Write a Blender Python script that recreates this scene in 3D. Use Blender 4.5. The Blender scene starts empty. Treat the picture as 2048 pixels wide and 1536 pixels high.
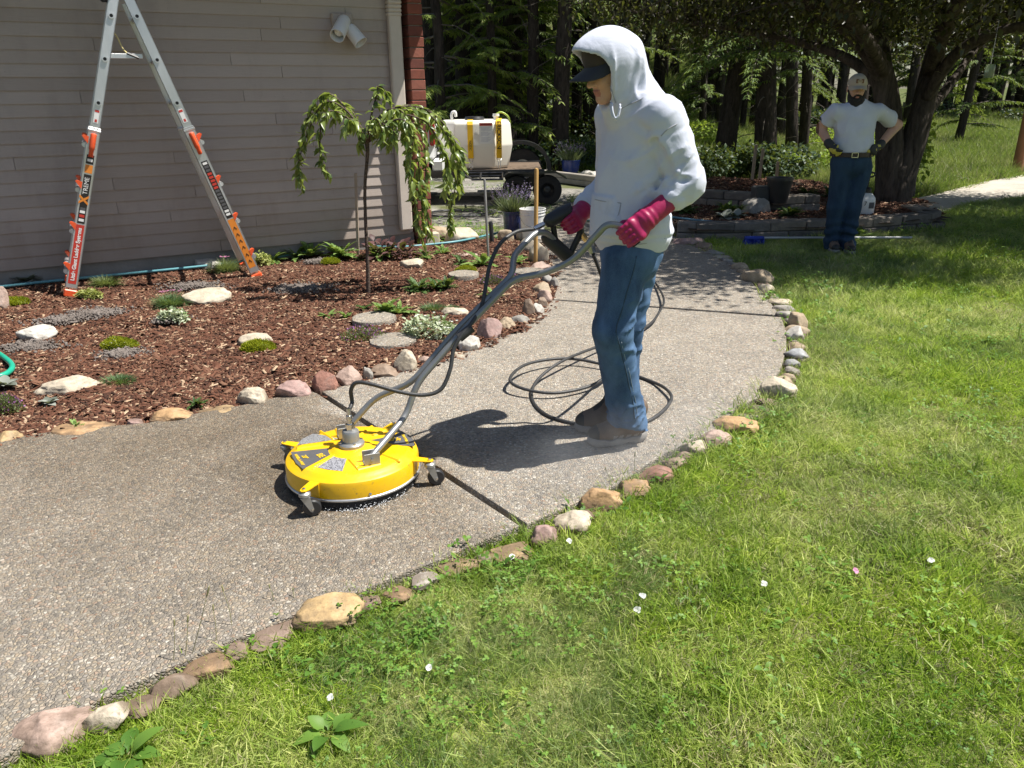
import bpy, bmesh, math, random
import numpy as np
from mathutils import Vector, Matrix

random.seed(7)
RS = np.random.RandomState(11)
scene = bpy.context.scene
COL = scene.collection

# ------------------------------------------------------------------ camera, world, sun, exposure
CAM_H, FPX = 1.47, 1540.0
PITCH = math.atan(573 / 1540)
cam_d = bpy.data.cameras.new('camera')
cam = bpy.data.objects.new('camera', cam_d)
COL.objects.link(cam)
cam_d.sensor_width = 36.0
cam_d.lens = 36.0 * FPX / 2048
cam_d.clip_start, cam_d.clip_end = 0.05, 600
CAM_R = Matrix.Rotation(math.pi / 2 - PITCH, 4, 'X') @ Matrix.Rotation(math.radians(-0.7), 4, 'Z')
cam.matrix_world = Matrix.Translation((0, 0, CAM_H)) @ CAM_R
scene.camera = cam

SUN_AZ, SUN_EL = math.radians(1), math.radians(62)          # azimuth from +X towards +Y
SUN_V = Vector((math.cos(SUN_AZ) * math.cos(SUN_EL), math.sin(SUN_AZ) * math.cos(SUN_EL), math.sin(SUN_EL)))
world = bpy.data.worlds.new('World')
scene.world = world
world.use_nodes = True
wn = world.node_tree
for n in list(wn.nodes):
    wn.nodes.remove(n)
sky = wn.nodes.new('ShaderNodeTexSky')
sky.sky_type = 'NISHITA'
sky.sun_disc = False
sky.sun_elevation = SUN_EL
sky.sun_rotation = math.pi / 2 - SUN_AZ
bg = wn.nodes.new('ShaderNodeBackground')
bg.inputs['Strength'].default_value = 0.06
wo = wn.nodes.new('ShaderNodeOutputWorld')
wn.links.new(sky.outputs[0], bg.inputs['Color'])
wn.links.new(bg.outputs[0], wo.inputs['Surface'])

sun_d = bpy.data.lights.new('sun', 'SUN')
sun_d.energy = 5.0
sun_d.angle = math.radians(0.53)
sun_d.color = (1.0, 0.955, 0.88)
sun = bpy.data.objects.new('sun', sun_d)
COL.objects.link(sun)
sun.rotation_euler = SUN_V.to_track_quat('Z', 'Y').to_euler()
sun.location = (6, 2, 12)

scene.view_settings.view_transform = 'Standard'
scene.view_settings.look = 'None'
scene.view_settings.exposure = 0.8
scene.view_settings.gamma = 1.0
scene.view_settings.use_curve_mapping = False
scene.render.engine = 'CYCLES'
scene.cycles.max_bounces = 6
scene.cycles.diffuse_bounces = 3
scene.cycles.glossy_bounces = 3
scene.cycles.transmission_bounces = 4
scene.cycles.transparent_max_bounces = 6
scene.cycles.sample_clamp_indirect = 6.0
scene.cycles.use_denoising = True
scene.cycles.volume_max_steps = 64

# ------------------------------------------------------------------ measuring helpers (photo pixel -> place on the ground)
R3 = np.array(CAM_R.to_3x3())
EYE = np.array([0, 0, CAM_H])


def ray(u, v):
    return R3 @ np.array([(u - 1024) / FPX, -(v - 768) / FPX, -1.0])


def G(u, v, z=0.0):
    """the point at height z that the photograph shows at pixel (u, v)"""
    d = ray(u, v)
    return EYE + d * ((z - CAM_H) / d[2])


def P(u, v, y):
    """the point at distance y that the photograph shows at pixel (u, v)"""
    d = ray(u, v)
    return EYE + d * (y / d[1])


def mpp(p):
    """metres per photo pixel at a point"""
    q = R3.T @ (np.array(p) - EYE)
    return -q[2] / FPX


def to_px(p):
    q = (np.atleast_2d(p) - EYE) @ R3
    return np.stack([1024 + FPX * q[:, 0] / -q[:, 2], 768 - FPX * q[:, 1] / -q[:, 2]], 1)


def ridge(p, scale, seed=0):
    """creases: thin ridges where the noise crosses zero"""
    n = fbm(p, scale, seed, 2)
    return (1 - np.clip(np.abs(n) * 2.2, 0, 1)) ** 2


def sstep(a, b, x):
    t = np.clip((np.asarray(x, float) - a) / (b - a), 0, 1)
    return t * t * (3 - 2 * t)


def hill(x, y):
    """height of the land behind the yard"""
    x, y = np.asarray(x, float), np.asarray(y, float)
    r = x / np.maximum(y, 1)
    left = 0.115 * np.maximum(0, y - 17.5) ** 1.05
    right = 0.012 * np.maximum(0, y - 26)
    k = sstep(0.13, 0.36, r)
    return left * (1 - k) + right * k


# ------------------------------------------------------------------ noise
def _hash(ix, iy, iz, seed):
    h = (ix * 374761393 + iy * 668265263 + iz * 2147483647 + seed * 1274126177) & 0xFFFFFFFF
    h = ((h ^ (h >> 13)) * 1274126177) & 0xFFFFFFFF
    return ((h ^ (h >> 16)) & 0xFFFF) / 65535.0 * 2 - 1


def vnoise(p, scale=1.0, seed=0):
    p = np.asarray(p, float) * scale
    i = np.floor(p).astype(np.int64)
    f = p - i
    f = f * f * (3 - 2 * f)
    out = 0
    for dx in (0, 1):
        wx = f[..., 0] if dx else 1 - f[..., 0]
        for dy in (0, 1):
            wy = f[..., 1] if dy else 1 - f[..., 1]
            for dz in (0, 1):
                wz = f[..., 2] if dz else 1 - f[..., 2]
                out = out + wx * wy * wz * _hash(i[..., 0] + dx, i[..., 1] + dy, i[..., 2] + dz, seed)
    return out


NEAR = [None]                                   # when set, grid noise is only worked out near the surface


def fbm(p, scale=1.0, seed=0, oct=3):
    if NEAR[0] is not None and np.ndim(p) == 4 and p.shape[:3] == NEAR[0].shape:
        out = np.zeros(p.shape[:3])
        m, NEAR[0] = NEAR[0], None
        out[m] = fbm(p[m], scale, seed, oct)
        NEAR[0] = m
        return out
    a, s, o = 1.0, scale, 0
    for k in range(oct):
        o = o + a * vnoise(p, s, seed + k * 17)
        a *= 0.5
        s *= 2.03
    return o


# ------------------------------------------------------------------ objects
def tag(o, label=None, cat=None, group=None, kind=None):
    if label:
        o['label'] = label
    if cat:
        o['category'] = cat
    if group:
        o['group'] = group
    if kind:
        o['kind'] = kind
    return o


def empty(name, loc, label=None, cat=None, group=None, rz=0.0):
    o = bpy.data.objects.new(name, None)
    COL.objects.link(o)
    o.location = Vector(loc)
    o.rotation_euler = (0, 0, rz)
    o.empty_display_size = 0.1
    return tag(o, label, cat, group)


def place(name, me, mat=None, parent=None, loc=None, rot=None, scale=None):
    """link a mesh as one object; with a parent the given place is in the parent's own frame"""
    o = bpy.data.objects.new(name, me)
    COL.objects.link(o)
    if mat is not None and not me.materials:
        me.materials.append(mat)
    if parent is not None:
        o.parent = parent
    if loc is not None:
        o.location = Vector(loc)
    if rot is not None:
        o.rotation_euler = rot
    if scale is not None:
        o.scale = scale if hasattr(scale, '__len__') else (scale,) * 3
    return o


def mesh_np(name, V, F, smooth=False, attrs=None, mats=None, midx=None):
    """mesh from a vertex array and either an (n,k) face array or a list of such arrays"""
    me = bpy.data.meshes.new(name)
    V = np.ascontiguousarray(V, np.float32)
    Fs = F if isinstance(F, list) else [F]
    Fs = [np.asarray(f, np.int32) for f in Fs if len(f)]
    me.vertices.add(len(V))
    me.vertices.foreach_set('co', V.ravel())
    nl = sum(f.size for f in Fs)
    nf = sum(len(f) for f in Fs)
    me.loops.add(nl)
    me.polygons.add(nf)
    me.loops.foreach_set('vertex_index', np.concatenate([f.ravel() for f in Fs]))
    tot = np.concatenate([np.full(len(f), f.shape[1], np.int32) for f in Fs])
    start = np.concatenate([[0], np.cumsum(tot)[:-1]]).astype(np.int32)
    me.polygons.foreach_set('loop_start', start)
    me.polygons.foreach_set('loop_total', tot)
    if smooth:
        me.polygons.foreach_set('use_smooth', np.ones(nf, bool))
    if midx is not None:
        me.polygons.foreach_set('material_index', np.asarray(midx, np.int32))
    for k, a in (attrs or {}).items():
        at = me.attributes.new(k, 'FLOAT', 'POINT')
        at.data.foreach_set('value', np.ascontiguousarray(a, np.float32))
    for m in (mats or []):
        me.materials.append(m)
    me.update(calc_edges=True)
    return me


class MB:
    """collects shapes into one mesh"""

    def __init__(s):
        s.v, s.f, s.n = [], [], 0

    def add(s, V, F):
        V = np.asarray(V, float)
        s.v.append(V)
        for f in F:
            s.f.append([int(i) + s.n for i in f])
        s.n += len(V)
        return s

    def box(s, c, size, R=None, bev=0.0):
        hx, hy, hz = [q / 2 for q in size]
        V = np.array([[x, y, z] for z in (-hz, hz) for y in (-hy, hy) for x in (-hx, hx)])
        if R is not None:
            V = V @ np.array(R).T
        return s.add(V + np.array(c), [(0, 2, 3, 1), (4, 5, 7, 6), (0, 1, 5, 4), (2, 6, 7, 3), (0, 4, 6, 2), (1, 3, 7, 5)])

    def cbox(s, c, size, b=0.004, R=None):
        """box with chamfered edges"""
        hx, hy, hz = [q / 2 for q in size]
        V = []
        for z in (-1, 1):
            for y in (-1, 1):
                for x in (-1, 1):
                    V += [(x * (hx - b), y * (hy - b), z * hz), (x * (hx - b), y * hy, z * (hz - b)), (x * hx, y * (hy - b), z * (hz - b))]
        V = np.array(V)
        id_ = lambda x, y, z, k: ((z > 0) * 4 + (y > 0) * 2 + (x > 0)) * 3 + k
        F = []
        for sgn in (-1, 1):
            F.append([id_(-1, -1, sgn, 0), id_(1, -1, sgn, 0), id_(1, 1, sgn, 0), id_(-1, 1, sgn, 0)][::sgn])
            F.append([id_(-1, sgn, -1, 1), id_(-1, sgn, 1, 1), id_(1, sgn, 1, 1), id_(1, sgn, -1, 1)][::sgn])
            F.append([id_(sgn, -1, -1, 2), id_(sgn, 1, -1, 2), id_(sgn, 1, 1, 2), id_(sgn, -1, 1, 2)][::sgn])
            for t in (-1, 1):
                F.append([id_(-1, sgn, t, 0), id_(1, sgn, t, 0), id_(1, sgn, t, 1), id_(-1, sgn, t, 1)])
                F.append([id_(sgn, -1, t, 0), id_(sgn, 1, t, 0), id_(sgn, 1, t, 2), id_(sgn, -1, t, 2)])
                F.append([id_(sgn, t, -1, 1), id_(sgn, t, 1, 1), id_(sgn, t, 1, 2), id_(sgn, t, -1, 2)])
                for q in (-1, 1):
                    F.append([id_(sgn, t, q, 0), id_(sgn, t, q, 1), id_(sgn, t, q, 2)])
        if R is not None:
            V = V @ np.array(R).T
        return s.add(V + np.array(c), F)

    def tube(s, pts, r, n=8, cap=True):
        V, F = tube_np(pts, r, n, cap)
        return s.add(V, F)

    def lathe(s, prof, n=24, c=(0, 0, 0), R=None, close=True):
        """profile of (radius, height)"""
        V, F = [], []
        m = len(prof)
        for k in range(n):
            a = 2 * math.pi * k / n
            for r, z in prof:
                V.append((r * math.cos(a), r * math.sin(a), z))
        for k in range(n):
            for j in range(m - 1):
                a0, a1 = k * m + j, ((k + 1) % n) * m + j
                F.append((a0, a1, a1 + 1, a0 + 1))
        if close:
            if prof[0][0] > 1e-6:
                F.append([k * m for k in range(n)][::-1])
            if prof[-1][0] > 1e-6:
                F.append([k * m + m - 1 for k in range(n)])
        V = np.array(V)
        if R is not None:
            V = V @ np.array(R).T
        return s.add(V + np.array(c), F)

    def prism(s, poly, z0, z1, R=None, c=(0, 0, 0)):
        n = len(poly)
        V = np.array([(x, y, z0) for x, y in poly] + [(x, y, z1) for x, y in poly], float)
        F = [list(range(n))[::-1], list(range(n, 2 * n))] + [(k, (k + 1) % n, n + (k + 1) % n, n + k) for k in range(n)]
        if R is not None:
            V = V @ np.array(R).T
        return s.add(V + np.array(c), F)

    def mesh(s, name, smooth=False, angle=None):
        me = bpy.data.meshes.new(name)
        V = np.concatenate(s.v) if s.v else np.zeros((0, 3))
        me.from_pydata(V.tolist(), [], s.f)
        bm = bmesh.new()
        bm.from_mesh(me)
        bmesh.ops.recalc_face_normals(bm, faces=bm.faces)
        if angle is not None:
            for e in bm.edges:
                if len(e.link_faces) == 2 and e.calc_face_angle(0) > math.radians(angle):
                    e.smooth = False
            smooth = True
        for f in bm.faces:
            f.smooth = smooth
        bm.to_mesh(me)
        bm.free()
        return me

    def build(s, name, mat, parent=None, smooth=False, angle=None, **k):
        return place(name, s.mesh(name, smooth, angle), mat, parent, **k)


def tube_np(pts, r, n=8, cap=True):
    pts = np.asarray(pts, float)
    m = len(pts)
    r = np.full(m, r) if np.isscalar(r) else np.asarray(r, float)
    T = np.gradient(pts, axis=0)
    T /= np.linalg.norm(T, axis=1)[:, None] + 1e-12
    a = np.array([0, 0, 1.0]) if abs(T[0][2]) < 0.9 else np.array([1.0, 0, 0])
    N = np.cross(T[0], a)
    N /= np.linalg.norm(N)
    V = []
    ang = np.arange(n) * 2 * math.pi / n
    for k in range(m):
        N = N - T[k] * N.dot(T[k])
        N /= np.linalg.norm(N) + 1e-12
        B = np.cross(T[k], N)
        V.append(pts[k] + r[k] * (np.cos(ang)[:, None] * N + np.sin(ang)[:, None] * B))
    V = np.concatenate(V)
    F = []
    for k in range(m - 1):
        for j in range(n):
            a0, a1 = k * n + j, k * n + (j + 1) % n
            F.append((a0, a1, a1 + n, a0 + n))
    if cap:
        F.append(list(range(n))[::-1])
        F.append(list(range((m - 1) * n, m * n)))
    return V, F


def spline(pts, per=8):
    """Catmull-Rom through the points"""
    p = np.asarray(pts, float)
    p = np.vstack([2 * p[0] - p[1], p, 2 * p[-1] - p[-2]])
    out = []
    for i in range(1, len(p) - 2):
        t = np.linspace(0, 1, per, endpoint=False)[:, None]
        a, b, c, d = p[i - 1], p[i], p[i + 1], p[i + 2]
        out.append(0.5 * (2 * b + (c - a) * t + (2 * a - 5 * b + 4 * c - d) * t ** 2 + (3 * b - a - 3 * c + d) * t ** 3))
    out.append(p[-2][None])
    return np.concatenate(out)


def fillet(pts, rad=0.06, per=6):
    """polyline with rounded bends"""
    p = [np.asarray(q, float) for q in pts]
    out = [p[0]]
    for i in range(1, len(p) - 1):
        a, b, c = p[i - 1], p[i], p[i + 1]
        la, lc = np.linalg.norm(a - b), np.linalg.norm(c - b)
        r = min(rad, la * 0.45, lc * 0.45)
        s, e = b + (a - b) / la * r, b + (c - b) / lc * r
        for t in np.linspace(0, 1, per):
            out.append((1 - t) ** 2 * s + 2 * t * (1 - t) * b + t * t * e)
    out.append(p[-1])
    return np.array(out)


def frame(z, x=(1, 0, 0)):
    """rotation whose third axis is z and whose first leans towards x"""
    z = np.asarray(z, float)
    z = z / np.linalg.norm(z)
    x = np.asarray(x, float)
    x = x - z * x.dot(z)
    x /= np.linalg.norm(x)
    return np.stack([x, np.cross(z, x), z], 1)


# ------------------------------------------------------------------ materials
class NT:
    def __init__(s, name):
        s.m = bpy.data.materials.new(name)
        s.m.use_nodes = True
        s.t = s.m.node_tree
        for n in list(s.t.nodes):
            s.t.nodes.remove(n)
        s.out = s.n('ShaderNodeOutputMaterial')

    def n(s, typ, **k):
        o = s.t.nodes.new(typ)
        for a, b in k.items():
            if a in ('ins',):
                for q, w in b.items():
                    s.set(o.inputs[q], w)
            else:
                setattr(o, a, b)
        return o

    def set(s, inp, w):
        if isinstance(w, bpy.types.NodeSocket):
            s.t.links.new(w, inp)
        elif isinstance(w, bpy.types.Node):
            s.t.links.new(w.outputs[0], inp)
        else:
            if hasattr(w, '__len__') and len(w) == 3 and inp.type == 'RGBA':
                w = (*w, 1)
            inp.default_value = w

    def pos(s, obj=False):
        if obj:
            return s.n('ShaderNodeTexCoord').outputs['Object']
        return s.n('ShaderNodeNewGeometry').outputs['Position']

    def noise(s, vec, scale, detail=3, rough=0.55, dist=0.0):
        return s.n('ShaderNodeTexNoise', ins={'Vector': vec, 'Scale': scale, 'Detail': detail, 'Roughness': rough, 'Distortion': dist}).outputs['Fac']

    def ramp(s, fac, stops, mode='LINEAR'):
        r = s.n('ShaderNodeValToRGB')
        r.color_ramp.interpolation = mode
        e = r.color_ramp.elements
        while len(e) < len(stops):
            e.new(0.5)
        for k, (p, c) in enumerate(stops):
            e[k].position = p
            e[k].color = (*c, 1) if hasattr(c, '__len__') else (c, c, c, 1)
        s.set(r.inputs[0], fac)
        return r.outputs[0]

    def mix(s, fac, a, b, typ='MIX'):
        m = s.n('ShaderNodeMix', data_type='RGBA', blend_type=typ)
        s.set(m.inputs['Factor'], fac)
        s.set(m.inputs[6], a)
        s.set(m.inputs[7], b)
        return m.outputs[2]

    def math(s, op, a, b=0.0, clamp=False):
        m = s.n('ShaderNodeMath', operation=op, use_clamp=clamp)
        s.set(m.inputs[0], a)
        s.set(m.inputs[1], b)
        return m.outputs[0]

    def mapr(s, v, a, b, c=0.0, d=1.0):
        m = s.n('ShaderNodeMapRange', ins={0: v, 1: a, 2: b, 3: c, 4: d})
        return m.outputs[0]

    def attr(s, name):
        return s.n('ShaderNodeAttribute', attribute_name=name).outputs['Fac']

    def vscale(s, vec, sc):
        m = s.n('ShaderNodeMapping')
        s.set(m.inputs['Vector'], vec)
        m.inputs['Scale'].default_value = sc
        return m.outputs[0]

    def bump(s, h, strength=0.3, dist=0.01):
        return s.n('ShaderNodeBump', ins={'Height': h, 'Strength': strength, 'Distance': dist}).outputs[0]

    def bsdf(s, color, rough=0.6, metal=0.0, normal=None, spec=0.5, coat=0.0, **k):
        b = s.n('ShaderNodeBsdfPrincipled', ins={'Base Color': color, 'Roughness': rough, 'Metallic': metal, 'Specular IOR Level': spec, 'Coat Weight': coat})
        if normal is not None:
            s.set(b.inputs['Normal'], normal)
        for q, w in k.items():
            s.set(b.inputs[q.replace('_', ' ')], w)
        return b

    def done(s, sh):
        s.t.links.new(sh.outputs[0] if isinstance(sh, bpy.types.Node) else sh, s.out.inputs['Surface'])
        return s.m


def mul(c, k):
    return tuple(q * k for q in c)


def M(name, c, rough=0.6, var=0.18, scale=8.0, bump=0.15, bscale=60.0, metal=0.0, spec=0.5, coat=0.0, bdist=0.004, obj=False, stretch=None):
    """plain surface with mottled colour, uneven gloss and fine relief"""
    t = NT(name)
    p = t.pos(obj)
    if stretch:
        p = t.vscale(p, stretch)
    n1 = t.noise(p, scale, 4, 0.6)
    n2 = t.noise(p, bscale, 3)
    col = t.ramp(n1, [(0.28, mul(c, 1 - var)), (0.72, tuple(min(1, q * (1 + var)) for q in c))])
    rg = t.mapr(n1, 0.3, 0.7, max(0.05, rough - 0.08), min(1, rough + 0.08))
    nm = t.bump(n2, bump, bdist) if bump else None
    return t.done(t.bsdf(col, rg, metal, nm, spec, coat))


def leaf_mat(name, c_dark, c_light, trans=0.35, rough=0.5, attr='rnd', patch=None, spec=0.3):
    """leaf with thin-sheet translucency; each leaf has its own shade of green"""
    t = NT(name)
    a = t.attr(attr)
    col = t.mix(a, c_dark, c_light)
    if patch:
        n = t.noise(t.pos(), patch[0], 3)
        col = t.mix(t.mapr(n, patch[1], patch[2]), col, patch[3])
    b = t.bsdf(col, rough, spec=spec)
    tr = t.n('ShaderNodeBsdfTranslucent', ins={'Color': t.mix(0.45, col, (0.40, 0.48, 0.05), 'MIX')})
    mx = t.n('ShaderNodeMixShader', ins={0: trans, 1: b.outputs[0], 2: tr.outputs[0]})
    return t.done(mx)


# ------------------------------------------------------------------ smooth solids (distance fields meshed with surface nets)
class SD:
    def __init__(s, lo, hi, h, fine=None):
        """grid of step h; fine = (low corner, high corner, step) is a window of smaller cells"""
        ax = []
        for k in range(3):
            if fine is None:
                ax.append(np.arange(lo[k], hi[k] + h, h))
            else:
                a, b, q = fine[0][k], fine[1][k], fine[2]
                ax.append(np.concatenate([np.arange(lo[k], a - q, h), np.arange(a, b, q), np.arange(b + q * 0.5, hi[k] + h, h)]))
        s.ax = ax
        s.p = np.stack(np.meshgrid(*ax, indexing='ij'), -1)
        s.d = np.full(s.p.shape[:3], 9.0)

    def cap(s, a, b, ra, rb=None):
        rb = ra if rb is None else rb
        a, b = np.asarray(a, float), np.asarray(b, float)
        ab = b - a
        t = np.clip(((s.p - a) @ ab) / (ab @ ab + 1e-12), 0, 1)
        return np.linalg.norm(s.p - a - t[..., None] * ab, axis=-1) - (ra + (rb - ra) * t)

    def ell(s, c, r, R=None):
        q = s.p - np.asarray(c, float)
        if R is not None:
            q = q @ np.asarray(R)
        r = np.asarray(r, float)
        k0 = np.linalg.norm(q / r, axis=-1)
        k1 = np.linalg.norm(q / (r * r), axis=-1)
        return k0 * (k0 - 1) / (k1 + 1e-9)

    def box(s, c, half, R=None, r=0.0):
        q = s.p - np.asarray(c, float)
        if R is not None:
            q = q @ np.asarray(R)
        q = np.abs(q) - (np.asarray(half, float) - r)
        return np.linalg.norm(np.maximum(q, 0), axis=-1) + np.minimum(q.max(-1), 0) - r

    def u(s, d, k=0.02):
        if k <= 0:
            s.d = np.minimum(s.d, d)
        else:
            h = np.maximum(k - np.abs(s.d - d), 0) / k
            s.d = np.minimum(s.d, d) - h * h * k * 0.25
        return s

    def cut(s, d, k=0.01):
        h = np.maximum(k - np.abs(s.d + d), 0) / k
        s.d = np.maximum(s.d, -d) + h * h * k * 0.25
        return s

    def near(s, w=0.035):
        NEAR[0] = np.abs(s.d) < w

    def mesh(s, name, **kw):
        NEAR[0] = None
        V, F = surface_nets(s.d, np.zeros(3), 1.0)
        V = np.stack([np.interp(V[:, k], np.arange(len(s.ax[k])), s.ax[k]) for k in range(3)], 1)
        s.V, s.F = V, F
        return mesh_np(name, V, F, smooth=True, **kw)


def surface_nets(d, lo, h):
    ins = d < 0
    nx, ny, nz = d.shape
    c = [ins[i:nx - 1 + i, j:ny - 1 + j, k:nz - 1 + k] for i in (0, 1) for j in (0, 1) for k in (0, 1)]
    s = sum(x.astype(np.int8) for x in c)
    act = (s > 0) & (s < 8)
    idx = np.full(act.shape, -1, np.int64)
    cells = np.argwhere(act)
    idx[act] = np.arange(len(cells))
    acc = np.zeros((len(cells), 3))
    cnt = np.zeros(len(cells))
    corners = [(i, j, k) for i in (0, 1) for j in (0, 1) for k in (0, 1)]
    for a in corners:
        for ax in range(3):
            if a[ax]:
                continue
            b = list(a)
            b[ax] = 1
            va = d[cells[:, 0] + a[0], cells[:, 1] + a[1], cells[:, 2] + a[2]]
            vb = d[cells[:, 0] + b[0], cells[:, 1] + b[1], cells[:, 2] + b[2]]
            m = (va < 0) != (vb < 0)
            t = va[m] / (va[m] - vb[m])
            pt = np.tile(np.array(a, float), (m.sum(), 1))
            pt[:, ax] += t
            acc[m] += pt
            cnt[m] += 1
    V = lo + h * (cells + acc / cnt[:, None])
    Q = []
    for ax in range(3):
        o1, o2 = (ax + 1) % 3, (ax + 2) % 3
        sl0 = [slice(None)] * 3
        sl1 = [slice(None)] * 3
        sl0[ax] = slice(0, -1)
        sl1[ax] = slice(1, None)
        e = ins[tuple(sl0)] != ins[tuple(sl1)]
        flip = ins[tuple(sl0)]
        g = np.argwhere(e)
        ok = (g[:, o1] > 0) & (g[:, o2] > 0) & (g[:, o1] < d.shape[o1] - 1) & (g[:, o2] < d.shape[o2] - 1)
        g = g[ok]
        f = flip[g[:, 0], g[:, 1], g[:, 2]]
        q = []
        for (da, db) in ((0, 0), (1, 0), (1, 1), (0, 1)):
            t = g.copy()
            t[:, o1] -= da
            t[:, o2] -= db
            q.append(idx[t[:, 0], t[:, 1], t[:, 2]])
        q = np.stack(q, 1)
        q[~f] = q[~f][:, ::-1]
        Q.append(q)
    Q = np.concatenate(Q)
    return V, Q[:, ::-1]


# ------------------------------------------------------------------ scattering one uncountable cover
def scatter(name, pts, rot, scl, pick, meshes, kind='stuff'):
    """one object that repeats small tuft meshes over given points (only for grass, chips and the like)"""
    src = bpy.data.collections.new(name + '_tufts')
    for k, m in enumerate(meshes):
        o = bpy.data.objects.new('%s_tuft_%02d' % (name, k), m)
        src.objects.link(o)
    me = bpy.data.meshes.new(name)
    me.vertices.add(len(pts))
    me.vertices.foreach_set('co', np.ascontiguousarray(pts, np.float32).ravel())
    r = np.asarray(rot, np.float32)
    if r.ndim == 1:
        r = np.stack([np.zeros_like(r), np.zeros_like(r), r], 1)
    a = me.attributes.new('rot', 'FLOAT_VECTOR', 'POINT')
    a.data.foreach_set('vector', np.ascontiguousarray(r).ravel())
    a = me.attributes.new('scl', 'FLOAT', 'POINT')
    a.data.foreach_set('value', np.ascontiguousarray(scl, np.float32))
    a = me.attributes.new('pick', 'INT', 'POINT')
    a.data.foreach_set('value', np.ascontiguousarray(pick, np.int32))
    me.update()
    o = bpy.data.objects.new(name, me)
    COL.objects.link(o)
    g = bpy.data.node_groups.new(name, 'GeometryNodeTree')
    g.interface.new_socket('Geometry', in_out='INPUT', socket_type='NodeSocketGeometry')
    g.interface.new_socket('Geometry', in_out='OUTPUT', socket_type='NodeSocketGeometry')
    N, L = g.nodes, g.links
    gi, go = N.new('NodeGroupInput'), N.new('NodeGroupOutput')
    ci = N.new('GeometryNodeCollectionInfo')
    ci.inputs['Collection'].default_value = src
    ci.inputs['Separate Children'].default_value = True
    ci.inputs['Reset Children'].default_value = True
    ip = N.new('GeometryNodeInstanceOnPoints')
    ip.inputs['Pick Instance'].default_value = True

    def att(nm, ty):
        n = N.new('GeometryNodeInputNamedAttribute')
        n.data_type = ty
        n.inputs['Name'].default_value = nm
        return n.outputs['Attribute']
    L.new(gi.outputs[0], ip.inputs['Points'])
    L.new(ci.outputs[0], ip.inputs['Instance'])
    L.new(att('pick', 'INT'), ip.inputs['Instance Index'])
    L.new(att('rot', 'FLOAT_VECTOR'), ip.inputs['Rotation'])
    L.new(att('scl', 'FLOAT'), ip.inputs['Scale'])
    L.new(ip.outputs[0], go.inputs[0])
    md = o.modifiers.new('scatter', 'NODES')
    md.node_group = g
    o['kind'] = kind
    return o


def in_poly(x, y, poly):
    x, y = np.asarray(x), np.asarray(y)
    c = np.zeros(x.shape, bool)
    n = len(poly)
    j = n - 1
    for i in range(n):
        xi, yi = poly[i][:2]
        xj, yj = poly[j][:2]
        c ^= ((yi > y) != (yj > y)) & (x < (xj - xi) * (y - yi) / (yj - yi + 1e-12) + xi)
        j = i
    return c


def view_mask(pts, pad=60):
    q = to_px(pts)
    return (q[:, 0] > -pad) & (q[:, 0] < 2048 + pad) & (q[:, 1] > -pad) & (q[:, 1] < 1536 + pad)
# ================================================================== the ground
def gp(lst, z=0.0):
    return [tuple(G(u, v, z)[:2]) for u, v in lst]


PATH_R = [(-560, 1900), (-240, 1665), (60, 1478), (164, 1414), (234, 1381), (336, 1336), (414, 1300), (500, 1266), (586, 1230), (660, 1203),
          (719, 1183), (800, 1148), (885, 1116), (960, 1083), (1040, 1051)]
PATH_R2 = [(1054, 1047), (1172, 997), (1237, 968), (1292, 928), (1366, 888), (1444, 849), (1472, 814), (1515, 796), (1530, 772), (1560, 742),
           (1573, 697), (1573, 660), (1562, 634)]
PATH_R3 = [(1559, 630), (1534, 595), (1511, 572), (1484, 546), (1456, 525), (1417, 505), (1378, 484), (1345, 471)]
PATH_L1 = [(-560, 972), (-300, 928), (0, 878), (94, 864), (226, 851), (296, 845), (393, 826), (478, 811), (548, 795), (622, 782), (634, 786)]
PATH_L2 = [(644, 783), (680, 773), (748, 757), (796, 746), (835, 735), (916, 709), (967, 686), (1009, 667), (1035, 654), (1067, 633), (1093, 612), (1106, 600)]
PATH_L3 = [(1107, 598), (1114, 575), (1112, 550), (1104, 530), (1092, 510), (1080, 494), (1072, 478)]
PATH_END = [(1290, 460), (1200, 455), (1110, 458)]


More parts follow.
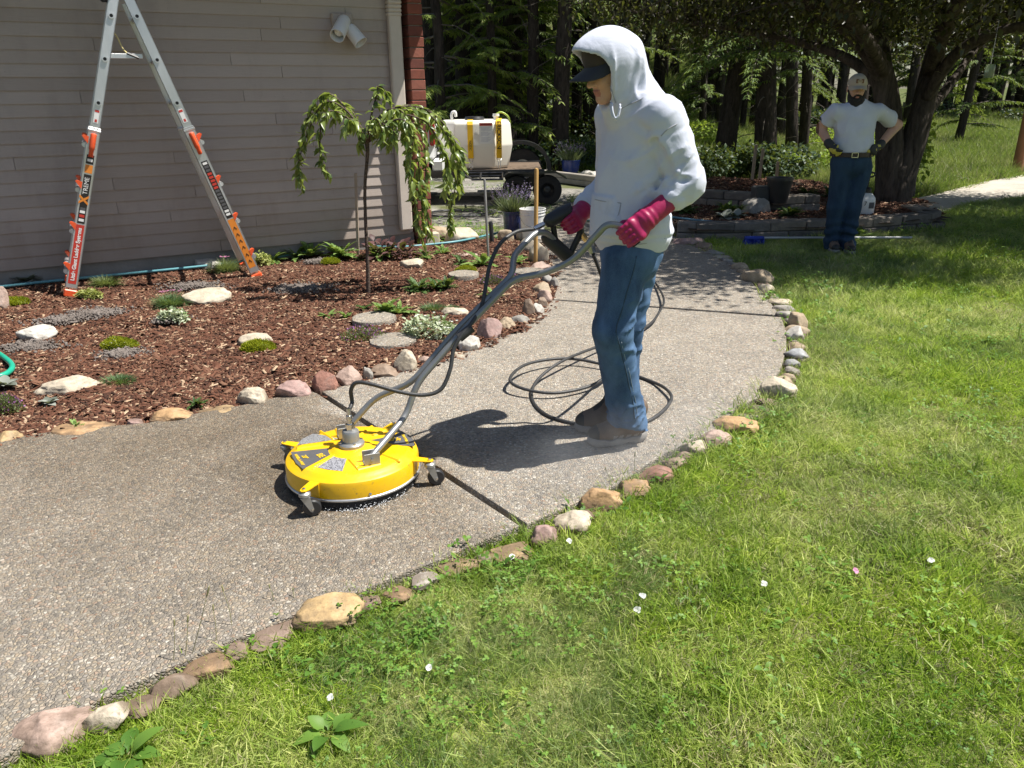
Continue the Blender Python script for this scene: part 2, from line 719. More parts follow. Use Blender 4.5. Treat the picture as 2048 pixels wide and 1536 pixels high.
def mat_concrete():
    """exposed-aggregate concrete: pebbles of many browns set in a grey matrix"""
    t = NT('exposed_aggregate')
    p = t.pos()
    warp = t.n('ShaderNodeMix', data_type='RGBA', blend_type='ADD')
    vo = t.n('ShaderNodeTexVoronoi', feature='F1', ins={'Vector': p, 'Scale': 92.0, 'Randomness': 1.0})
    ve = t.n('ShaderNodeTexVoronoi', feature='DISTANCE_TO_EDGE', ins={'Vector': p, 'Scale': 92.0, 'Randomness': 1.0})
    sep = t.n('ShaderNodeSeparateColor', ins={0: vo.outputs['Color']})
    peb = t.ramp(sep.outputs[0], [(0.0, (0.09, 0.08, 0.075)), (0.14, (0.17, 0.155, 0.145)), (0.28, (0.36, 0.28, 0.19)), (0.42, (0.28, 0.255, 0.225)),
                                  (0.56, (0.50, 0.41, 0.29)), (0.68, (0.22, 0.20, 0.195)), (0.8, (0.58, 0.54, 0.46)), (0.92, (0.34, 0.20, 0.125)), (1.0, (0.72, 0.68, 0.6))])
    peb = t.mix(0.28, peb, (0.50, 0.455, 0.38))
    mtx = t.mix(t.mapr(ve.outputs['Distance'], 0.01, 0.10), (0.31, 0.285, 0.24), peb)
    # unwashed grime on the near slab: everything this side of the machine, with an uneven border
    sx = t.n('ShaderNodeSeparateXYZ', ins={0: p})
    J = [G(634, 786), G(1040, 1051)]
    dx, dy = J[1][0] - J[0][0], J[1][1] - J[0][1]
    L = math.hypot(dx, dy)
    nx, ny = -dy / L, dx / L
    side = t.math('ADD', t.math('MULTIPLY', sx.outputs[0], nx), t.math('MULTIPLY', sx.outputs[1], ny))
    c0 = J[0][0] * nx + J[0][1] * ny
    s0 = (G(100, 1100)[0] * nx + G(100, 1100)[1] * ny) - c0
    sg = 1 if s0 > 0 else -1
    dist = t.math('MULTIPLY', t.math('SUBTRACT', side, c0), sg)
    nz = t.noise(p, 2.3, 4, 0.6)
    edge = t.math('ADD', dist, t.mapr(nz, 0.3, 0.7, -0.10, 0.10))
    dirt = t.mapr(edge, -0.02, 0.06)
    fade = t.mapr(t.noise(p, 1.1, 3), 0.3, 0.7, 0.7, 1.0)
    # the grime fades towards the lawn side of the slab
    g1, g2 = G(560, 820), G(560, 1230)
    q = t.math('MULTIPLY', t.math('SUBTRACT', sx.outputs[1], g2[1]), 1.0 / (g1[1] - g2[1]))
    depth = t.mapr(q, -0.1, 0.75, 0.42, 1.0)
    f = t.math('MULTIPLY', t.math('MULTIPLY', dirt, fade), depth)
    f = t.math('MULTIPLY', f, 0.86)
    col = t.mix(f, mtx, t.mix(0.82, mtx, (0.36, 0.29, 0.20), 'MULTIPLY'))
    blot = t.mapr(t.noise(p, 3.7, 5, 0.65), 0.35, 0.7, 0.76, 0.96)
    cb = t.n('ShaderNodeCombineColor', ins={0: blot, 1: blot, 2: blot})
    col = t.mix(1.0, col, cb, 'MULTIPLY')
    # wet film just round the machine
    cm = G(706, 925)
    vd = t.n('ShaderNodeVectorMath', operation='DISTANCE', ins={0: p, 1: (cm[0] - 0.06, cm[1] - 0.02, 0)})
    wet = t.mapr(t.math('ADD', vd.outputs['Value'], t.mapr(nz, 0.3, 0.7, -0.12, 0.12)), 0.36, 0.52, 0.75, 0.0)
    col = t.mix(wet, col, t.mix(1.0, col, (0.62, 0.58, 0.52), 'MULTIPLY'))
    rough = t.mix(wet, (0.75,) * 3, (0.42,) * 3)
    h = t.mapr(ve.outputs['Distance'], 0.0, 0.25)
    nm = t.bump(h, 0.75, 0.006)
    return t.done(t.bsdf(col, rough, normal=nm, spec=0.35))


def mat_ground(name, stops, scale, bump=0.5, fine=70.0, extra=None, bdist=0.02):
    t = NT(name)
    p = t.pos()
    n1 = t.noise(p, scale, 5, 0.65)
    n2 = t.noise(p, fine, 3, 0.7)
    f = t.math('ADD', t.math('MULTIPLY', n1, 0.6), t.math('MULTIPLY', n2, 0.4))
    col = t.ramp(f, stops)
    if extra:
        n3 = t.noise(p, extra[0], 3)
        col = t.mix(t.mapr(n3, extra[1], extra[2]), col, extra[3])
    return t.done(t.bsdf(col, 0.9, normal=t.bump(n2, bump, bdist), spec=0.2))


def sheet(name, poly, z, mat, res=None, zf=None, kind='structure', inner=None):
    """ground sheet over a polygon; with res it is a grid so that zf can shape it"""
    if res is None:
        mb = MB()
        mb.add([(x, y, z) for x, y in poly], [list(range(len(poly)))])
        me = mb.mesh(name)
        bm = bmesh.new()
        bm.from_mesh(me)
        bmesh.ops.triangulate(bm, faces=bm.faces, ngon_method='EAR_CLIP')
        for f in bm.faces:
            if f.normal.z < 0:
                f.normal_flip()
        bm.to_mesh(me)
        bm.free()
    else:
        xs = np.array([q[0] for q in poly])
        ys = np.array([q[1] for q in poly])
        gx = np.arange(xs.min() - res, xs.max() + 2 * res, res)
        gy = np.arange(ys.min() - res, ys.max() + 2 * res, res)
        X, Y = np.meshgrid(gx, gy, indexing='ij')
        cx, cy = (X[:-1, :-1] + res / 2), (Y[:-1, :-1] + res / 2)
        keep = in_poly(cx, cy, poly)
        idx = np.arange(X.size).reshape(X.shape)
        F = np.stack([idx[:-1, :-1][keep], idx[1:, :-1][keep], idx[1:, 1:][keep], idx[:-1, 1:][keep]], 1)
        Z = zf(X, Y) if zf else np.full(X.shape, z)
        V = np.stack([X.ravel(), Y.ravel(), Z.ravel()], 1)
        used = np.unique(F)
        rm = np.full(len(V), -1)
        rm[used] = np.arange(len(used))
        me = mesh_np(name, V[used], rm[F], smooth=True)
    o = place(name, me, mat)
    return tag(o, kind=kind)


# terrain: one sheet to the horizon, rising behind the yard
tx = np.concatenate([np.linspace(-160, -30, 14), np.arange(-28, 41, 1.0), np.linspace(45, 160, 12)])
ty = np.concatenate([np.array([-30, -15, -6]), np.arange(-2, 62, 1.0), np.linspace(66, 260, 14)])
TX, TY = np.meshgrid(tx, ty, indexing='ij')
TZ = hill(TX, TY) - 0.10 + 0.06 * vnoise(np.stack([TX, TY, 0 * TX], -1), 0.35, 3) * sstep(14, 20, TY)
ti = np.arange(TX.size).reshape(TX.shape)
terrain = place('terrain', mesh_np('terrain', np.stack([TX.ravel(), TY.ravel(), TZ.ravel()], 1),
                np.stack([ti[:-1, :-1].ravel(), ti[1:, :-1].ravel(), ti[1:, 1:].ravel(), ti[:-1, 1:].ravel()], 1), smooth=True),
                mat_ground('meadow_soil', [(0.3, (0.035, 0.05, 0.012)), (0.5, (0.075, 0.10, 0.022)), (0.7, (0.13, 0.13, 0.045))], 0.7, extra=(0.25, 0.5, 0.75, (0.13, 0.115, 0.05))))
tag(terrain, kind='structure')

MAT_CONC = mat_concrete()
slab_polys = [PATH_L1 + PATH_R[::-1], PATH_L2 + PATH_R2[::-1], PATH_L3 + PATH_END[::-1] + PATH_R3[::-1]]
path_poly = gp(PATH_L1 + PATH_L2 + PATH_L3 + PATH_END[::-1] + PATH_R3[::-1] + PATH_R2[::-1] + PATH_R[::-1])
MAT_JOINT = M('path_bedding', (0.10, 0.085, 0.065), 0.95, 0.3, 12, 0.6, 90)
path = sheet('path', path_poly, -0.055, MAT_JOINT)
for sp in slab_polys:
    pts = gp(sp)
    bm = bmesh.new()
    vs = [bm.verts.new((x, y, 0)) for x, y in pts]
    f = bm.faces.new(vs)
    if f.normal.z < 0:
        f.normal_flip()
    ex = bmesh.ops.extrude_face_region(bm, geom=[f])
    low = [v for v in ex['geom'] if isinstance(v, bmesh.types.BMVert)]
    for v in low:
        v.co.z = -0.085
    bmesh.ops.recalc_face_normals(bm, faces=bm.faces)
    top = [e for e in bm.edges if e.verts[0].co.z > -0.01 and e.verts[1].co.z > -0.01]
    bmesh.ops.bevel(bm, geom=top, offset=0.007, segments=2, affect='EDGES', profile=0.6)
    bmesh.ops.triangulate(bm, faces=[q for q in bm.faces if len(q.verts) > 4], ngon_method='EAR_CLIP')
    me = bpy.data.meshes.new('slab')
    bm.to_mesh(me)
    bm.free()
    place('slab', me, MAT_CONC, path)

# house line first: the bed ends at the wall
_a, _b = G(0, 542, 0.12), G(820, 466, 0.12)
WD = (_b - _a) / np.linalg.norm(_b - _a)                     # along the wall, to the right
WN = np.array([WD[1], -WD[0], 0.0])                           # out of the wall, to the yard


def on_wall(u, v, n=0.0):
    """point of the wall plane (pushed out by n) that the photo shows at a pixel -> (along, height)"""
    d = ray(u, v)
    o = _a + WN * n
    t = ((o - EYE) @ WN) / (d @ WN)
    p = EYE + d * t
    return p


CORNER = on_wall(828, 466)
CORNER[2] = 0


def wl(s, n, z):
    return CORNER + WD * s + WN * n + np.array([0, 0, z])


BED_FAR = [(1066, 482), (1040, 484), (1010, 482), (975, 478), (930, 481), (890, 490), (850, 494)]
bed_poly = gp(PATH_L1 + PATH_L2 + PATH_L3[:-1] + BED_FAR) + [tuple(wl(0.1, 0.02, 0)[:2]), tuple(wl(-9, 0.02, 0)[:2])]


def bed_z(x, y):
    p = np.stack([x, y, 0 * np.asarray(x)], -1)
    return -0.028 + 0.022 * fbm(p, 1.6, 5, 2) + 0.012 * fbm(p, 7.0, 8, 2)


MAT_MULCH_SOIL = mat_ground('mulch_soil', [(0.3, (0.022, 0.012, 0.008)), (0.5, (0.055, 0.030, 0.019)), (0.7, (0.10, 0.060, 0.038))], 9, 0.9, 55)
bed = sheet('mulch_bed', bed_poly, 0, MAT_MULCH_SOIL, res=0.06, zf=bed_z)

MAT_GRAVEL = mat_ground('yard_gravel', [(0.32, (0.10, 0.095, 0.085)), (0.5, (0.24, 0.225, 0.20)), (0.68, (0.42, 0.40, 0.36))], 3.0, 0.8, 40, (0.8, 0.48, 0.62, (0.11, 0.12, 0.05)))
yard_poly = [(-3.2, 7.5), (0.0, 7.4), (1.6, 8.4), (4.8, 9.6), (4.8, 13.0), (3.4, 17.2), (-1.0, 17.6), (-6.5, 17.0), (-6.5, 11.0)]
yard = sheet('gravel_yard', yard_poly, -0.062, MAT_GRAVEL)

WALL_FRONT = [(1352, 476), (1432, 478), (1540, 474), (1650, 470), (1770, 462), (1892, 452)]       # foot of the block wall
lawn_far = gp(WALL_FRONT) + [tuple(G(1893, 430)[:2]), tuple(G(1880, 424)[:2]), tuple(G(1935, 404)[:2]), tuple(G(2048, 390)[:2]), tuple(G(2200, 372)[:2]), (19, 14), (19, 0.2), (-2.6, 0.2)]
lawn_poly = gp(PATH_R + PATH_R2 + PATH_R3) + lawn_far
MAT_THATCH = mat_ground('lawn_thatch', [(0.3, (0.09, 0.11, 0.03)), (0.5, (0.22, 0.24, 0.08)), (0.7, (0.38, 0.35, 0.16))], 6, 0.9, 60)
lawn = sheet('lawn', lawn_poly, -0.045, MAT_THATCH)

MAT_DRIVE = mat_ground('drive_gravel', [(0.3, (0.30, 0.27, 0.225)), (0.5, (0.43, 0.39, 0.33)), (0.7, (0.56, 0.52, 0.45))], 1.6, 0.5, 30)
drive_poly = gp([(1730, 412), (1800, 424), (1880, 421), (1935, 401), (2048, 387), (2200, 370), (2500, 345)]) + [(40, 24), (40, 34)] + gp([(2500, 312), (2200, 330), (2048, 344), (1960, 359), (1870, 382), (1800, 396), (1735, 405)])
drive = sheet('driveway', drive_poly, -0.052, MAT_DRIVE)

# ================================================================== the house
house = empty('house', CORNER, 'house side wall of taupe lap siding with a red brick corner', 'house')


def hc(*a):
    """wall coordinates -> the house's own frame"""
    return wl(*a) - CORNER


HR = np.stack([WD, -WN, np.array([0, 0, 1.0])], 1)            # house axes: along, into the wall, up
def _siding():
    t = NT('taupe_siding')
    p = t.pos()
    ir = t.n('ShaderNodeObjectInfo').outputs['Random']
    gr = t.noise(t.vscale(p, (3, 3, 60)), 3.0, 4, 0.6)
    st = t.noise(t.vscale(p, (1.6, 1.6, 0.5)), 2.2, 5, 0.65)
    fl = t.noise(p, 38, 4, 0.7)
    col = t.ramp(t.math('ADD', t.math('MULTIPLY', gr, 0.55), t.math('MULTIPLY', ir, 0.45)), [(0.2, (0.385, 0.325, 0.285)), (0.5, (0.43, 0.368, 0.325)), (0.8, (0.475, 0.41, 0.365))])
    col = t.mix(t.mapr(st, 0.50, 0.70, 0, 0.35), col, (0.27, 0.225, 0.20))
    col = t.mix(t.mapr(fl, 0.66, 0.74, 0, 0.5), col, (0.20, 0.16, 0.14))
    z = t.n('ShaderNodeSeparateXYZ', ins={0: p}).outputs[2]
    sp = t.mapr(t.math('ADD', z, t.mapr(st, 0.3, 0.7, -0.25, 0.25)), 0.10, 0.55, 0.45, 0.0)
    col = t.mix(sp, col, (0.22, 0.165, 0.125))
    return t.done(t.bsdf(col, 0.62, normal=t.bump(gr, 0.25, 0.003), spec=0.35))


MAT_SIDING = _siding()
MAT_SOFFIT = M('soffit_paint', (0.50, 0.44, 0.39), 0.7, 0.06)
MAT_FOUND = M('foundation_concrete', (0.27, 0.25, 0.225), 0.9, 0.2, 5, 0.5, 40)
MAT_TRIM = M('downspout_paint', (0.60, 0.53, 0.46), 0.45, 0.06, 6, 0.1)
MAT_MORTAR = M('mortar', (0.30, 0.25, 0.215), 0.95, 0.2, 20, 0.4)
BRICKS = [M('brick_%s' % n, c, 0.85, 0.22, 14, 0.5, 60) for n, c in (('red', (0.23, 0.070, 0.045)), ('dark', (0.16, 0.050, 0.036)), ('rose', (0.29, 0.105, 0.072)))]
EXPO, Z0 = 0.1035, 0.118
S_L = -7.4
rr = random.Random(5)
for k in range(27):
    z = Z0 + EXPO * k
    s = -0.045
    first = True
    while s > S_L:
        ln = rr.uniform(1.2, 3.6) if not first else rr.uniform(0.5, 2.8)
        first = False
        e = max(S_L, s - ln)
        out = 0.0145 + rr.uniform(-0.0012, 0.0012)
        V = []
        for q in (e + 0.0045, s):
            for n, zz in ((0.0, z + 0.0004), (out, z), (out + 0.0004, z + 0.006), (0.0032, z + EXPO + 0.009)):
                V.append(hc(q, n, zz))
        mb = MB().add(V, [(0, 1, 5, 4), (1, 2, 6, 5), (2, 3, 7, 6), (0, 3, 2, 1), (4, 5, 6, 7)])
        mb.build('siding_board', MAT_SIDING, house)
        s = e
found = MB().box(hc((S_L + 0.0) / 2, -0.10, 0.0), (-S_L, 0.18, 0.25), HR)
found.build('foundation', MAT_FOUND, house)
body = MB().box(hc((S_L) / 2, -1.6, 1.52), (-S_L - 0.02, 3.19, 2.78), HR)
body.build('wall_core', MAT_SOFFIT, house)
roof = MB().box(hc((S_L + 0.56) / 2, -1.1, 2.98), (-S_L + 0.56, 3.84, 0.12), HR)
roof.box(hc((S_L + 0.56) / 2, -1.1, 3.10), (-S_L + 0.66, 3.96, 0.10), HR)
roof.build('roof', MAT_SOFFIT, house)
# downspout with its elbow
ds = MB()
ds.cbox(hc(-0.108, 0.062, 1.20), (0.128, 0.078, 2.06), 0.012, HR)
for k in range(7):
    t = k / 6
    zz = 2.235 + 0.035 * k
    ds.cbox(hc(-0.108, 0.062 + 0.05 * t * t, zz), (0.140, 0.088, 0.038), 0.012, HR)
ds.cbox(hc(-0.108, 0.30, 2.60), (0.126, 0.42, 0.078), 0.012, HR @ np.array(Matrix.Rotation(math.radians(-40), 3, 'X')))
ds.build('downspout', MAT_TRIM, house)
# brick corner
pillar = MB().box(hc(0.098, -0.048, 1.40), (0.124, 0.258, 2.86), HR).build('brick_pillar', MAT_MORTAR, house)
zb = -0.02
k = 0
while zb < 2.75:
    hb = 0.088
    w = 0.150 + rr.uniform(-0.004, 0.004)
    bm_ = MB().cbox(hc(0.098 + rr.uniform(-0.003, 0.003), -0.045 + rr.uniform(-0.003, 0.003), zb + hb / 2), (w, 0.285, hb), 0.004, HR)
    bm_.build('brick', rr.choice(BRICKS), pillar)
    zb += 0.0985
    k += 1

# double floodlight high on the wall
MAT_LAMP = M('lamp_white', (0.74, 0.75, 0.76), 0.4, 0.05, 5, 0.05)
MAT_LAMP_IN = M('lamp_inside', (0.45, 0.46, 0.47), 0.5, 0.05)
MAT_BULB = M('bulb_glass', (0.85, 0.85, 0.82), 0.15, 0.02)
MAT_DARKM = M('dark_metal', (0.05, 0.05, 0.052), 0.45, 0.1, metal=0.6)
fl_p = on_wall(683, 42, 0.02)
fl = empty('security_light', fl_p, 'white twin-head floodlight fixed high on the siding near the downspout', 'floodlight')
MB().cbox(WN * 0.015, (0.20, 0.05, 0.13), 0.01, HR).build('mount_plate', MAT_SIDING, fl)
MB().lathe([(0.0, 0.0), (0.055, 0.0), (0.055, 0.02), (0.03, 0.035), (0, 0.035)], 20, WN * 0.04 + np.array([0, 0, -0.02]), frame(WN)).build('junction_cap', MAT_LAMP, fl, smooth=False)
for (u0, v0, n0, u1, v1, n1) in ((689, 40, 0.09, 674, 72, 0.24), (699, 57, 0.09, 722, 86, 0.17)):
    a0, a1 = on_wall(u0, v0, n0) - fl_p, on_wall(u1, v1, n1) - fl_p
    ax = (a1 - a0) / np.linalg.norm(a1 - a0)
    L = np.linalg.norm(a1 - a0)
    F_ = frame(ax)
    hd = MB().lathe([(0.0, -0.02), (0.045, -0.015), (0.058, 0.0), (0.062, 0.03), (0.068, L), (0.063, L), (0.058, 0.04), (0.0, 0.035)], 28, a0, F_).build('lamp_head', MAT_LAMP, fl, angle=40)
    MB().lathe([(0.0, 0.036), (0.022, 0.04), (0.03, 0.06), (0.045, L * 0.62), (0.05, L * 0.72), (0.035, L * 0.82), (0, L * 0.85)], 20, a0, F_).build('bulb', MAT_BULB, hd, smooth=True)
    MB().tube([WN * 0.06 + np.array([0, 0, -0.02]), (WN * 0.06 + a0) / 2 + np.array([0, 0, 0.01]), a0 - ax * 0.015], 0.014, 8).build('swivel_arm', MAT_LAMP, fl, angle=40)
# ================================================================== stones
def ico(sub):
    bm = bmesh.new()
    bmesh.ops.create_icosphere(bm, subdivisions=sub, radius=1)
    V = np.array([v.co[:] for v in bm.verts])
    F = np.array([[v.index for v in f.verts] for f in bm.faces])
    bm.free()
    return V, F


ICO3, ICO4 = ico(4), ico(5)
_stone_m = {}


def stone_mat(c):
    key = tuple(round(q, 2) for q in c)
    if key not in _stone_m:
        t = NT('stone_%d' % len(_stone_m))
        p = t.pos(True)
        n1 = t.noise(p, 14, 5, 0.65)
        n2 = t.noise(p, 90, 4, 0.7)
        n3 = t.noise(t.vscale(p, (1, 1, 3.5)), 6, 4, 0.6, 0.6)
        col = t.ramp(n1, [(0.3, mul(c, 0.72)), (0.5, c), (0.68, tuple(min(0.85, q * 1.22 + 0.03) for q in c))])
        grey = sum(c) / 3
        col = t.mix(t.mapr(n3, 0.50, 0.66, 0, 0.5), col, (grey * 1.15, grey * 1.08, grey * 0.95))
        col = t.mix(t.mapr(n2, 0.56, 0.70, 0, 0.65), col, mul(c, 0.40))
        gz = t.n('ShaderNodeSeparateXYZ', ins={0: t.pos()}).outputs[2]
        soil = t.mapr(t.math('ADD', gz, t.mapr(n1, 0.3, 0.7, -0.018, 0.018)), -0.01, 0.022, 0.75, 0.0)
        col = t.mix(soil, col, (0.12, 0.085, 0.06))
        h = t.math('ADD', t.math('MULTIPLY', n1, 0.7), t.math('MULTIPLY', n2, 0.3))
        _stone_m[key] = t.done(t.bsdf(col, t.mapr(n1, 0.3, 0.7, 0.6, 0.85), normal=t.bump(h, 0.55, 0.012), spec=0.3))
    return _stone_m[key]


def stone_mesh(name, a, b, c, seed, angular=0.0, sub=3, flat=0.0):
    V, F = ICO4 if sub > 3 else ICO3
    r = np.random.RandomState(seed)
    off = r.uniform(-50, 50, 3)
    V = V * (1 + 0.20 * fbm(V + off, 1.1, seed % 91, 2)[:, None] + 0.075 * fbm(V + off, 3.2, seed % 71, 3)[:, None])
    angular = max(angular, 0.28)
    if angular:
        for k in range(int(5 + 7 * angular)):
            n = r.normal(size=3)
            n /= np.linalg.norm(n)
            dd = r.uniform(0.62, 0.92)
            ex = np.maximum(0, V @ n - dd)
            V = V - ex[:, None] * n * 0.93
    if flat:
        top = 1 - flat
        V[:, 2] = np.where(V[:, 2] > top, top + (V[:, 2] - top) * 0.2, V[:, 2])
    V = V * (1 + 0.026 * fbm(V + off, 9, seed % 37, 3)[:, None])
    return mesh_np(name, V * np.array([a, b, c]), F, smooth=True)


STONES = []


def stone(u, v, w, h, color, label, group=None, ang=0.0, rz=None, name='edging_stone', seed=0, cat='stone', sub=3, flat=0.0, deep=0.75, low=0.30):
    if group == 'stones edging the lawn':
        w, h, low = w * 1.28, h * 1.0, 0.35
    g = G(u, v + 0.22 * h)
    k = mpp(g)
    a = w * k / 2
    b = a * deep
    sin_, cos_ = 0.42, 0.9
    dep = (1.47) / np.linalg.norm(g - EYE)
    hz = (h * k - 2 * b * dep * 0.55) / 0.95
    hz = max(hz, 0.28 * min(a, b), 0.018)
    if h * k < 2 * b * dep * 0.7:
        b = max(0.4 * a, h * k * 0.55 / dep)
    c = hz / (1 - low) / 1.0 * 0.62
    STONES.append((g[0], g[1], a, b))
    me = stone_mesh(name, a, b, c, seed, ang, sub, flat)
    o = place(name, me, stone_mat(color), loc=(g[0], g[1], -0.03 + c * (1 - 2 * low) + 0.0), rot=(0, 0, rz if rz is not None else random.uniform(-0.25, 0.25)))
    return tag(o, label, cat, group)


TAN, ORG, PNK, RED, CRM, GRY, BRN, WHT, OCH, BLU, ROS = ((0.36, 0.28, 0.19), (0.40, 0.25, 0.125), (0.38, 0.275, 0.225), (0.31, 0.155, 0.115), (0.46, 0.395, 0.30), (0.29, 0.27, 0.24),
                                                      (0.25, 0.18, 0.13), (0.50, 0.47, 0.42), (0.41, 0.285, 0.14), (0.30, 0.31, 0.32), (0.34, 0.225, 0.20))
bed_row = [
    (15, 868, 62, 30, OCH, 0, 'ochre', 'rounded'), (75, 866, 44, 14, PNK, 0, 'pale pink', 'low flat'), (160, 851, 132, 25, ORG, 0, 'orange', 'long low'),
    (270, 838, 50, 22, ROS, 1, 'broken pink', 'small'), (345, 824, 92, 32, ORG, 0.2, 'orange tan', 'rounded'), (436, 813, 86, 22, OCH, 0.2, 'ochre', 'flat long'),
    (510, 790, 72, 40, CRM, 0, 'cream and tan', 'rounded'), (585, 777, 78, 38, ROS, 0.2, 'dusky pink', 'rounded'), (650, 767, 56, 40, RED, 0, 'brick red', 'egg shaped'),
    (699, 755, 58, 36, PNK, 0.8, 'pinkish beige', 'blocky'), (736, 748, 27, 27, GRY, 0.4, 'greenish grey', 'small upright'), (768, 741, 56, 30, BRN, 0.8, 'brown', 'brick shaped'),
    (812, 727, 48, 44, CRM, 0, 'cream striped', 'upright rounded'), (853, 719, 44, 24, PNK, 0.5, 'pink brown', 'low'), (916, 706, 54, 18, CRM, 0.5, 'pale cream', 'flat'),
    (938, 688, 62, 34, WHT, 0.1, 'whitish', 'smooth rounded'), (980, 664, 58, 42, ROS, 0.6, 'pink granite', 'blocky'), (1013, 651, 45, 28, TAN, 0, 'grey tan', 'oval'),
    (1042, 640, 46, 24, GRY, 0.1, 'grey', 'oval'), (1057, 622, 30, 32, BRN, 0.6, 'brown streaked', 'wedge'), (1077, 620, 28, 24, WHT, 0, 'white', 'small rounded'),
    (1084, 606, 28, 22, BRN, 0.1, 'dark brown', 'small oval'), (1089, 593, 34, 25, PNK, 0.6, 'salmon pink', 'chunky'), (1085, 579, 40, 22, TAN, 0, 'tan', 'smooth oval'),
    (1107, 567, 20, 20, GRY, 0.3, 'mid grey', 'small'), (1094, 557, 26, 18, GRY, 0.5, 'pale grey', 'small rough'), (1100, 545, 32, 18, TAN, 0.4, 'beige', 'flat'),
    (1080, 533, 44, 20, PNK, 0.5, 'pale pink', 'flat topped'), (1078, 512, 44, 34, CRM, 0.5, 'pale cream', 'big rough'), (1056, 494, 40, 26, CRM, 0.5, 'cream', 'rough'),
]
ORDN = ['first', 'second', 'third', 'fourth', 'fifth', 'sixth', 'seventh', 'eighth', 'ninth', 'tenth', 'eleventh', 'twelfth']
for k, (u, v, w, h, c, a, cn, sh) in enumerate(bed_row):
    if k <= 8:
        n = 8 - k
        where = 'beside the left end of the near path joint' if n == 0 else '%s left of the brick red one in the bed edging' % ORDN[n - 1]
    elif k <= 16:
        where = '%s right of the brick red one in the bed edging' % ORDN[k - 9]
    elif k <= 23:
        where = '%s past the pink granite one up the bed edging' % ORDN[k - 17]
    else:
        where = '%s past the tan oval one near the pole' % ORDN[k - 24]
    stone(u, v, w, h, c, '%s %s stone, %s' % (cn, sh, where), 'stones edging the mulch bed', a, seed=100 + k, sub=4 if k < 18 else 3)
lawn_row = [
    (102, 1438, 128, 72, PNK, 0.5, 'pale pinkish', 'big blocky'), (208, 1414, 76, 56, CRM, 0.3, 'cream', 'rounded'), (275, 1392, 70, 34, BRN, 0.3, 'grey brown', 'half hidden'),
    (412, 1312, 84, 38, ORG, 0.2, 'orange tan', 'long low'), (538, 1247, 92, 42, PNK, 0.4, 'pink brown', 'flat'), (660, 1207, 112, 62, OCH, 0.1, 'large ochre', 'round topped'),
    (737, 1187, 46, 24, ROS, 0.6, 'small pink', 'rough'), (795, 1171, 52, 24, ORG, 0.3, 'orange tan', 'low'), (846, 1145, 52, 30, WHT, 0.6, 'greyish white', 'rough'),
    (916, 1114, 82, 24, OCH, 0.4, 'yellow tan', 'flat'), (1020, 1086, 82, 32, OCH, 0.2, 'mossy yellow', 'long'), (1084, 1060, 52, 42, ROS, 0.3, 'pink red', 'rounded'),
    (1146, 1032, 66, 42, CRM, 0.5, 'cream tan', 'rough'), (1206, 988, 72, 52, ORG, 0.1, 'large orange', 'rounded'), (1266, 961, 62, 34, ORG, 0.2, 'orange', 'low'),
    (1312, 938, 52, 30, RED, 0.2, 'rusty red', 'low'), (1350, 913, 46, 26, TAN, 0.3, 'tan', 'low'), (1388, 884, 50, 30, CRM, 0.3, 'pale cream', 'misted'),
    (1432, 868, 60, 36, PNK, 0.1, 'pale pink', 'rounded'), (1476, 843, 68, 40, ORG, 0.1, 'bright orange', 'smooth rounded'), (1500, 823, 52, 17, WHT, 0.5, 'white grey', 'flat'),
    (1519, 809, 44, 15, GRY, 0.5, 'purple grey', 'flat'), (1534, 796, 35, 18, PNK, 0.7, 'pinkish grey', 'wedge'), (1556, 773, 62, 46, CRM, 0.1, 'large cream', 'round'),
    (1577, 750, 26, 18, TAN, 0.5, 'tan', 'small'), (1583, 735, 30, 18, GRY, 0.5, 'dark grey', 'small'), (1583, 720, 32, 18, BLU, 0.5, 'blue grey', 'flat'),
    (1594, 703, 46, 24, BLU, 0.4, 'light blue grey', 'broad'), (1594, 686, 40, 18, TAN, 0.6, 'brown grey', 'rough'), (1590, 666, 36, 28, WHT, 0.3, 'greyish white', 'rounded'),
    (1592, 641, 44, 36, TAN, 1, 'tan', 'sharp angled'), (1568, 626, 32, 20, GRY, 0.4, 'grey', 'small'), (1567, 613, 36, 16, GRY, 0.4, 'pale grey', 'flat'),
    (1561, 600, 40, 18, CRM, 0.4, 'cream', 'flat'), (1541, 586, 26, 15, TAN, 0.4, 'tan', 'tiny'), (1532, 575, 30, 18, CRM, 0.4, 'cream', 'small'),
    (1513, 554, 58, 30, TAN, 0.6, 'long tan', 'rough'), (1476, 533, 32, 18, TAN, 0.4, 'tan', 'rough'), (1453, 518, 28, 13, GRY, 0.4, 'mid grey', 'small'),
    (1430, 504, 38, 14, GRY, 0.4, 'grey', 'flat'), (1407, 491, 34, 15, BRN, 0.3, 'shaded brown', 'low'), (1379, 481, 52, 20, ROS, 0.2, 'shaded reddish', 'long'),
]
for k, (u, v, w, h, c, a, cn, sh) in enumerate(lawn_row):
    if k <= 5:
        n = 5 - k
        where = 'beside the lawn corner below the yellow cleaner' if n == 0 else '%s left of the large ochre one on the lawn edge' % ORDN[n - 1]
    elif k <= 10:
        where = '%s right of the large ochre one on the lawn edge' % ORDN[k - 6]
    elif k <= 18:
        where = '%s up the lawn edge from the near path joint' % ORDN[k - 11]
    elif k <= 30:
        where = 'on the lawn edge beside the shoes' if k == 19 else '%s past the bright orange one on the lawn edge' % ORDN[k - 20]
    else:
        where = '%s past the sharp angled one on the far lawn edge' % ORDN[k - 31]
    stone(u, v, w, h, c, '%s %s stone, %s' % (cn, sh, where), 'stones edging the lawn', a, seed=300 + k, sub=4 if k < 24 else 3,
          rz=random.uniform(0.25, 0.5) if k < 19 else (random.uniform(1.1, 1.8) if w < h * 1.3 else random.uniform(-0.4, 0.2)))

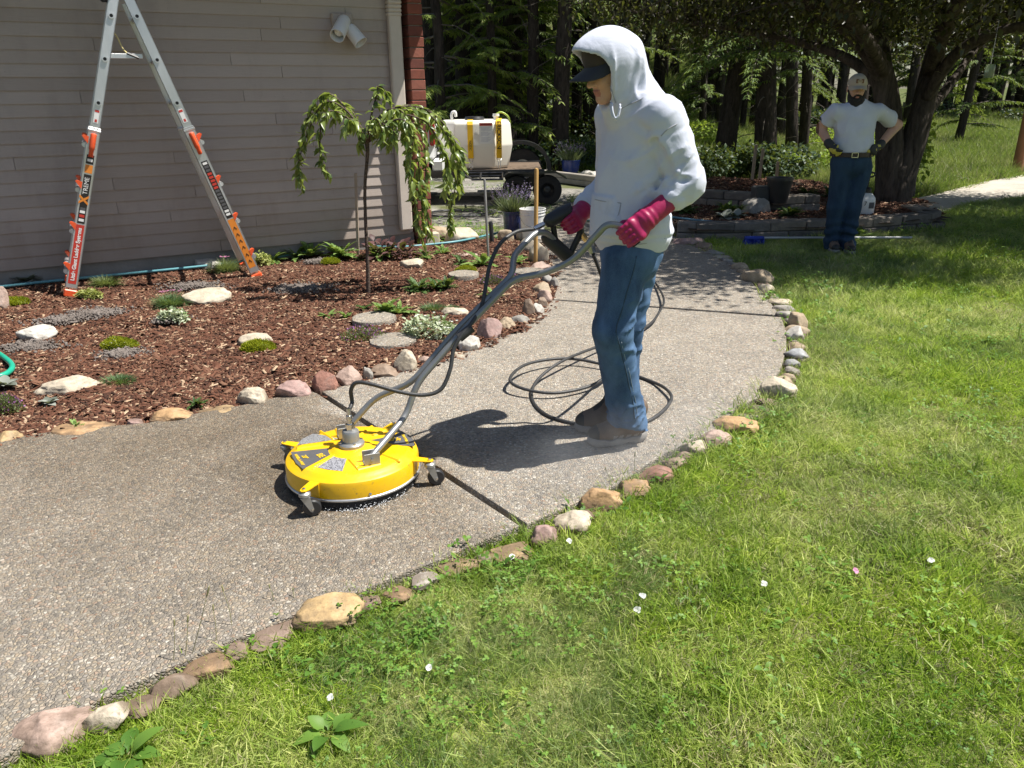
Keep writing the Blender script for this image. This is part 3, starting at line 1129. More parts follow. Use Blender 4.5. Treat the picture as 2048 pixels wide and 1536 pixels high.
edge = [q for q in STONES[-len(lawn_row):]]
nf = 0
for (q0, q1) in zip(edge[:-1], edge[1:]):
    d = math.hypot(q1[0] - q0[0], q1[1] - q0[1])
    gap = d - 0.85 * (q0[2] + q1[2])
    if gap < 0.035:
        continue
    m = 1 if gap < 0.20 else 2
    for j in range(m):
        t_ = (q0[2] * 0.85 + gap * (j + 0.5) / m) / d
        x, y = q0[0] + (q1[0] - q0[0]) * t_, q0[1] + (q1[1] - q0[1]) * t_
        a = min(0.11, gap / m * 0.55 + 0.012)
        r_ = random.Random(nf * 7 + 3)
        me = stone_mesh('edging_stone', a, a * r_.uniform(0.6, 0.9), a * 0.6, 900 + nf, 0.4, 3)
        tag(place('edging_stone', me, stone_mat(r_.choice([TAN, GRY, CRM, PNK, BRN, TAN])), loc=(x, y, -0.028), rot=(0, 0, r_.uniform(0, 3))),
            'small half buried stone wedged between larger stones on the lawn edge', 'stone', 'stones edging the lawn')
        STONES.append((x, y, a, a * 0.7))
        nf += 1

for k, (u, v, w, h, c, a, fl_, lb) in enumerate([
    (76, 664, 82, 34, WHT, 1, 0.3, 'white angular rock at the left of the mulch bed'), (143, 765, 130, 46, CRM, 0.6, 0.2, 'large cream slab rock beside the blue green tuft'),
    (415, 592, 92, 32, CRM, 0.1, 0.2, 'smooth pale oval boulder between the ladder legs'), (512, 678, 72, 34, CRM, 0.5, 0.3, 'cream flat rock behind a moss cushion'),
    (827, 525, 56, 25, CRM, 0.9, 0.5, 'flat topped buff rock right of the small tree'), (910, 622, 56, 26, CRM, 0, 0.1, 'smooth grey cream oval rock near the white flowers'),
    (416, 527, 66, 24, WHT, 1, 0.4, 'angular pale block by the wall left of the ladder foot'), (0, 603, 40, 42, PNK, 0.2, 0.1, 'pinkish rock cut by the left frame edge'),
    (930, 506, 56, 14, PNK, 0.7, 0.6, 'flat terracotta slab near the teal hose'), (922, 474, 66, 30, CRM, 0.2, 0.2, 'big pale boulder behind the teal hose'),
    (880, 462, 74, 26, TAN, 0.8, 0.6, 'flat brown slab by the brick corner'), (862, 478, 40, 18, ROS, 0.5, 0.1, 'small reddish rock against the brick corner'),
    (1012, 476, 32, 26, TAN, 0.5, 0.2, 'tan tilted rock left of the white bucket'), (1048, 470, 30, 20, CRM, 0.5, 0.2, 'cream rock at the foot of the bucket'),
]):
    stone(u, v, w, h, c, lb, None, a, name='garden_rock', seed=500 + k, cat='rock', sub=4 if k < 9 else 3, flat=fl_)

# ------------------------------------------------------------------ round stepping stones of the same aggregate
MAT_STEP = None
for k, (u, v, w, h, lb) in enumerate([(748, 640, 88, 27, 'pebbled round stepping stone behind the purple thyme'), (785, 685, 94, 29, 'pebbled round stepping stone in front of the white flowers'),
                                      (927, 551, 62, 16, 'pebbled round stepping stone left of the cleaner hose'), (1057, 546, 66, 20, 'pebbled round stepping stone right of the cleaner handle')]):
    g = G(u, v + 2)
    a = w * mpp(g) / 2
    n = 40
    r = np.random.RandomState(40 + k)
    ph = r.uniform(0, 6, 4)
    V, F = [], []
    for i in range(n):
        t = 2 * math.pi * i / n
        q = 1 + 0.025 * math.sin(3 * t + ph[0]) + 0.02 * math.sin(5 * t + ph[1]) + 0.012 * math.sin(11 * t + ph[2])
        for rad, z in ((0.985, -0.03), (1.0, 0.018), (0.975, 0.03), (0.6, 0.034)):
            V.append((a * q * rad * math.cos(t), a * q * rad * math.sin(t), z))
    for i in range(n):
        for j in range(3):
            F.append((i * 4 + j, ((i + 1) % n) * 4 + j, ((i + 1) % n) * 4 + j + 1, i * 4 + j + 1))
    F.append([i * 4 + 3 for i in range(n)])
    o = MB().add(V, F).build('stepping_stone', stone_mat(GRY) if False else MAT_CONC, smooth=False, angle=45, loc=(g[0], g[1], 0.0))
    tag(o, lb, 'stepping stone', 'stepping stones in the mulch bed')

# ------------------------------------------------------------------ bark chips
def chip_patch(name, n, rad, seed, lo=0.014, hi=0.075):
    r = np.random.RandomState(seed)
    L = r.uniform(lo, hi, n) * r.uniform(0.6, 1, n)
    L[:4] *= 1.9
    W = L * r.uniform(0.08, 0.26, n) + 0.0025
    T = r.uniform(0.002, 0.005, n)
    V0 = np.array([[-1, -1, 0], [1, -0.8, 0], [0.9, 1, 0], [-1, 0.9, 0], [-0.9, -0.8, 1], [0.95, -0.7, 1], [0.85, 0.8, 1], [-0.95, 0.7, 1]], float)
    F0 = np.array([[0, 1, 5, 4], [1, 2, 6, 5], [2, 3, 7, 6], [3, 0, 4, 7], [4, 5, 6, 7]])
    yaw, pit, rol = r.uniform(0, 6.28, n), r.normal(0, 0.28, n), r.normal(0, 0.35, n)
    rr_, th = rad * np.sqrt(r.uniform(0, 1, n)), r.uniform(0, 6.28, n)
    z = r.uniform(-0.004, 0.016, n)
    V = V0[None] * np.stack([L / 2, W / 2, T], 1)[:, None]
    cr, sr, cp, sp, cy, sy = np.cos(rol), np.sin(rol), np.cos(pit), np.sin(pit), np.cos(yaw), np.sin(yaw)
    y = V[..., 1] * cr[:, None] - V[..., 2] * sr[:, None]
    zz = V[..., 1] * sr[:, None] + V[..., 2] * cr[:, None]
    x = V[..., 0] * cp[:, None] + zz * sp[:, None]
    zz = -V[..., 0] * sp[:, None] + zz * cp[:, None]
    X = x * cy[:, None] - y * sy[:, None] + (rr_ * np.cos(th))[:, None]
    Y = x * sy[:, None] + y * cy[:, None] + (rr_ * np.sin(th))[:, None]
    V = np.stack([X, Y, zz + z[:, None]], -1).reshape(-1, 3)
    F = (F0[None] + 8 * np.arange(n)[:, None, None]).reshape(-1, 4)
    return mesh_np(name, V, F, attrs={'rnd': np.repeat(r.uniform(0, 1, n), 8)})


def mat_chip():
    t = NT('bark_chip')
    a = t.attr('rnd')
    col = t.ramp(a, [(0.0, (0.030, 0.014, 0.009)), (0.35, (0.098, 0.040, 0.022)), (0.65, (0.165, 0.070, 0.040)), (0.82, (0.22, 0.12, 0.072)), (0.91, (0.36, 0.23, 0.14)), (1.0, (0.55, 0.41, 0.27))])
    n = t.noise(t.vscale(t.pos(True), (1, 1, 1)), 160, 2)
    col = t.mix(t.mapr(n, 0.35, 0.65, 0, 0.45), col, mul((0.10, 0.055, 0.04), 0.6))
    pz = t.mapr(t.noise(t.pos(), 1.3, 3), 0.38, 0.66, 0.0, 1.0)
    col = t.mix(t.math('MULTIPLY', pz, 0.5), col, t.mix(1.0, col, (0.75, 0.66, 0.62), 'MULTIPLY'))
    return t.done(t.bsdf(col, 0.8, spec=0.25))


MAT_CHIP = mat_chip()
patches = [chip_patch('chips', 90, 0.10, 60 + k) for k in range(7)]
for m in patches:
    m.materials.append(MAT_CHIP)
xs = np.array([q[0] for q in bed_poly])
ys = np.array([q[1] for q in bed_poly])
n = 9000
px_, py_ = RS.uniform(-6.0, xs.max(), n), RS.uniform(ys.min(), ys.max(), n)
ok = in_poly(px_, py_, bed_poly)
pts = np.stack([px_, py_, bed_z(px_, py_)], 1)
q = to_px(pts)
ok &= (q[:, 0] > -80) & (q[:, 1] < 960)
# keep chips off the path edge
inner = in_poly(px_ + 0.0, py_ + 0.0, path_poly)
ok &= ~inner
pts = pts[ok]
chips = scatter('bark_chips', pts, RS.uniform(0, 6.28, len(pts)), RS.uniform(0.8, 1.25, len(pts)), RS.randint(0, 7, len(pts)), patches)
tag(chips, 'reddish brown bark chips spread over the garden bed', 'bark mulch')

SOILP = None
# grey crumbly soil heaps round the young plants
crumbs = []
ICO_S = ico(1)
MAT_SOIL = mat_ground('ash_soil', [(0.3, (0.11, 0.09, 0.078)), (0.5, (0.20, 0.17, 0.15)), (0.7, (0.31, 0.275, 0.25))], 16, 0.9, 70)
for k, (u, v, w, h) in enumerate([(195, 626, 120, 30), (245, 708, 90, 30), (60, 694, 110, 30), (385, 572, 110, 28), (640, 523, 60, 16), (335, 640, 60, 18), (120, 640, 90, 28), (600, 577, 130, 26)]):
    g = G(u, v)
    a = w * mpp(g) / 2 * 0.9
    V, F = ICO3
    r = fbm(V + k * 9, 2.2, k, 4)
    lump = fbm(V * [1, 1, 0.6] + k * 5, 9, k + 3, 3)
    Vv = V * (1 + 0.26 * r + 0.10 * lump)[:, None] * [a * 0.8, a * 0.42, 0.016]
    o = place('soil_heap', mesh_np('soil_heap', Vv, F, smooth=True), MAT_SOIL, loc=(g[0], g[1], -0.012))
    tag(o, kind='structure')
    m = int(650 * a)
    r2 = np.random.RandomState(k)
    th, q = r2.uniform(0, 6.28, m), np.abs(r2.normal(0, 0.62, m))
    crumbs.append(np.stack([g[0] + a * q * np.cos(th), g[1] + a * 0.5 * q * np.sin(th), 0.012 * np.clip(1.1 - q, 0, 1) - 0.008], 1))
CR = []
for k in range(4):
    V, F = ICO_S
    r2 = np.random.RandomState(k + 50)
    vs, fs = [], []
    for j in range(14):
        sz = r2.uniform(0.002, 0.009) if j else 0.012
        vs.append(V * (1 + 0.35 * r2.uniform(-1, 1, (len(V), 1))) * sz + [*r2.normal(0, 0.035, 2), r2.uniform(0, 0.012)])
        fs.append(F + j * len(V))
    CR.append(mesh_np('crumb', np.concatenate(vs), np.concatenate(fs), mats=[MAT_SOIL]))
cp = np.concatenate(crumbs)
tag(scatter('soil_crumbs', cp, RS.uniform(0, 6.28, len(cp)), RS.uniform(0.7, 1.3, len(cp)), RS.randint(0, 4, len(cp)), CR), 'grey soil crumbs heaped round the young plants', 'soil')


# ================================================================== leaves and small plants
def leaves_np(base, d, up, L, W, bend, prof=((0, 0.15), (0.3, 0.9), (0.6, 1.0), (0.85, 0.55), (1, 0.02)), fold=0.25, rnd=None, seed=0):
    """strip leaves: base points, directions, upper side, length, half width, droop"""
    base, d, up = (np.asarray(q, float) for q in (base, d, up))
    n = len(base)
    L, W, bend = (np.broadcast_to(np.asarray(q, float), (n,)) for q in (L, W, bend))
    d = d / (np.linalg.norm(d, axis=1)[:, None] + 1e-9)
    side = np.cross(d, up)
    side /= np.linalg.norm(side, axis=1)[:, None] + 1e-9
    nrm = np.cross(side, d)
    V = []
    m = len(prof)
    for t, w in prof:
        c = base + d * (L * (t - 0.12 * bend * t * t))[:, None] - nrm * (L * bend * t * t)[:, None]
        o = side * (W * w)[:, None]
        lift = nrm * (W * w * fold)[:, None]
        V += [c - o + lift, c, c + o + lift]
    V = np.stack(V, 1)
    F0 = []
    for k in range(m - 1):
        a = 3 * k
        F0 += [(a, a + 1, a + 4, a + 3), (a + 1, a + 2, a + 5, a + 4)]
    F = (np.array(F0)[None] + (3 * m) * np.arange(n)[:, None, None]).reshape(-1, 4)
    rnd = np.random.RandomState(seed).uniform(0, 1, n) if rnd is None else rnd
    return V.reshape(-1, 3), F, np.repeat(rnd, 3 * m)


LEAF_S = ((0, 0.25), (0.45, 1.0), (1, 0.03))
BLADE = ((0, 0.8), (0.5, 0.75), (1, 0.03))


def leaf_mesh(name, *a, mat=None, **k):
    V, F, r = leaves_np(*a, **k)
    return mesh_np(name, V, F, attrs={'rnd': r}, mats=[mat] if mat else None)


def dome_pts(n, a, b, c, r, jit=0.15):
    th = r.uniform(0, 2 * math.pi, n)
    z = r.uniform(0.0, 1, n)
    q = np.sqrt(1 - z * z)
    N = np.stack([q * np.cos(th), q * np.sin(th), z], 1)
    Pp = N * np.array([a, b, c]) * (1 + jit * r.uniform(-1, 0.4, n))[:, None]
    return Pp, N


LM_MOSS = leaf_mat('moss_leaf', (0.17, 0.21, 0.008), (0.36, 0.38, 0.02), 0.3, 0.6)
LM_CUSH = leaf_mat('blue_green_blade', (0.06, 0.12, 0.045), (0.16, 0.25, 0.11), 0.25)
LM_OLIVE = leaf_mat('soft_green_blade', (0.11, 0.15, 0.05), (0.26, 0.31, 0.13), 0.25)
LM_WEED = leaf_mat('weed_leaf', (0.10, 0.19, 0.045), (0.26, 0.38, 0.11), 0.35)
LM_WEEDD = leaf_mat('dark_weed_leaf', (0.035, 0.08, 0.025), (0.10, 0.17, 0.05), 0.3)
LM_VARI = leaf_mat('variegated_leaf', (0.16, 0.25, 0.09), (0.62, 0.66, 0.50), 0.25)
LM_LIME = leaf_mat('lime_leaf', (0.25, 0.30, 0.06), (0.48, 0.50, 0.20), 0.3)
LM_PURP = leaf_mat('purple_flower', (0.22, 0.07, 0.25), (0.42, 0.18, 0.42), 0.25)
LM_THYME = leaf_mat('thyme_leaf', (0.07, 0.10, 0.035), (0.19, 0.23, 0.10), 0.25)
LM_HEUCH = leaf_mat('purple_leaf', (0.045, 0.018, 0.020), (0.15, 0.075, 0.075), 0.2)
LM_SILV = leaf_mat('silvery_leaf', (0.13, 0.15, 0.12), (0.33, 0.35, 0.31), 0.2)
LM_WHITE = leaf_mat('white_petal', (0.70, 0.70, 0.66), (0.86, 0.86, 0.84), 0.3)
LM_PINK = leaf_mat('pink_petal', (0.50, 0.15, 0.34), (0.68, 0.32, 0.50), 0.3)
UPV = np.array([0, 0, 1.0])


def plant(name, u, v, w, h, kind, label, cat='plant', seed=0, group=None, z=0.0):
    g = G(u, v + h * 0.42)
    k = mpp(g)
    a = w * k / 2
    if kind in ('weed', 'weedd'):
        w, h = w * 1.15, h * 1.3
    hh = max(0.03, h * k * 0.85)
    r = np.random.RandomState(seed)
    root = empty(name, (g[0], g[1], z), label, cat, group)
    if kind == 'moss':
        n = int(1800)
        Pp, N = dome_pts(n, a, a * 0.62, min(hh * 0.7, 0.09), r)
        Pp *= (1 + 0.16 * fbm(N * 1.0 + seed, 1.6, seed)[:, None])
        d = N + r.normal(0, 0.35, (n, 3)) + [0, 0, 0.5]
        place('foliage', leaf_mesh('foliage', Pp * 0.95, d, r.normal(size=(n, 3)), r.uniform(0.012, 0.022, n), 0.0026, 0.2, prof=LEAF_S, seed=seed), LM_MOSS, root)
        core = MB().lathe([(0, -0.02), (1, -0.02), (0.95, 0.3), (0.7, 0.68), (0.3, 0.88), (0, 0.9)], 20)
        me = core.mesh('moss_core', True)
        me.transform(Matrix.Diagonal((a * 0.9, a * 0.56, min(hh * 0.7, 0.09), 1)))
        place('mat_core', me, LM_MOSS, root)
        if seed % 2:
            q = r.choice(n, 70)
            place('flowers', leaf_mesh('flowers', Pp[q] * 1.02, N[q], r.normal(size=(70, 3)), 0.008, 0.004, 0, prof=LEAF_S, seed=seed), LM_WHITE, root)
    elif kind in ('tuft', 'olive'):
        n = 900
        th, q = r.uniform(0, 6.28, n), np.sqrt(r.uniform(0, 1, n))
        B = np.stack([a * 0.75 * q * np.cos(th), a * 0.5 * q * np.sin(th), 0 * q - 0.01], 1)
        d = np.stack([np.cos(th) * q * 1.0, np.sin(th) * q * 1.0, 0 * q + 0.75], 1) + r.normal(0, 0.28, (n, 3))
        place('foliage', leaf_mesh('foliage', B, d, -np.stack([np.cos(th), np.sin(th), 0 * th], 1) + UPV, hh * r.uniform(0.55, 1.1, n), 0.0022, r.uniform(0.1, 0.5, n), prof=BLADE, fold=0.1, seed=seed), LM_CUSH if kind == 'tuft' else LM_OLIVE, root)
        if seed % 3 == 0:
            m = 14
            Bf = np.stack([r.uniform(-0.6, 0.6, m) * a, r.uniform(-0.4, 0.4, m) * a, np.full(m, hh * 0.8)], 1)
            Bf = np.repeat(Bf, 5, 0)
            t2 = np.tile(np.arange(5) * 1.2566, m)
            place('flowers', leaf_mesh('flowers', Bf, np.stack([np.cos(t2), np.sin(t2), 0 * t2 + 0.5], 1), np.tile(UPV, (5 * m, 1)), 0.011, 0.005, 0.1, prof=LEAF_S, seed=seed), LM_PINK, root)
    elif kind in ('weed', 'weedd', 'silver', 'heuch'):
        mat = {'weed': LM_WEED, 'weedd': LM_WEEDD, 'silver': LM_SILV, 'heuch': LM_HEUCH}[kind]
        heads = max(1, int(round(w / 38))) if kind != 'heuch' else 6
        B, D, U, L, W, Bd = [], [], [], [], [], []
        for c in range(heads):
            cx = (0 if heads == 1 else r.uniform(-0.75, 0.75)) * a
            cy = r.uniform(-0.5, 0.5) * a * 0.6 if heads > 1 else 0
            m = r.randint(11, 17) if kind != 'heuch' else 22
            for j in range(m):
                t = j * 2.399 + r.uniform(-0.3, 0.3)
                el = r.uniform(0.15, 1.15)
                ln = min(max(hh * 1.15, 0.05), 0.22) * r.uniform(0.65, 1.1)
                bs = np.array([cx, cy, 0.0])
                dv = np.array([math.cos(t) * math.cos(el), math.sin(t) * math.cos(el), math.sin(el)])
                if kind == 'heuch':
                    bs = bs + dv * ln * r.uniform(0.3, 0.8)
                    ln *= 0.42
                # lobed outline: a blade with smaller side leaflets
                B.append(bs); D.append(dv); U.append(UPV + 0.01); L.append(ln); W.append(ln * (0.15 if kind in ('weed', 'weedd') else 0.34)); Bd.append(r.uniform(0.2, 0.55))
                if kind in ('weed', 'weedd'):
                    for f_ in (0.35, 0.55, 0.75):
                        for sg in (-1, 1):
                            s_ = np.cross(dv, UPV) * sg
                            B.append(bs + dv * ln * f_ * 0.95 - UPV * ln * 0.3 * f_ * f_); D.append(dv * 0.6 + s_ * 0.8); U.append(UPV + 0.01)
                            L.append(ln * 0.26 * (1.15 - f_ * 0.5)); W.append(ln * 0.055); Bd.append(0.2)
        place('foliage', leaf_mesh('foliage', B, D, U, np.array(L), np.array(W), np.array(Bd), seed=seed), mat, root)
    elif kind in ('vari', 'lime'):
        n = int(300 + w * 4)
        Pp, N = dome_pts(n, a, a * 0.6, hh * 0.75, r, 0.35)
        Pp *= (1 + 0.3 * fbm(N * 1.0 + seed, 2.2, seed)[:, None])
        d = N * 0.8 + r.normal(0, 0.5, (n, 3)) + [0, 0, 0.3]
        place('foliage', leaf_mesh('foliage', Pp, d, np.tile(UPV, (n, 1)) + r.normal(0, 0.3, (n, 3)), r.uniform(0.016, 0.034, n), r.uniform(0.007, 0.012, n), 0.3, seed=seed), LM_VARI if kind == 'vari' else LM_LIME, root)
        if kind == 'vari' and w > 70:
            q = r.choice(n, 60)
            Bf = np.repeat(Pp[q] * 1.05 + [0, 0, 0.02], 5, 0)
            t2 = np.tile(np.arange(5) * 1.2566, 60)
            place('flowers', leaf_mesh('flowers', Bf, np.stack([np.cos(t2), np.sin(t2), 0 * t2 + 0.8], 1), np.tile(UPV, (300, 1)), 0.013, 0.006, 0.1, prof=LEAF_S, seed=seed), LM_WHITE, root)
    elif kind == 'thyme':
        n = 900
        Pp, N = dome_pts(n, a, a * 0.6, hh * 0.6, r, 0.5)
        d = N * 0.6 + r.normal(0, 0.4, (n, 3)) + [0, 0, 0.5]
        place('foliage', leaf_mesh('foliage', Pp, d, r.normal(size=(n, 3)), r.uniform(0.01, 0.022, n), 0.004, 0.2, prof=LEAF_S, seed=seed), LM_THYME, root)
        q = r.choice(n, 330)
        q = q[fbm(N[q] + seed, 2.0, 3) > -0.35]
        m = len(q)
        place('flowers', leaf_mesh('flowers', Pp[q] * 1.04 + [0, 0, 0.012], N[q] * 0.5 + r.normal(0, 0.5, (m, 3)) + UPV, r.normal(size=(m, 3)), r.uniform(0.008, 0.016, m), 0.0045, 0.0, prof=LEAF_S, seed=seed), LM_PURP, root)
    return root


for k, a in enumerate([
    (240, 681, 72, 30, 'moss', 'lime green moss cushion with tiny flowers above a grey soil heap'), (517, 686, 66, 32, 'moss', 'lime green moss cushion in front of the cream flat rock'),
    (30, 599, 60, 18, 'moss', 'lime green moss cushion at the left frame edge'), (661, 519, 40, 16, 'moss', 'small lime green moss cushion left of the small tree trunk'),
    (932, 535, 40, 16, 'moss', 'small lime green moss cushion behind a round stepping stone')]):
    plant('moss_cushion', *a[:5], a[5], 'moss', 21 + k)
for k, a in enumerate([
    (343, 592, 64, 36, 'tuft', 'grassy green cushion with pink flowers left of the smooth boulder'), (238, 753, 62, 26, 'tuft', 'blue green grassy tuft right of the large cream rock'),
    (212, 556, 58, 26, 'olive', 'soft grey green tuft right of the left ladder leg'), (452, 524, 34, 40, 'olive', 'upright feathery green plant by the pale block near the ladder'),
    (905, 612, 30, 16, 'tuft', 'small tuft with a pink flower above the grey oval rock'), (866, 610, 40, 26, 'tuft', 'green cushion with a few pink flowers behind the white flowers')]):
    plant('grassy_plant', *a[:5], a[5], 'plant', 30 + k)
for k, a in enumerate([
    (346, 628, 56, 32, 'vari', 'cream and green variegated plant below the smooth boulder'), (860, 650, 118, 56, 'vari', 'wide pale plant with white blossoms beside the cleaner handle'),
    (180, 586, 42, 22, 'lime', 'yellow green leafy plant right of the near ladder foot'), (520, 515, 44, 30, 'lime', 'pale lime plant behind the right ladder foot')]):
    plant('leafy_plant', *a[:5], a[5], 'plant', 51 + k)
for k, a in enumerate([
    (728, 662, 84, 42, 'thyme', 'creeping thyme with purple flowers between two stepping stones'), (8, 797, 66, 62, 'thyme', 'purple flowering plant cut by the left frame edge'),
    (985, 556, 44, 28, 'thyme', 'small purple thyme beside the cleaner hose'), (1030, 556, 30, 22, 'thyme', 'tiny purple thyme under the handle fork')]):
    plant('creeping_thyme', *a[:5], a[5], 'thyme', 71 + k)
plant('purple_plant', 790, 492, 110, 50, 'heuch', 'dark purple leaved plant at the wall right of the small tree', 'plant', 81)
plant('silvery_plant', 62, 553, 84, 30, 'silver', 'low silvery leaved plant in front of the foundation at left', 'plant', 82)
for k, (u, v, w, h, kd, where) in enumerate([
    (330, 520, 44, 20, 'weed', 'left of the pale block by the wall'), (296, 522, 40, 22, 'weed', 'alone between ladder leg and wall centre'), (383, 518, 38, 20, 'weed', 'just left of the pale block'),
    (548, 510, 36, 26, 'weed', 'right of the right ladder foot by the wall'), (610, 497, 58, 38, 'weed', 'biggest along the wall left of the thin stake'), (690, 493, 50, 46, 'weed', 'tall one at the base of the thin stake'),
    (758, 500, 40, 34, 'weed', 'directly right of the small tree trunk'), (655, 625, 44, 22, 'weed', 'left in the pair above the purple thyme'), (690, 628, 22, 18, 'weed', 'right in the pair above the purple thyme'),
    (790, 612, 58, 36, 'weed', 'leafy one behind the stepping stone and white flowers'), (727, 609, 34, 20, 'weedd', 'dark one below the small tree trunk'),
    (835, 569, 62, 28, 'weedd', 'spreading dark one left of two below the buff rock'), (888, 566, 58, 30, 'weedd', 'spreading one right of two below the buff rock'),
    (988, 584, 34, 26, 'weed', 'pale one under the cleaner handle'), (850, 506, 36, 22, 'weed', 'in front of the teal hose at the brick corner'), (886, 500, 34, 20, 'weed', 'by the teal hose below the big pale boulder'),
    (920, 518, 40, 20, 'weedd', 'dark one in front of the terracotta slab'), (966, 512, 48, 40, 'weed', 'at the base of the thin metal stake'), (1036, 516, 22, 22, 'weed', 'small one left of the wooden pole'),
    (395, 802, 50, 18, 'weedd', 'dark flat one beside the bed edging stones'), (152, 848, 18, 12, 'weed', 'tiny one above the long orange edging stone'), (10, 760, 50, 30, 'silver', 'purplish one by the green hose loop'),
    (100, 800, 60, 22, 'silver', 'greyish low one below the large cream rock'), (190, 518, 30, 26, 'weed', 'between ladder leg and foundation')]):
    plant('weed', u, v, w, h, kd, 'lobed leaf weed, %s' % where, 'weed', 90 + k, 'weeds in the mulch bed')
# ================================================================== grass
def blade_mat(name, stops, dry, trans=0.3, patch=0.9, lo=0.46, hi=0.66, root=(0.05, 0.06, 0.018), hz=0.05):
    """grass blade: each blade its own shade, worn straw patches across the lawn"""
    t = NT(name)
    a = t.attr('rnd')
    ir = t.n('ShaderNodeObjectInfo').outputs['Random']
    f = t.math('ADD', t.math('MULTIPLY', a, 0.6), t.math('MULTIPLY', ir, 0.4))
    col = t.ramp(f, stops)
    p = t.pos()
    n = t.noise(p, patch, 4, 0.6)
    n2 = t.noise(p, patch * 5.5, 3, 0.6)
    m = t.mapr(t.math('ADD', t.math('MULTIPLY', n, 0.7), t.math('MULTIPLY', n2, 0.3)), lo, hi)
    m = t.math('MULTIPLY', m, t.mapr(a, 0.1, 0.7, 0.25, 1.0))
    col = t.mix(m, col, dry)
    dk = t.mapr(t.noise(p, patch * 2.6, 3, 0.6), 0.36, 0.58, 0.58, 1.0)
    col = t.mix(1.0, col, t.n('ShaderNodeCombineColor', ins={0: dk, 1: t.math('POWER', dk, 0.7), 2: dk}).outputs[0], 'MULTIPLY')
    b = t.bsdf(col, 0.5, spec=0.3)
    tr = t.n('ShaderNodeBsdfTranslucent', ins={'Color': t.mix(0.35, col, (0.46, 0.60, 0.09))})
    return t.done(t.n('ShaderNodeMixShader', ins={0: trans, 1: b.outputs[0], 2: tr.outputs[0]}))


BM_LAWN = blade_mat('lawn_blade', [(0.0, (0.07, 0.15, 0.015)), (0.35, (0.26, 0.40, 0.035)), (0.7, (0.50, 0.61, 0.085)), (1.0, (0.78, 0.80, 0.28))], (0.72, 0.68, 0.38), 0.48, lo=0.43, hi=0.64)
BM_DRY = blade_mat('straw_blade', [(0.0, (0.20, 0.19, 0.085)), (0.6, (0.38, 0.34, 0.18)), (1.0, (0.50, 0.45, 0.27))], (0.5, 0.45, 0.28), 0.2)
BM_BLUE = blade_mat('bluish_blade', [(0.0, (0.08, 0.16, 0.04)), (0.6, (0.21, 0.32, 0.09)), (1.0, (0.36, 0.46, 0.18))], (0.45, 0.45, 0.22), 0.42)
BM_CLOV = blade_mat('clover_leaf', [(0.0, (0.07, 0.16, 0.025)), (0.6, (0.17, 0.30, 0.05)), (1.0, (0.30, 0.44, 0.085))], (0.22, 0.28, 0.07), 0.3, lo=0.55, hi=0.8)
BM_MEAD = blade_mat('meadow_blade', [(0.0, (0.07, 0.13, 0.02)), (0.5, (0.17, 0.25, 0.04)), (1.0, (0.33, 0.36, 0.10))], (0.44, 0.37, 0.20), 0.4, patch=0.28, lo=0.5, hi=0.68)


def tuft(name, n, rad, h, w, lean, seed, mat, dry=0.0, segs=3):
    r = np.random.RandomState(seed)
    th, q = r.uniform(0, 6.28, n), rad * np.sqrt(r.uniform(0, 1, n))
    B = np.stack([q * np.cos(th), q * np.sin(th), np.full(n, -0.008)], 1)
    d = r.normal(0, lean, (n, 3)) * [1, 1, 0.2] + UPV
    U = r.normal(size=(n, 3))
    U[:, 2] = 0.3
    L = h * r.uniform(0.45, 1.15, n)
    prof = ((0, 0.9), (0.55, 0.75), (1, 0.04)) if segs == 2 else ((0, 0.9), (0.4, 0.9), (0.75, 0.6), (1, 0.04))
    V, F = blade_strip(B, d, U, L, w * r.uniform(0.7, 1.3, n), r.uniform(0.1, 0.75, n), prof)
    rn = np.repeat(r.uniform(0, 1, n), len(prof) * 2)
    midx = None
    mats = [mat]
    if dry:
        mats.append(BM_DRY)
        midx = np.repeat((r.uniform(0, 1, n) < dry).astype(int), len(prof) - 1)
    return mesh_np(name, V, F, attrs={'rnd': rn}, mats=mats, midx=midx)


def blade_strip(base, d, up, L, W, bend, prof):
    d = d / np.linalg.norm(d, axis=1)[:, None]
    side = np.cross(d, up)
    side /= np.linalg.norm(side, axis=1)[:, None] + 1e-9
    hd = d * [1, 1, 0] + up * [0.4, 0.4, 0]
    hd /= np.linalg.norm(hd, axis=1)[:, None] + 1e-9
    V = []
    for t, w in prof:
        c = base + d * (L * t)[:, None] + (hd * [1, 1, 0] * 0.7 - UPV * 0.55) * (L * bend * t * t)[:, None]
        o = side * (W * w)[:, None]
        V += [c - o, c + o]
    V = np.stack(V, 1)
    m = len(prof)
    F0 = np.array([(2 * k, 2 * k + 1, 2 * k + 3, 2 * k + 2) for k in range(m - 1)])
    F = (F0[None] + 2 * m * np.arange(len(base))[:, None, None]).reshape(-1, 4)
    return V.reshape(-1, 3), F


def clover(name, n, rad, seed, size=0.010):
    """small three-leaved clover and round weed leaves"""
    r = np.random.RandomState(seed)
    th, q = r.uniform(0, 6.28, n), rad * np.sqrt(r.uniform(0, 1, n))
    c = np.stack([q * np.cos(th), q * np.sin(th), r.uniform(0.018, 0.058, n)], 1)
    B = np.repeat(c, 3, 0)
    t2 = (r.uniform(0, 6.28, n)[:, None] + np.arange(3) * 2.094).ravel()
    d = np.stack([np.cos(t2), np.sin(t2), r.uniform(-0.15, 0.5, 3 * n)], 1)
    V, F, rn = leaves_np(B, d, np.tile(UPV, (3 * n, 1)), size * r.uniform(0.8, 1.5, 3 * n), size * 0.5, 0.2, prof=((0, 0.2), (0.55, 1.0), (0.9, 0.75), (1.0, 0.3)), fold=0.15, seed=seed)
    return mesh_np(name, V, F, attrs={'rnd': rn}, mats=[BM_CLOV])


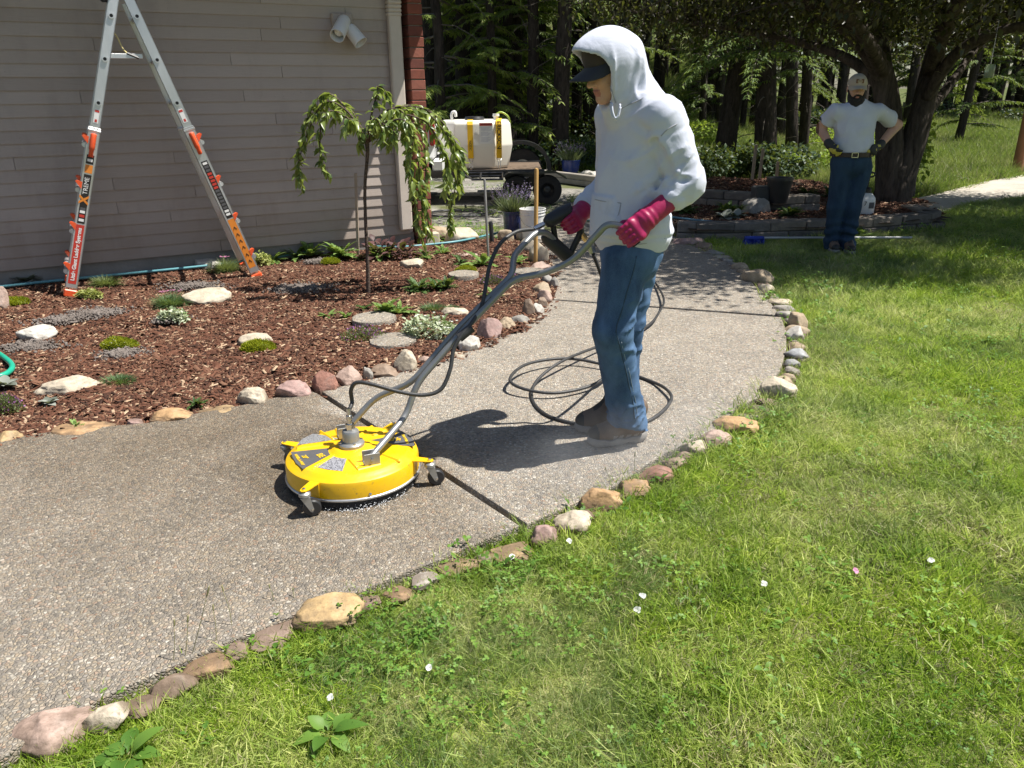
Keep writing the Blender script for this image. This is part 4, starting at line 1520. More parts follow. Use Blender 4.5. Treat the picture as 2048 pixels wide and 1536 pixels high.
def broad(name, n, rad, seed):
    """broader weed leaves among the grass"""
    r = np.random.RandomState(seed)
    th, q = r.uniform(0, 6.28, n), rad * np.sqrt(r.uniform(0, 1, n))
    B = np.stack([q * np.cos(th), q * np.sin(th), r.uniform(0.005, 0.035, n)], 1)
    t2 = r.uniform(0, 6.28, n)
    d = np.stack([np.cos(t2), np.sin(t2), r.uniform(0.1, 1.0, n)], 1)
    V, F, rn = leaves_np(B, d, np.tile(UPV, (n, 1)), r.uniform(0.015, 0.032, n), r.uniform(0.004, 0.008, n), 0.4, seed=seed)
    return mesh_np(name, V, F, attrs={'rnd': rn}, mats=[BM_CLOV])


near_t = [tuft('t', 34, 0.05, 0.062, 0.0014, 0.75, 1, BM_LAWN, 0.10), tuft('t', 34, 0.05, 0.052, 0.0013, 0.8, 2, BM_LAWN, 0.16), tuft('t', 30, 0.05, 0.072, 0.0015, 0.7, 3, BM_LAWN, 0.06),
          tuft('t', 36, 0.05, 0.045, 0.0012, 1.0, 4, BM_LAWN, 0.3), tuft('t', 40, 0.05, 0.060, 0.0009, 0.9, 5, BM_BLUE, 0.12), tuft('t', 30, 0.055, 0.040, 0.0013, 1.4, 6, BM_DRY),
          clover('t', 9, 0.055, 7, 0.0075), clover('t', 7, 0.06, 8, 0.009), broad('t', 8, 0.055, 9), tuft('t', 28, 0.05, 0.066, 0.0020, 0.8, 10, BM_LAWN, 0.04)]
n = 480000
gx, gy = RS.uniform(-2.6, 13.5, n), RS.uniform(0.75, 12.2, n)
ok = in_poly(gx, gy, lawn_poly)
gx, gy = gx[ok], gy[ok]
area = 16.1 * 11.45
dens0 = n / area
dist = np.hypot(gx, gy)
want = np.interp(dist, [1, 2.6, 4, 6, 9, 13], [2500, 2200, 1500, 850, 500, 340])
ok = RS.uniform(0, 1, len(gx)) < want / dens0
gp_ = np.stack([gx[ok], gy[ok], np.full(ok.sum(), -0.045)], 1)
ok = view_mask(gp_, 110)
for (sx_, sy_, sa_, sb_) in STONES:
    ok &= (((gp_[:, 0] - sx_) / (sa_ * 0.62)) ** 2 + ((gp_[:, 1] - sy_) / (sb_ * 0.62)) ** 2) > 1
gp_ = gp_[ok]
dist = np.hypot(gp_[:, 0], gp_[:, 1])
m = len(gp_)
na = fbm(gp_, 1.1, 21, 3)
nb = fbm(gp_, 1.7, 33, 3)
nc = fbm(gp_, 0.8, 45, 2)
near_edge = sstep(0.45, 0.0, np.minimum.reduce([np.hypot(gp_[:, 0] - x, gp_[:, 1] - y) for x, y in gp(PATH_R + PATH_R2)[::1]]))
ra = RS.uniform(0, 1, m)
pick = RS.randint(0, 4, m)
pick = np.where(ra < 0.12, 9, pick)
pick = np.where((na > 0.35) & (ra < 0.6), 4, pick)
pick = np.where((nb > 0.30) & (ra < 0.075), np.where(ra < 0.03, 6, np.where(ra < 0.055, 7, 8)), pick)
pick = np.where((nc > 0.28) & (ra > 0.60), 5, pick)
pick = np.where((ra > 0.985), RS.choice([6, 7, 8], m), pick)
tilt = np.stack([0.45 * fbm(gp_, 2.2, 7, 2) + RS.normal(0, 0.16, m), 0.45 * fbm(gp_, 2.2, 9, 2) + RS.normal(0, 0.16, m), RS.uniform(0, 6.28, m)], 1)
hs = 0.84 * (0.95 + 0.75 * (fbm(gp_, 1.9, 61, 3) * 0.5 + 0.35)) * RS.uniform(0.8, 1.2, m) * np.interp(dist, [1, 4, 8, 13], [1, 1.08, 1.35, 1.7]) * (1 + 0.1 * near_edge)
grass = scatter('lawn_grass', gp_, tilt, hs, pick, near_t)
tag(grass, 'short patchy lawn of green blades, clover and straw', 'grass')

# tall meadow grass and wild growth behind the yard
mead_t = [tuft('m', 40, 0.22, 0.42, 0.006, 0.28, 70 + k, BM_MEAD, 0.10, segs=2) for k in range(4)] + [tuft('m', 30, 0.25, 0.30, 0.010, 0.55, 80, BM_MEAD, 0.0, segs=2), tuft('m', 30, 0.2, 0.5, 0.005, 0.25, 81, BM_MEAD, 0.5, segs=2)]
n = 46000
mx_, my_ = RS.uniform(-8, 34, n), 12.5 + 40 * RS.uniform(0, 1, n) ** 1.5
mp = np.stack([mx_, my_, hill(mx_, my_) - 0.09], 1)
bedtop = gp([(1345, 470), (1432, 474), (1650, 466), (1892, 448), (1880, 424), (1735, 409), (1600, 392), (1380, 400)])
bad = in_poly(mx_, my_, drive_poly) | in_poly(mx_, my_, yard_poly) | in_poly(mx_, my_, lawn_poly) | in_poly(mx_, my_, bedtop) | (my_ < 10.8)
ok = view_mask(mp, 80) & ~bad
mp = mp[ok]
m = len(mp)
meadow = scatter('meadow_grass', mp, np.stack([RS.normal(0, 0.12, m), RS.normal(0, 0.12, m), RS.uniform(0, 6.28, m)], 1), RS.uniform(0.6, 1.15, m) * np.interp(mp[:, 1], [12, 20, 50], [0.75, 1.0, 1.7]), RS.randint(0, 6, m), mead_t)
tag(meadow, 'tall yellowish meadow grass behind the yard and along the drive', 'grass')

# weeds scattered over the gravel
n = 5200
wx, wy = RS.uniform(-6, 4.8, n), RS.uniform(7.6, 17.3, n)
wp = np.stack([wx, wy, np.full(n, -0.062)], 1)
k_ = fbm(wp, 0.9, 77, 3)
ok = in_poly(wx, wy, yard_poly) & ~in_poly(wx, wy, path_poly) & ~in_poly(wx, wy, bed_poly) & (k_ > 0.02 + 0.25 * RS.uniform(0, 1, n)) & view_mask(wp)
wp = wp[ok]
m = len(wp)
yw = scatter('gravel_weeds', wp, RS.uniform(0, 6.28, m), RS.uniform(0.9, 2.2, m), RS.choice([0, 2, 6, 7, 8, 8], m), near_t)
tag(yw, 'small green weeds and grass coming up through the gravel', 'weeds')

# ------------------------------------------------------------------ single plants of the lawn
LM_PLANTAIN = leaf_mat('plantain_leaf', (0.06, 0.15, 0.022), (0.17, 0.30, 0.05), 0.35)
for k, (u, v, ln, n_, lb) in enumerate([(250, 1500, 0.085, 11, 'broad leaved weed in the lawn corner below the pale blocky edging stone'), (655, 1455, 0.075, 9, 'broad leaved weed alone in the lawn below the big ochre stone')]):
    g = G(u, v)
    root = empty('broadleaf_weed', (g[0], g[1], -0.03), lb, 'weed')
    r = np.random.RandomState(900 + k)
    for j in range(n_):
        t = j * 2.399 + r.uniform(-0.3, 0.3)
        el = r.uniform(0.15, 1.1)
        d = [(math.cos(t) * math.cos(el), math.sin(t) * math.cos(el), math.sin(el))]
        me = leaf_mesh('leaf', [(0.012 * math.cos(t), 0.012 * math.sin(t), 0.01)], d, [UPV], ln * r.uniform(0.6, 1.05), ln * 0.25, r.uniform(0.3, 0.9),
                       prof=((0, 0.12), (0.12, 0.15), (0.3, 0.75), (0.5, 1.0), (0.72, 0.85), (0.9, 0.45), (1, 0.03)), fold=0.35, rnd=r.uniform(0, 1, 1))
        place('leaf', me, LM_PLANTAIN, root)
bind = [(1024, 1106, 'right above the long mossy stone by the path joint'), (1138, 1075, 'left of the straw patch near the path joint'), (1275, 1211, 'lowest of three in mid lawn'), (1286, 1183, 'pale one just above the lowest of three in mid lawn'),
        (1712, 1133, 'pinkish one right of mid lawn'), (1863, 1112, 'rightmost white one'), (1530, 1160, 'faint one between mid lawn and the pinkish one'), (857, 1327, 'low one above the bottom weed'), (660, 1386, 'lone one above the broad leaved weed')]
for k, (u, v, w_) in enumerate(bind):
    g = G(u, v, 0.02)
    root = empty('bindweed_flower', (g[0], g[1], -0.03), 'white bindweed flower, %s' % w_, 'flower', 'bindweed flowers in the lawn')
    root.scale = (0.65, 0.65, 0.65)
    rq = np.random.RandomState(40 + k)
    t2 = np.arange(5) * 1.2566 + rq.uniform(0, 1)
    Rf = frame((0.35 * math.sin(k * 2.1) - 0.1, -0.45 - 0.3 * rq.uniform(), 1))
    D5 = np.stack([np.cos(t2), np.sin(t2), rq.uniform(0.5, 1.1, 5)], 1) @ Rf.T
    U5 = np.stack([-np.cos(t2) * 0.6, -np.sin(t2) * 0.6, 1 + 0 * t2], 1) @ Rf.T
    place('petals', leaf_mesh('petals', np.tile([[0, 0, 0.052]], (5, 1)), D5, U5, rq.uniform(0.013, 0.020, 5), 0.0085, rq.uniform(0.1, 0.6, 5), prof=((0, 0.12), (0.45, 0.75), (0.85, 1.0), (1.0, 0.45)), fold=0.2, seed=k), LM_PINK if k == 4 else LM_WHITE, root)
    MB().tube([(0, 0, -0.01), (0.003, 0.002, 0.02), (0, 0, 0.044)], 0.0012, 5).build('stem', LM_WEED, root)
# thin seed stalks over the near path edge
r = np.random.RandomState(3)
mb = MB()
for (u, v, u2, v2) in [(345, 1340, 358, 1258), (368, 1330, 384, 1250), (432, 1300, 434, 1228), (466, 1268, 455, 1188), (548, 1220, 541, 1188), (585, 1215, 586, 1196), (380, 1325, 430, 1190), (1262, 978, 1268, 920), (1225, 990, 1212, 950)]:
    a = G(u, v, -0.03)
    kk = mpp(a)
    b = a + np.array([(u2 - u) * kk, 0.02, abs(v2 - v) * kk * 0.98 + 0.02])
    pts = spline([a, a * 0.5 + b * 0.5 + [0.005, 0, 0.01], b], 4)
    mb.tube(pts, np.linspace(0.0012, 0.0009, len(pts)), 4)
    mb.tube(spline([b, b + (b - a) * 0.06, b + (b - a) * 0.16], 3), [0.0015] + [0.0026] * 5 + [0.001], 5)
sg = mb.build('seed_stalks', BM_DRY, smooth=True)
tag(sg, 'thin grass seed stalks leaning over the near path edge', 'grass', kind='stuff')
# ================================================================== trees
def bark(name, c, sc=7, st=(1, 1, 0.22)):
    t = NT(name)
    p = t.vscale(t.pos(True), st)
    n1 = t.noise(p, sc * 2.2, 5, 0.7, 0.4)
    n2 = t.noise(p, sc * 7, 3, 0.6)
    h = t.math('ADD', t.math('MULTIPLY', n1, 0.7), t.math('MULTIPLY', n2, 0.3))
    col = t.ramp(h, [(0.35, mul(c, 0.35)), (0.52, c), (0.68, mul(c, 1.6))])
    return t.done(t.bsdf(col, 0.9, normal=t.bump(h, 0.9, 0.04), spec=0.15))


BARK_FIR = bark('fir_bark', (0.050, 0.040, 0.034))
BARK_BIG = bark('plum_bark', (0.085, 0.070, 0.060), 5)
BARK_THIN = bark('cherry_bark', (0.14, 0.105, 0.085), 16, (1, 1, 1.6))
MAT_TWIG = M('dry_twig', (0.13, 0.11, 0.09), 0.9, 0.2, 5, 0)
LM_FIR = leaf_mat('fir_needles', (0.055, 0.105, 0.03), (0.21, 0.29, 0.075), 0.35, 0.55)
LM_FIRL = leaf_mat('fresh_needles', (0.11, 0.175, 0.035), (0.36, 0.44, 0.11), 0.42, 0.55)


def trunk_mesh(name, pts, rad, n=12, rough=0.07, seed=0):
    V, F = tube_np(pts, rad, n, True)
    P_ = np.repeat(np.asarray(pts), n, 0)
    o = V - P_
    k = 1 + rough * fbm(V * [1, 1, 0.35] + seed, 3.0 / max(rad) * 0.25, seed, 3)
    me = bpy.data.meshes.new(name)
    me.from_pydata((P_ + o * k[:, None]).tolist(), [], F)
    for f in me.polygons:
        f.use_smooth = True
    return me


def conifer_meshes(seed, H, r0, low, dens=1.0, reach=2.2, dead=True, lean=(0, 0), fine_to=7.5):
    """trunk, boughs of needles and bare lower twigs of one kind of fir"""
    r = np.random.RandomState(seed)
    zs = np.linspace(-0.3, H, 16)
    wob = np.cumsum(r.normal(0, 0.03, (16, 2)), 0)
    pts = np.stack([wob[:, 0] + lean[0] * zs, wob[:, 1] + lean[1] * zs, zs], 1)
    rad = r0 * (1 - zs / H * 0.93) * np.where(zs < 0.3, 1.18, 1)
    tm = trunk_mesh('trunk', pts, rad, 12, 0.10, seed)
    at = lambda z: np.array([np.interp(z, zs, pts[:, 0]), np.interp(z, zs, pts[:, 1]), z])
    B, D, L, W = [], [], [], []
    axes = []
    z = low
    while z < H - 0.4:
        k = max(0.12, 1 - (z - low) / (H - low))
        fine = z < fine_to
        nb = r.randint(3, 6) if fine else r.randint(3, 5)
        for j in range(nb):
            if r.uniform() > dens * (0.95 if fine else 1):
                continue
            t = r.uniform(0, 6.28)
            Lb = reach * (0.35 + 0.65 * k ** 0.7) * r.uniform(0.65, 1.15)
            c0 = at(z + r.uniform(-0.15, 0.15))
            out = np.array([math.cos(t), math.sin(t), 0])
            sd = np.array([-out[1], out[0], 0])
            up0, dr = r.uniform(-0.1, 0.35), r.uniform(0.25, 0.55)
            s_ = np.linspace(0, 1, 7)
            ax = c0 + out * (Lb * s_)[:, None] + UPV * (Lb * (up0 * s_ - dr * s_ ** 2))[:, None]
            axes.append(ax)
            n_t = int(Lb / (0.085 if fine else 0.2))
            for q in range(n_t):
                f = 0.12 + 0.88 * (q + r.uniform(0, 1)) / n_t
                c = np.array([np.interp(f, s_, ax[:, i]) for i in range(3)])
                for sg in (-1, 1):
                    tl = (0.10 + 0.42 * Lb / 2.2 * (1 - f) ** 0.8 * min(1, f * 4)) * r.uniform(0.7, 1.2)
                    d = out * r.uniform(0.55, 1.0) + sd * sg * r.uniform(0.5, 1.0) - UPV * r.uniform(0.1, 0.55)
                    if fine:
                        B.append(c); D.append(d); L.append(tl); W.append(0.019)
                        if tl > 0.2:
                            for f2 in (0.35, 0.6):
                                c2 = c + d / np.linalg.norm(d) * tl * f2
                                for s2 in (-1, 1):
                                    B.append(c2); D.append(d + np.cross(d, UPV) * s2 * 0.8 - UPV * 0.15); L.append(tl * 0.42); W.append(0.016)
                    else:
                        if q % 3 == 0:
                            B.append(c); D.append(d); L.append(tl * 1.7); W.append(0.05)
            B.append(ax[-2]); D.append(ax[-1] - ax[-2]); L.append(0.3); W.append(0.02)
        z += r.uniform(0.22, 0.42) / (0.6 + 0.4 * dens) if fine else r.uniform(0.75, 1.15)
    n = len(B)
    V, F, rn = leaves_np(B, D, np.tile(UPV, (n, 1)) + r.normal(0, 0.25, (n, 3)), np.array(L), np.array(W), r.uniform(0.1, 0.4, n), prof=((0, 0.5), (0.4, 1.0), (1, 0.05)), fold=0.5, seed=seed)
    crown = mesh_np('crown', V, F, attrs={'rnd': rn})
    mb = MB()
    for ax in axes:
        if ax[0][2] < fine_to:
            mb.tube(ax[::2], np.linspace(0.022, 0.006, 4), 4, False)
    if dead:
        z = 0.9
        while z < low + 2.5:
            t = r.uniform(0, 6.28)
            Lb = r.uniform(0.4, 1.5)
            s_ = np.linspace(0, 1, 4)
            out = np.array([math.cos(t), math.sin(t), 0])
            mb.tube(at(z) + out * (Lb * s_)[:, None] + UPV * (Lb * (0.1 * s_ - r.uniform(0.2, 0.7) * s_ ** 2))[:, None], np.linspace(0.014, 0.003, 4), 3, False)
            z += r.uniform(0.12, 0.35)
    bm_ = mb.mesh('branches', True)
    return tm, crown, bm_


KINDS = [conifer_meshes(201, 17, 0.20, 1.3, 0.8, 2.1), conifer_meshes(202, 19, 0.24, 2.6, 0.8, 2.5), conifer_meshes(203, 15, 0.14, 0.9, 0.75, 1.7),
         conifer_meshes(204, 20, 0.22, 4.6, 0.8, 2.4), conifer_meshes(205, 12, 0.10, 0.5, 0.85, 1.5), conifer_meshes(206, 18, 0.19, 3.4, 0.55, 2.3)]
for k, (tm, cm, bm_) in enumerate(KINDS):
    tm.materials.append(BARK_FIR)
    cm.materials.append(LM_FIRL if k in (0, 4) else LM_FIR)
    bm_.materials.append(MAT_TWIG)
CUR = [None] * 6


def conifer(kind, x, y, rz, s, label, lean=(0, 0), group='firs of the forest', fat=1.0):
    tm, cm, bm_ = KINDS[kind]
    if CUR[kind] is None:
        o = empty('fir_tree', (0, 0, 0))
        place('trunk', tm, None, o)
        place('branches', bm_, None, o)
        place('crown', cm, None, o)
        CUR[kind] = o
        root = o
    else:
        root = CUR[kind].copy()
        COL.objects.link(root)
        for ch in CUR[kind].children:
            c = ch.copy()
            COL.objects.link(c)
            c.parent = root
    root.location = (x, y, float(hill(x, y)) - 0.12)
    root.rotation_euler = (lean[1], lean[0], rz)
    root.scale = (s * fat, s * fat, s)
    for ch in root.children:
        pass
    return tag(root, label, 'fir tree', group)


def at_trunk(u, v, D):
    """ground spot at distance D whose foot shows at column u"""
    p = P(u, v, D)
    return p[0], p[1]


rt = random.Random(31)
# trunks one can pick out: (column, row of foot, distance, kind, scale, label)
firs = [(866, 262, 19.5, 5, 0.95, 'slim dark fir directly behind the brick corner'), (905, 262, 21.5, 0, 1.0, 'leafy fir with drooping boughs above the white tank'),
        (932, 262, 18.5, 3, 0.9, 'thick bare trunked fir rising behind the left strap of the tank'), (957, 262, 22.0, 0, 1.1, 'leafy fir above the label of the tank'),
        (1036, 280, 19.0, 1, 0.72, 'fir with a grey trunk right of the tank'), (1063, 292, 18.0, 5, 0.75, 'slim fir between the tank and the dark fir'),
        (1122, 300, 17.6, 3, 0.86, 'dark straight fir left of the hooded worker'), (1152, 290, 21.0, 2, 1.1, 'young dense fir behind the far blue pot'), (1182, 285, 20.5, 1, 0.9, 'dark fir hidden half behind the hooded worker'),
        (1008, 240, 23.0, 4, 1.5, 'bushy light green fir behind the right end of the tank')]
for (u, v, D, kd, s, lb) in firs:
    x, y = at_trunk(u, v, D)
    conifer(kd, x, y, rt.uniform(0, 6.28), s, lb)
x, y = at_trunk(1449, 316, 17.2)
conifer(3, x, y, 1.0, 0.95, 'thick leaning fir trunk left of the garden stakes', (0.17, 0.0), fat=1.05)
x, y = at_trunk(1530, 312, 17.0)
conifer(1, x, y, 2.2, 0.95, 'thick fir with hanging boughs right behind the garden stakes', (0.12, 0.0), fat=1.0)
x, y = at_trunk(1587, 280, 21.5)
conifer(5, x, y, 3.0, 0.9, 'thinner fir leaning right behind the hanging bough', (0.10, 0))
x, y = at_trunk(1611, 319, 17.4)
conifer(5, x, y, 4.0, 0.62, 'thin dark leaning trunk left of the bearded man', (0.16, 0))
x, y = at_trunk(1914, 286, 24.0)
conifer(2, x, y, 0.5, 0.9, 'lone fir at the meadow edge right of the big tree', (0.05, 0))
for (u, v, D, kd, s, lb) in [(884, 262, 17.6, 4, 1.25, 'sunlit young fir beside the brick corner behind the truck'), (985, 250, 17.8, 0, 0.62, 'sunlit drooping fir behind the tank vent'), (1020, 250, 18.6, 4, 1.35, 'sunlit young fir behind the right tank strap'), (1085, 270, 20.5, 4, 1.3, 'sunlit young fir left of the straight dark fir')]:
    x, y = at_trunk(u, v, D)
    conifer(kd, x, y, rt.uniform(0, 6.28), s, lb)
for k, (u, D, kd, s) in enumerate([(1404, 25, 2, 0.8), (1415, 27, 5, 0.8), (1432, 26, 5, 0.7), (1480, 27, 2, 0.8), (1505, 29, 5, 0.8)]):
    x, y = at_trunk(u, 280, D)
    conifer(kd, x, y, rt.uniform(0, 6), s, 'small dark fir in the distance, %s from the left of five near the leaning fir' % ('first', 'second', 'third', 'fourth', 'fifth')[k])
# the rest of the wood, row after row
rows = []
for (D0, D1, n, u0, u1) in [(22, 27, 6, 840, 1260), (28, 36, 11, 820, 1330), (26, 34, 8, 1240, 1700), (33, 44, 14, 1250, 2000), (36, 50, 14, 1850, 2120), (46, 62, 26, 800, 2100)]:
    for k in range(n):
        u = u0 + (u1 - u0) * (k + rt.uniform(0.1, 0.9)) / n
        rows.append((u, rt.uniform(D0, D1)))
for u, D in rows:
    x, y = at_trunk(u, 230, D)
    if 1840 < u < 2010 and D < 40:
        continue
    zone = 'above the white tank' if u < 1040 else ('between tank and hooded worker' if u < 1200 else ('right of the hooded worker' if u < 1440 else ('left of the bearded man' if u < 1690 else 'right of the big tree')))
    conifer(rt.choice([3, 5, 5, 1, 3, 2] if u > 1240 else [0, 5, 3, 2, 4, 5]), x, y, rt.uniform(0, 6.28), rt.uniform(0.75, 1.2), 'dark fir deep in the forest, %s, %s row' % (zone, 'nearer' if D < 29 else ('middle' if D < 40 else 'farthest')))
# trees out to the sides that shade and close the wood
for k in range(10, 26):
    t = rt.uniform(0, 1)
    x, y = (rt.uniform(-16, -3), rt.uniform(19, 42)) if k < 10 else (rt.uniform(16, 40), rt.uniform(30, 60))
    if to_px(np.array([x, y, 1.0]))[0][0] > 2160:
        continue
    conifer(rt.choice([0, 1, 3]), x, y, rt.uniform(0, 6.28), rt.uniform(0.9, 1.3), 'fir behind the house at the left side of the forest' if k < 10 else 'fir far off behind the meadow at right')


# ------------------------------------------------------------------ shrubs
def shrub(name, x, y, a, h, n, leaf, mat, label, cat='shrub', seed=0, group=None, z=None, clump=5, lw=0.42):
    r = np.random.RandomState(seed)
    z0 = (float(hill(x, y)) - 0.1) if z is None else z
    root = empty(name, (x, y, z0), label, cat, group)
    cs = np.stack([r.uniform(-0.65, 0.65, clump) * a, r.uniform(-0.5, 0.5, clump) * a, r.uniform(0.35, 0.75, clump) * h], 1)
    k = r.randint(0, clump, n)
    d = r.normal(size=(n, 3))
    d /= np.linalg.norm(d, axis=1)[:, None]
    Pp = cs[k] + d * (r.uniform(0.3, 1.0, n) ** 0.5)[:, None] * np.array([a * 0.55, a * 0.5, h * 0.36])
    Pp[:, 2] = np.abs(Pp[:, 2])
    D = d + r.normal(0, 0.6, (n, 3))
    place('foliage', leaf_mesh('foliage', Pp, D, np.tile(UPV, (n, 1)) + r.normal(0, 0.4, (n, 3)), leaf * r.uniform(0.7, 1.3, n), leaf * lw, 0.3, prof=LEAF_S, seed=seed), mat, root)
    mb = MB()
    for c in cs:
        mb.tube(spline([(0, 0, -0.02), c * [0.4, 0.4, 0.5], c], 3), np.linspace(0.012, 0.004, 7), 4)
    mb.build('stems', MAT_TWIG, root)
    return root


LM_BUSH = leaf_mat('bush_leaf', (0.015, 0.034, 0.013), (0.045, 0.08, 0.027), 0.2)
LM_BUSHB = leaf_mat('bluish_bush_leaf', (0.022, 0.046, 0.026), (0.075, 0.12, 0.062), 0.22)  # leaves darkened to stand in for canopy shade that misses these bushes
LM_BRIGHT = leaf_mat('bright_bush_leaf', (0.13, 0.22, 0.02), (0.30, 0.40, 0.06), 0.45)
for k, (u, v, D, a, h, n, mat, lb) in enumerate([
    (1425, 385, 14.2, 0.75, 0.75, 1700, LM_BUSH, 'dark leafy bush at the foot of the leaning fir'), (1500, 375, 14.6, 0.75, 0.72, 1500, LM_BUSH, 'dark bush behind the left garden stakes'),
    (1565, 372, 14.2, 0.60, 0.72, 1300, LM_BUSHB, 'bluish green bush right of the garden stakes'), (1605, 362, 16.5, 0.7, 0.5, 1100, LM_BRIGHT, 'sunlit yellow green growth left of the bearded man'),
    (1066, 352, 17.3, 0.9, 0.65, 1500, LM_BUSHB, 'leafy low bush behind the trailer fender'), (1120, 335, 18.5, 0.9, 0.5, 1300, LM_BRIGHT, 'sunlit low bush left of the far blue pot'),
    (1180, 335, 18.0, 0.9, 0.7, 1500, LM_BUSHB, 'leafy bush behind the far blue pot'), (1110, 262, 22.0, 1.2, 0.9, 1300, LM_BUSH, 'dark broad leaved sapling beside the straight dark fir'),
    (1010, 300, 20.0, 0.9, 0.6, 900, LM_BRIGHT, 'sunlit bush behind the tank top'), (1235, 300, 20.0, 1.3, 1.1, 1400, LM_BUSH, 'dark bush behind the hooded worker'),
    (1385, 300, 21.0, 1.0, 0.7, 1000, LM_BRIGHT, 'sunlit bush beside the elbow of the hooded worker'), (1690, 300, 22.0, 1.3, 0.8, 1200, LM_BRIGHT, 'sunlit bush behind the bearded man')]):
    p = P(u, v, D)
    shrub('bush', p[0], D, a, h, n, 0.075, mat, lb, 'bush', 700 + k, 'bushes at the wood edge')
for k in range(12):
    u, D = rt.uniform(850, 2040), rt.uniform(27, 40)
    p = P(u, 240, D)
    shrub('bush', p[0], D, rt.uniform(0.8, 1.5), rt.uniform(0.6, 1.3), 1000, 0.12, rt.choice([LM_BUSH, LM_BUSHB, LM_BRIGHT]), 'undergrowth bush deep in the forest, %s' % ('behind the trailer' if u < 1150 else ('behind the hooded worker' if u < 1440 else ('left of the bearded man' if u < 1700 else 'right of the big tree'))), 'bush', 730 + k, 'bushes at the wood edge')

# ------------------------------------------------------------------ the big spreading tree
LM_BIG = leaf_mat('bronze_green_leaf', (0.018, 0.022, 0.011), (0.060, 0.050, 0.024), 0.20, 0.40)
tb = G(1785, 418)
tree = empty('spreading_tree', (tb[0], tb[1], 0.05), 'large dark spreading tree with a forked trunk behind the bearded man', 'tree')
TD = tb[1]


def tp(u, v, dy=0.0):
    return P(u, v, TD + dy) - np.array([tb[0], tb[1], 0.05])


limbs = []


def limb(pts, r0, r1, name='limb', per=6):
    s = spline(pts, per)
    rad = np.linspace(r0, r1, len(s))
    place(name, trunk_mesh(name, s, rad, 12, 0.10, len(limbs)), BARK_BIG, tree)
    limbs.append((s, rad))
    return s


base = spline([tp(1785, 440), tp(1785, 405), tp(1788, 370), tp(1793, 330)], 6)
rad = np.interp(np.arange(len(base)), [0, 3, 7, len(base) - 1], [0.36, 0.27, 0.245, 0.20])
place('trunk', trunk_mesh('trunk', base, rad, 18, 0.12, 5), BARK_BIG, tree)
limb([tp(1782, 395), tp(1781, 335), tp(1780, 280), tp(1776, 220), tp(1764, 150), tp(1735, 95, -0.3), tp(1690, 50, -0.6), tp(1630, 10, -1.0), tp(1560, -60, -1.6)], 0.21, 0.07)
limb([tp(1790, 395), tp(1806, 340), tp(1826, 290), tp(1840, 240), tp(1856, 170, 0.1), tp(1872, 100, 0.2), tp(1890, 30, 0.3), tp(1900, -120, 0.5)], 0.20, 0.08)
limb([tp(1845, 232), tp(1875, 200, 0.3), tp(1912, 152, 0.6), tp(1960, 90, 1.0), tp(2050, 20, 1.6)], 0.075, 0.03)
limb([tp(1778, 240), tp(1768, 120, 0.5), tp(1740, -20, 1.0), tp(1700, -160, 1.5)], 0.11, 0.05)
limb([tp(1770, 180), tp(1700, 120, 0.5), tp(1600, 85, 1.0), tp(1480, 60, 1.2), tp(1350, 40, 1.5), tp(1240, 10, 1.6)], 0.075, 0.02)
limb([tp(1860, 140), tp(1900, 40, -1.0), tp(1960, -60, -2.2), tp(2050, -150, -3.2)], 0.09, 0.04)
limb([tp(1850, 200), tp(1910, 110, -0.4), tp(2010, 60, -0.8), tp(2150, 40, -1.2), tp(2300, 10, -1.5)], 0.08, 0.03)
limb([tp(1768, 150), tp(1720, 60, -1.2), tp(1640, -20, -2.2), tp(1500, -70, -2.8)], 0.08, 0.03)
r = np.random.RandomState(77)
segs = np.concatenate([s[int(len(s) * 0.35):] for s, _ in limbs])
twb = MB()
ends = []
R_CAN = 4.6
tries = 0
while len(ends) < 520 and tries < 9000:
    tries += 1
    # targets fill a wide low dome round the stem
    ang, q = r.uniform(0, 6.28), math.sqrt(r.uniform(0, 1))
    ex, ey = R_CAN * 1.12 * q * math.cos(ang) + 0.5, R_CAN * 0.85 * q * math.sin(ang) - 0.55
    zlo = 2.15 - 0.15 * q
    zhi = 3.3 + 3.0 * math.sqrt(max(0, 1 - q * q))
    e = np.array([ex, ey, r.uniform(zlo, zhi) if r.uniform() < 0.6 else r.uniform(zlo, zlo + 0.9)])
    if ex < -2.2 and ey < -0.6:
        continue
    # leave the gap to the right of the stem, above the drive, and behind the man's left
    pw = to_px(e + np.array([tb[0], tb[1], 0.05]))[0]
    if pw[1] > 60 and 1560 < pw[0] < 1730 and r.uniform() < 0.5:
        continue
    lim = 95 + 35 * math.sin(pw[0] / 90.0) if pw[0] < 1650 else 165
    if pw[1] > lim:
        continue
    j = np.argmin(np.linalg.norm(segs - e, axis=1) + r.uniform(0, 0.5, len(segs)))
    a = segs[j]
    mid = (a + e) / 2 + r.normal(0, 0.12, 3) + [0, 0, 0.12]
    s = spline([a, mid, e], 5)
    twb.tube(s, np.linspace(0.022, 0.006, len(s)), 5, False)
    ends.append((a, mid, e))
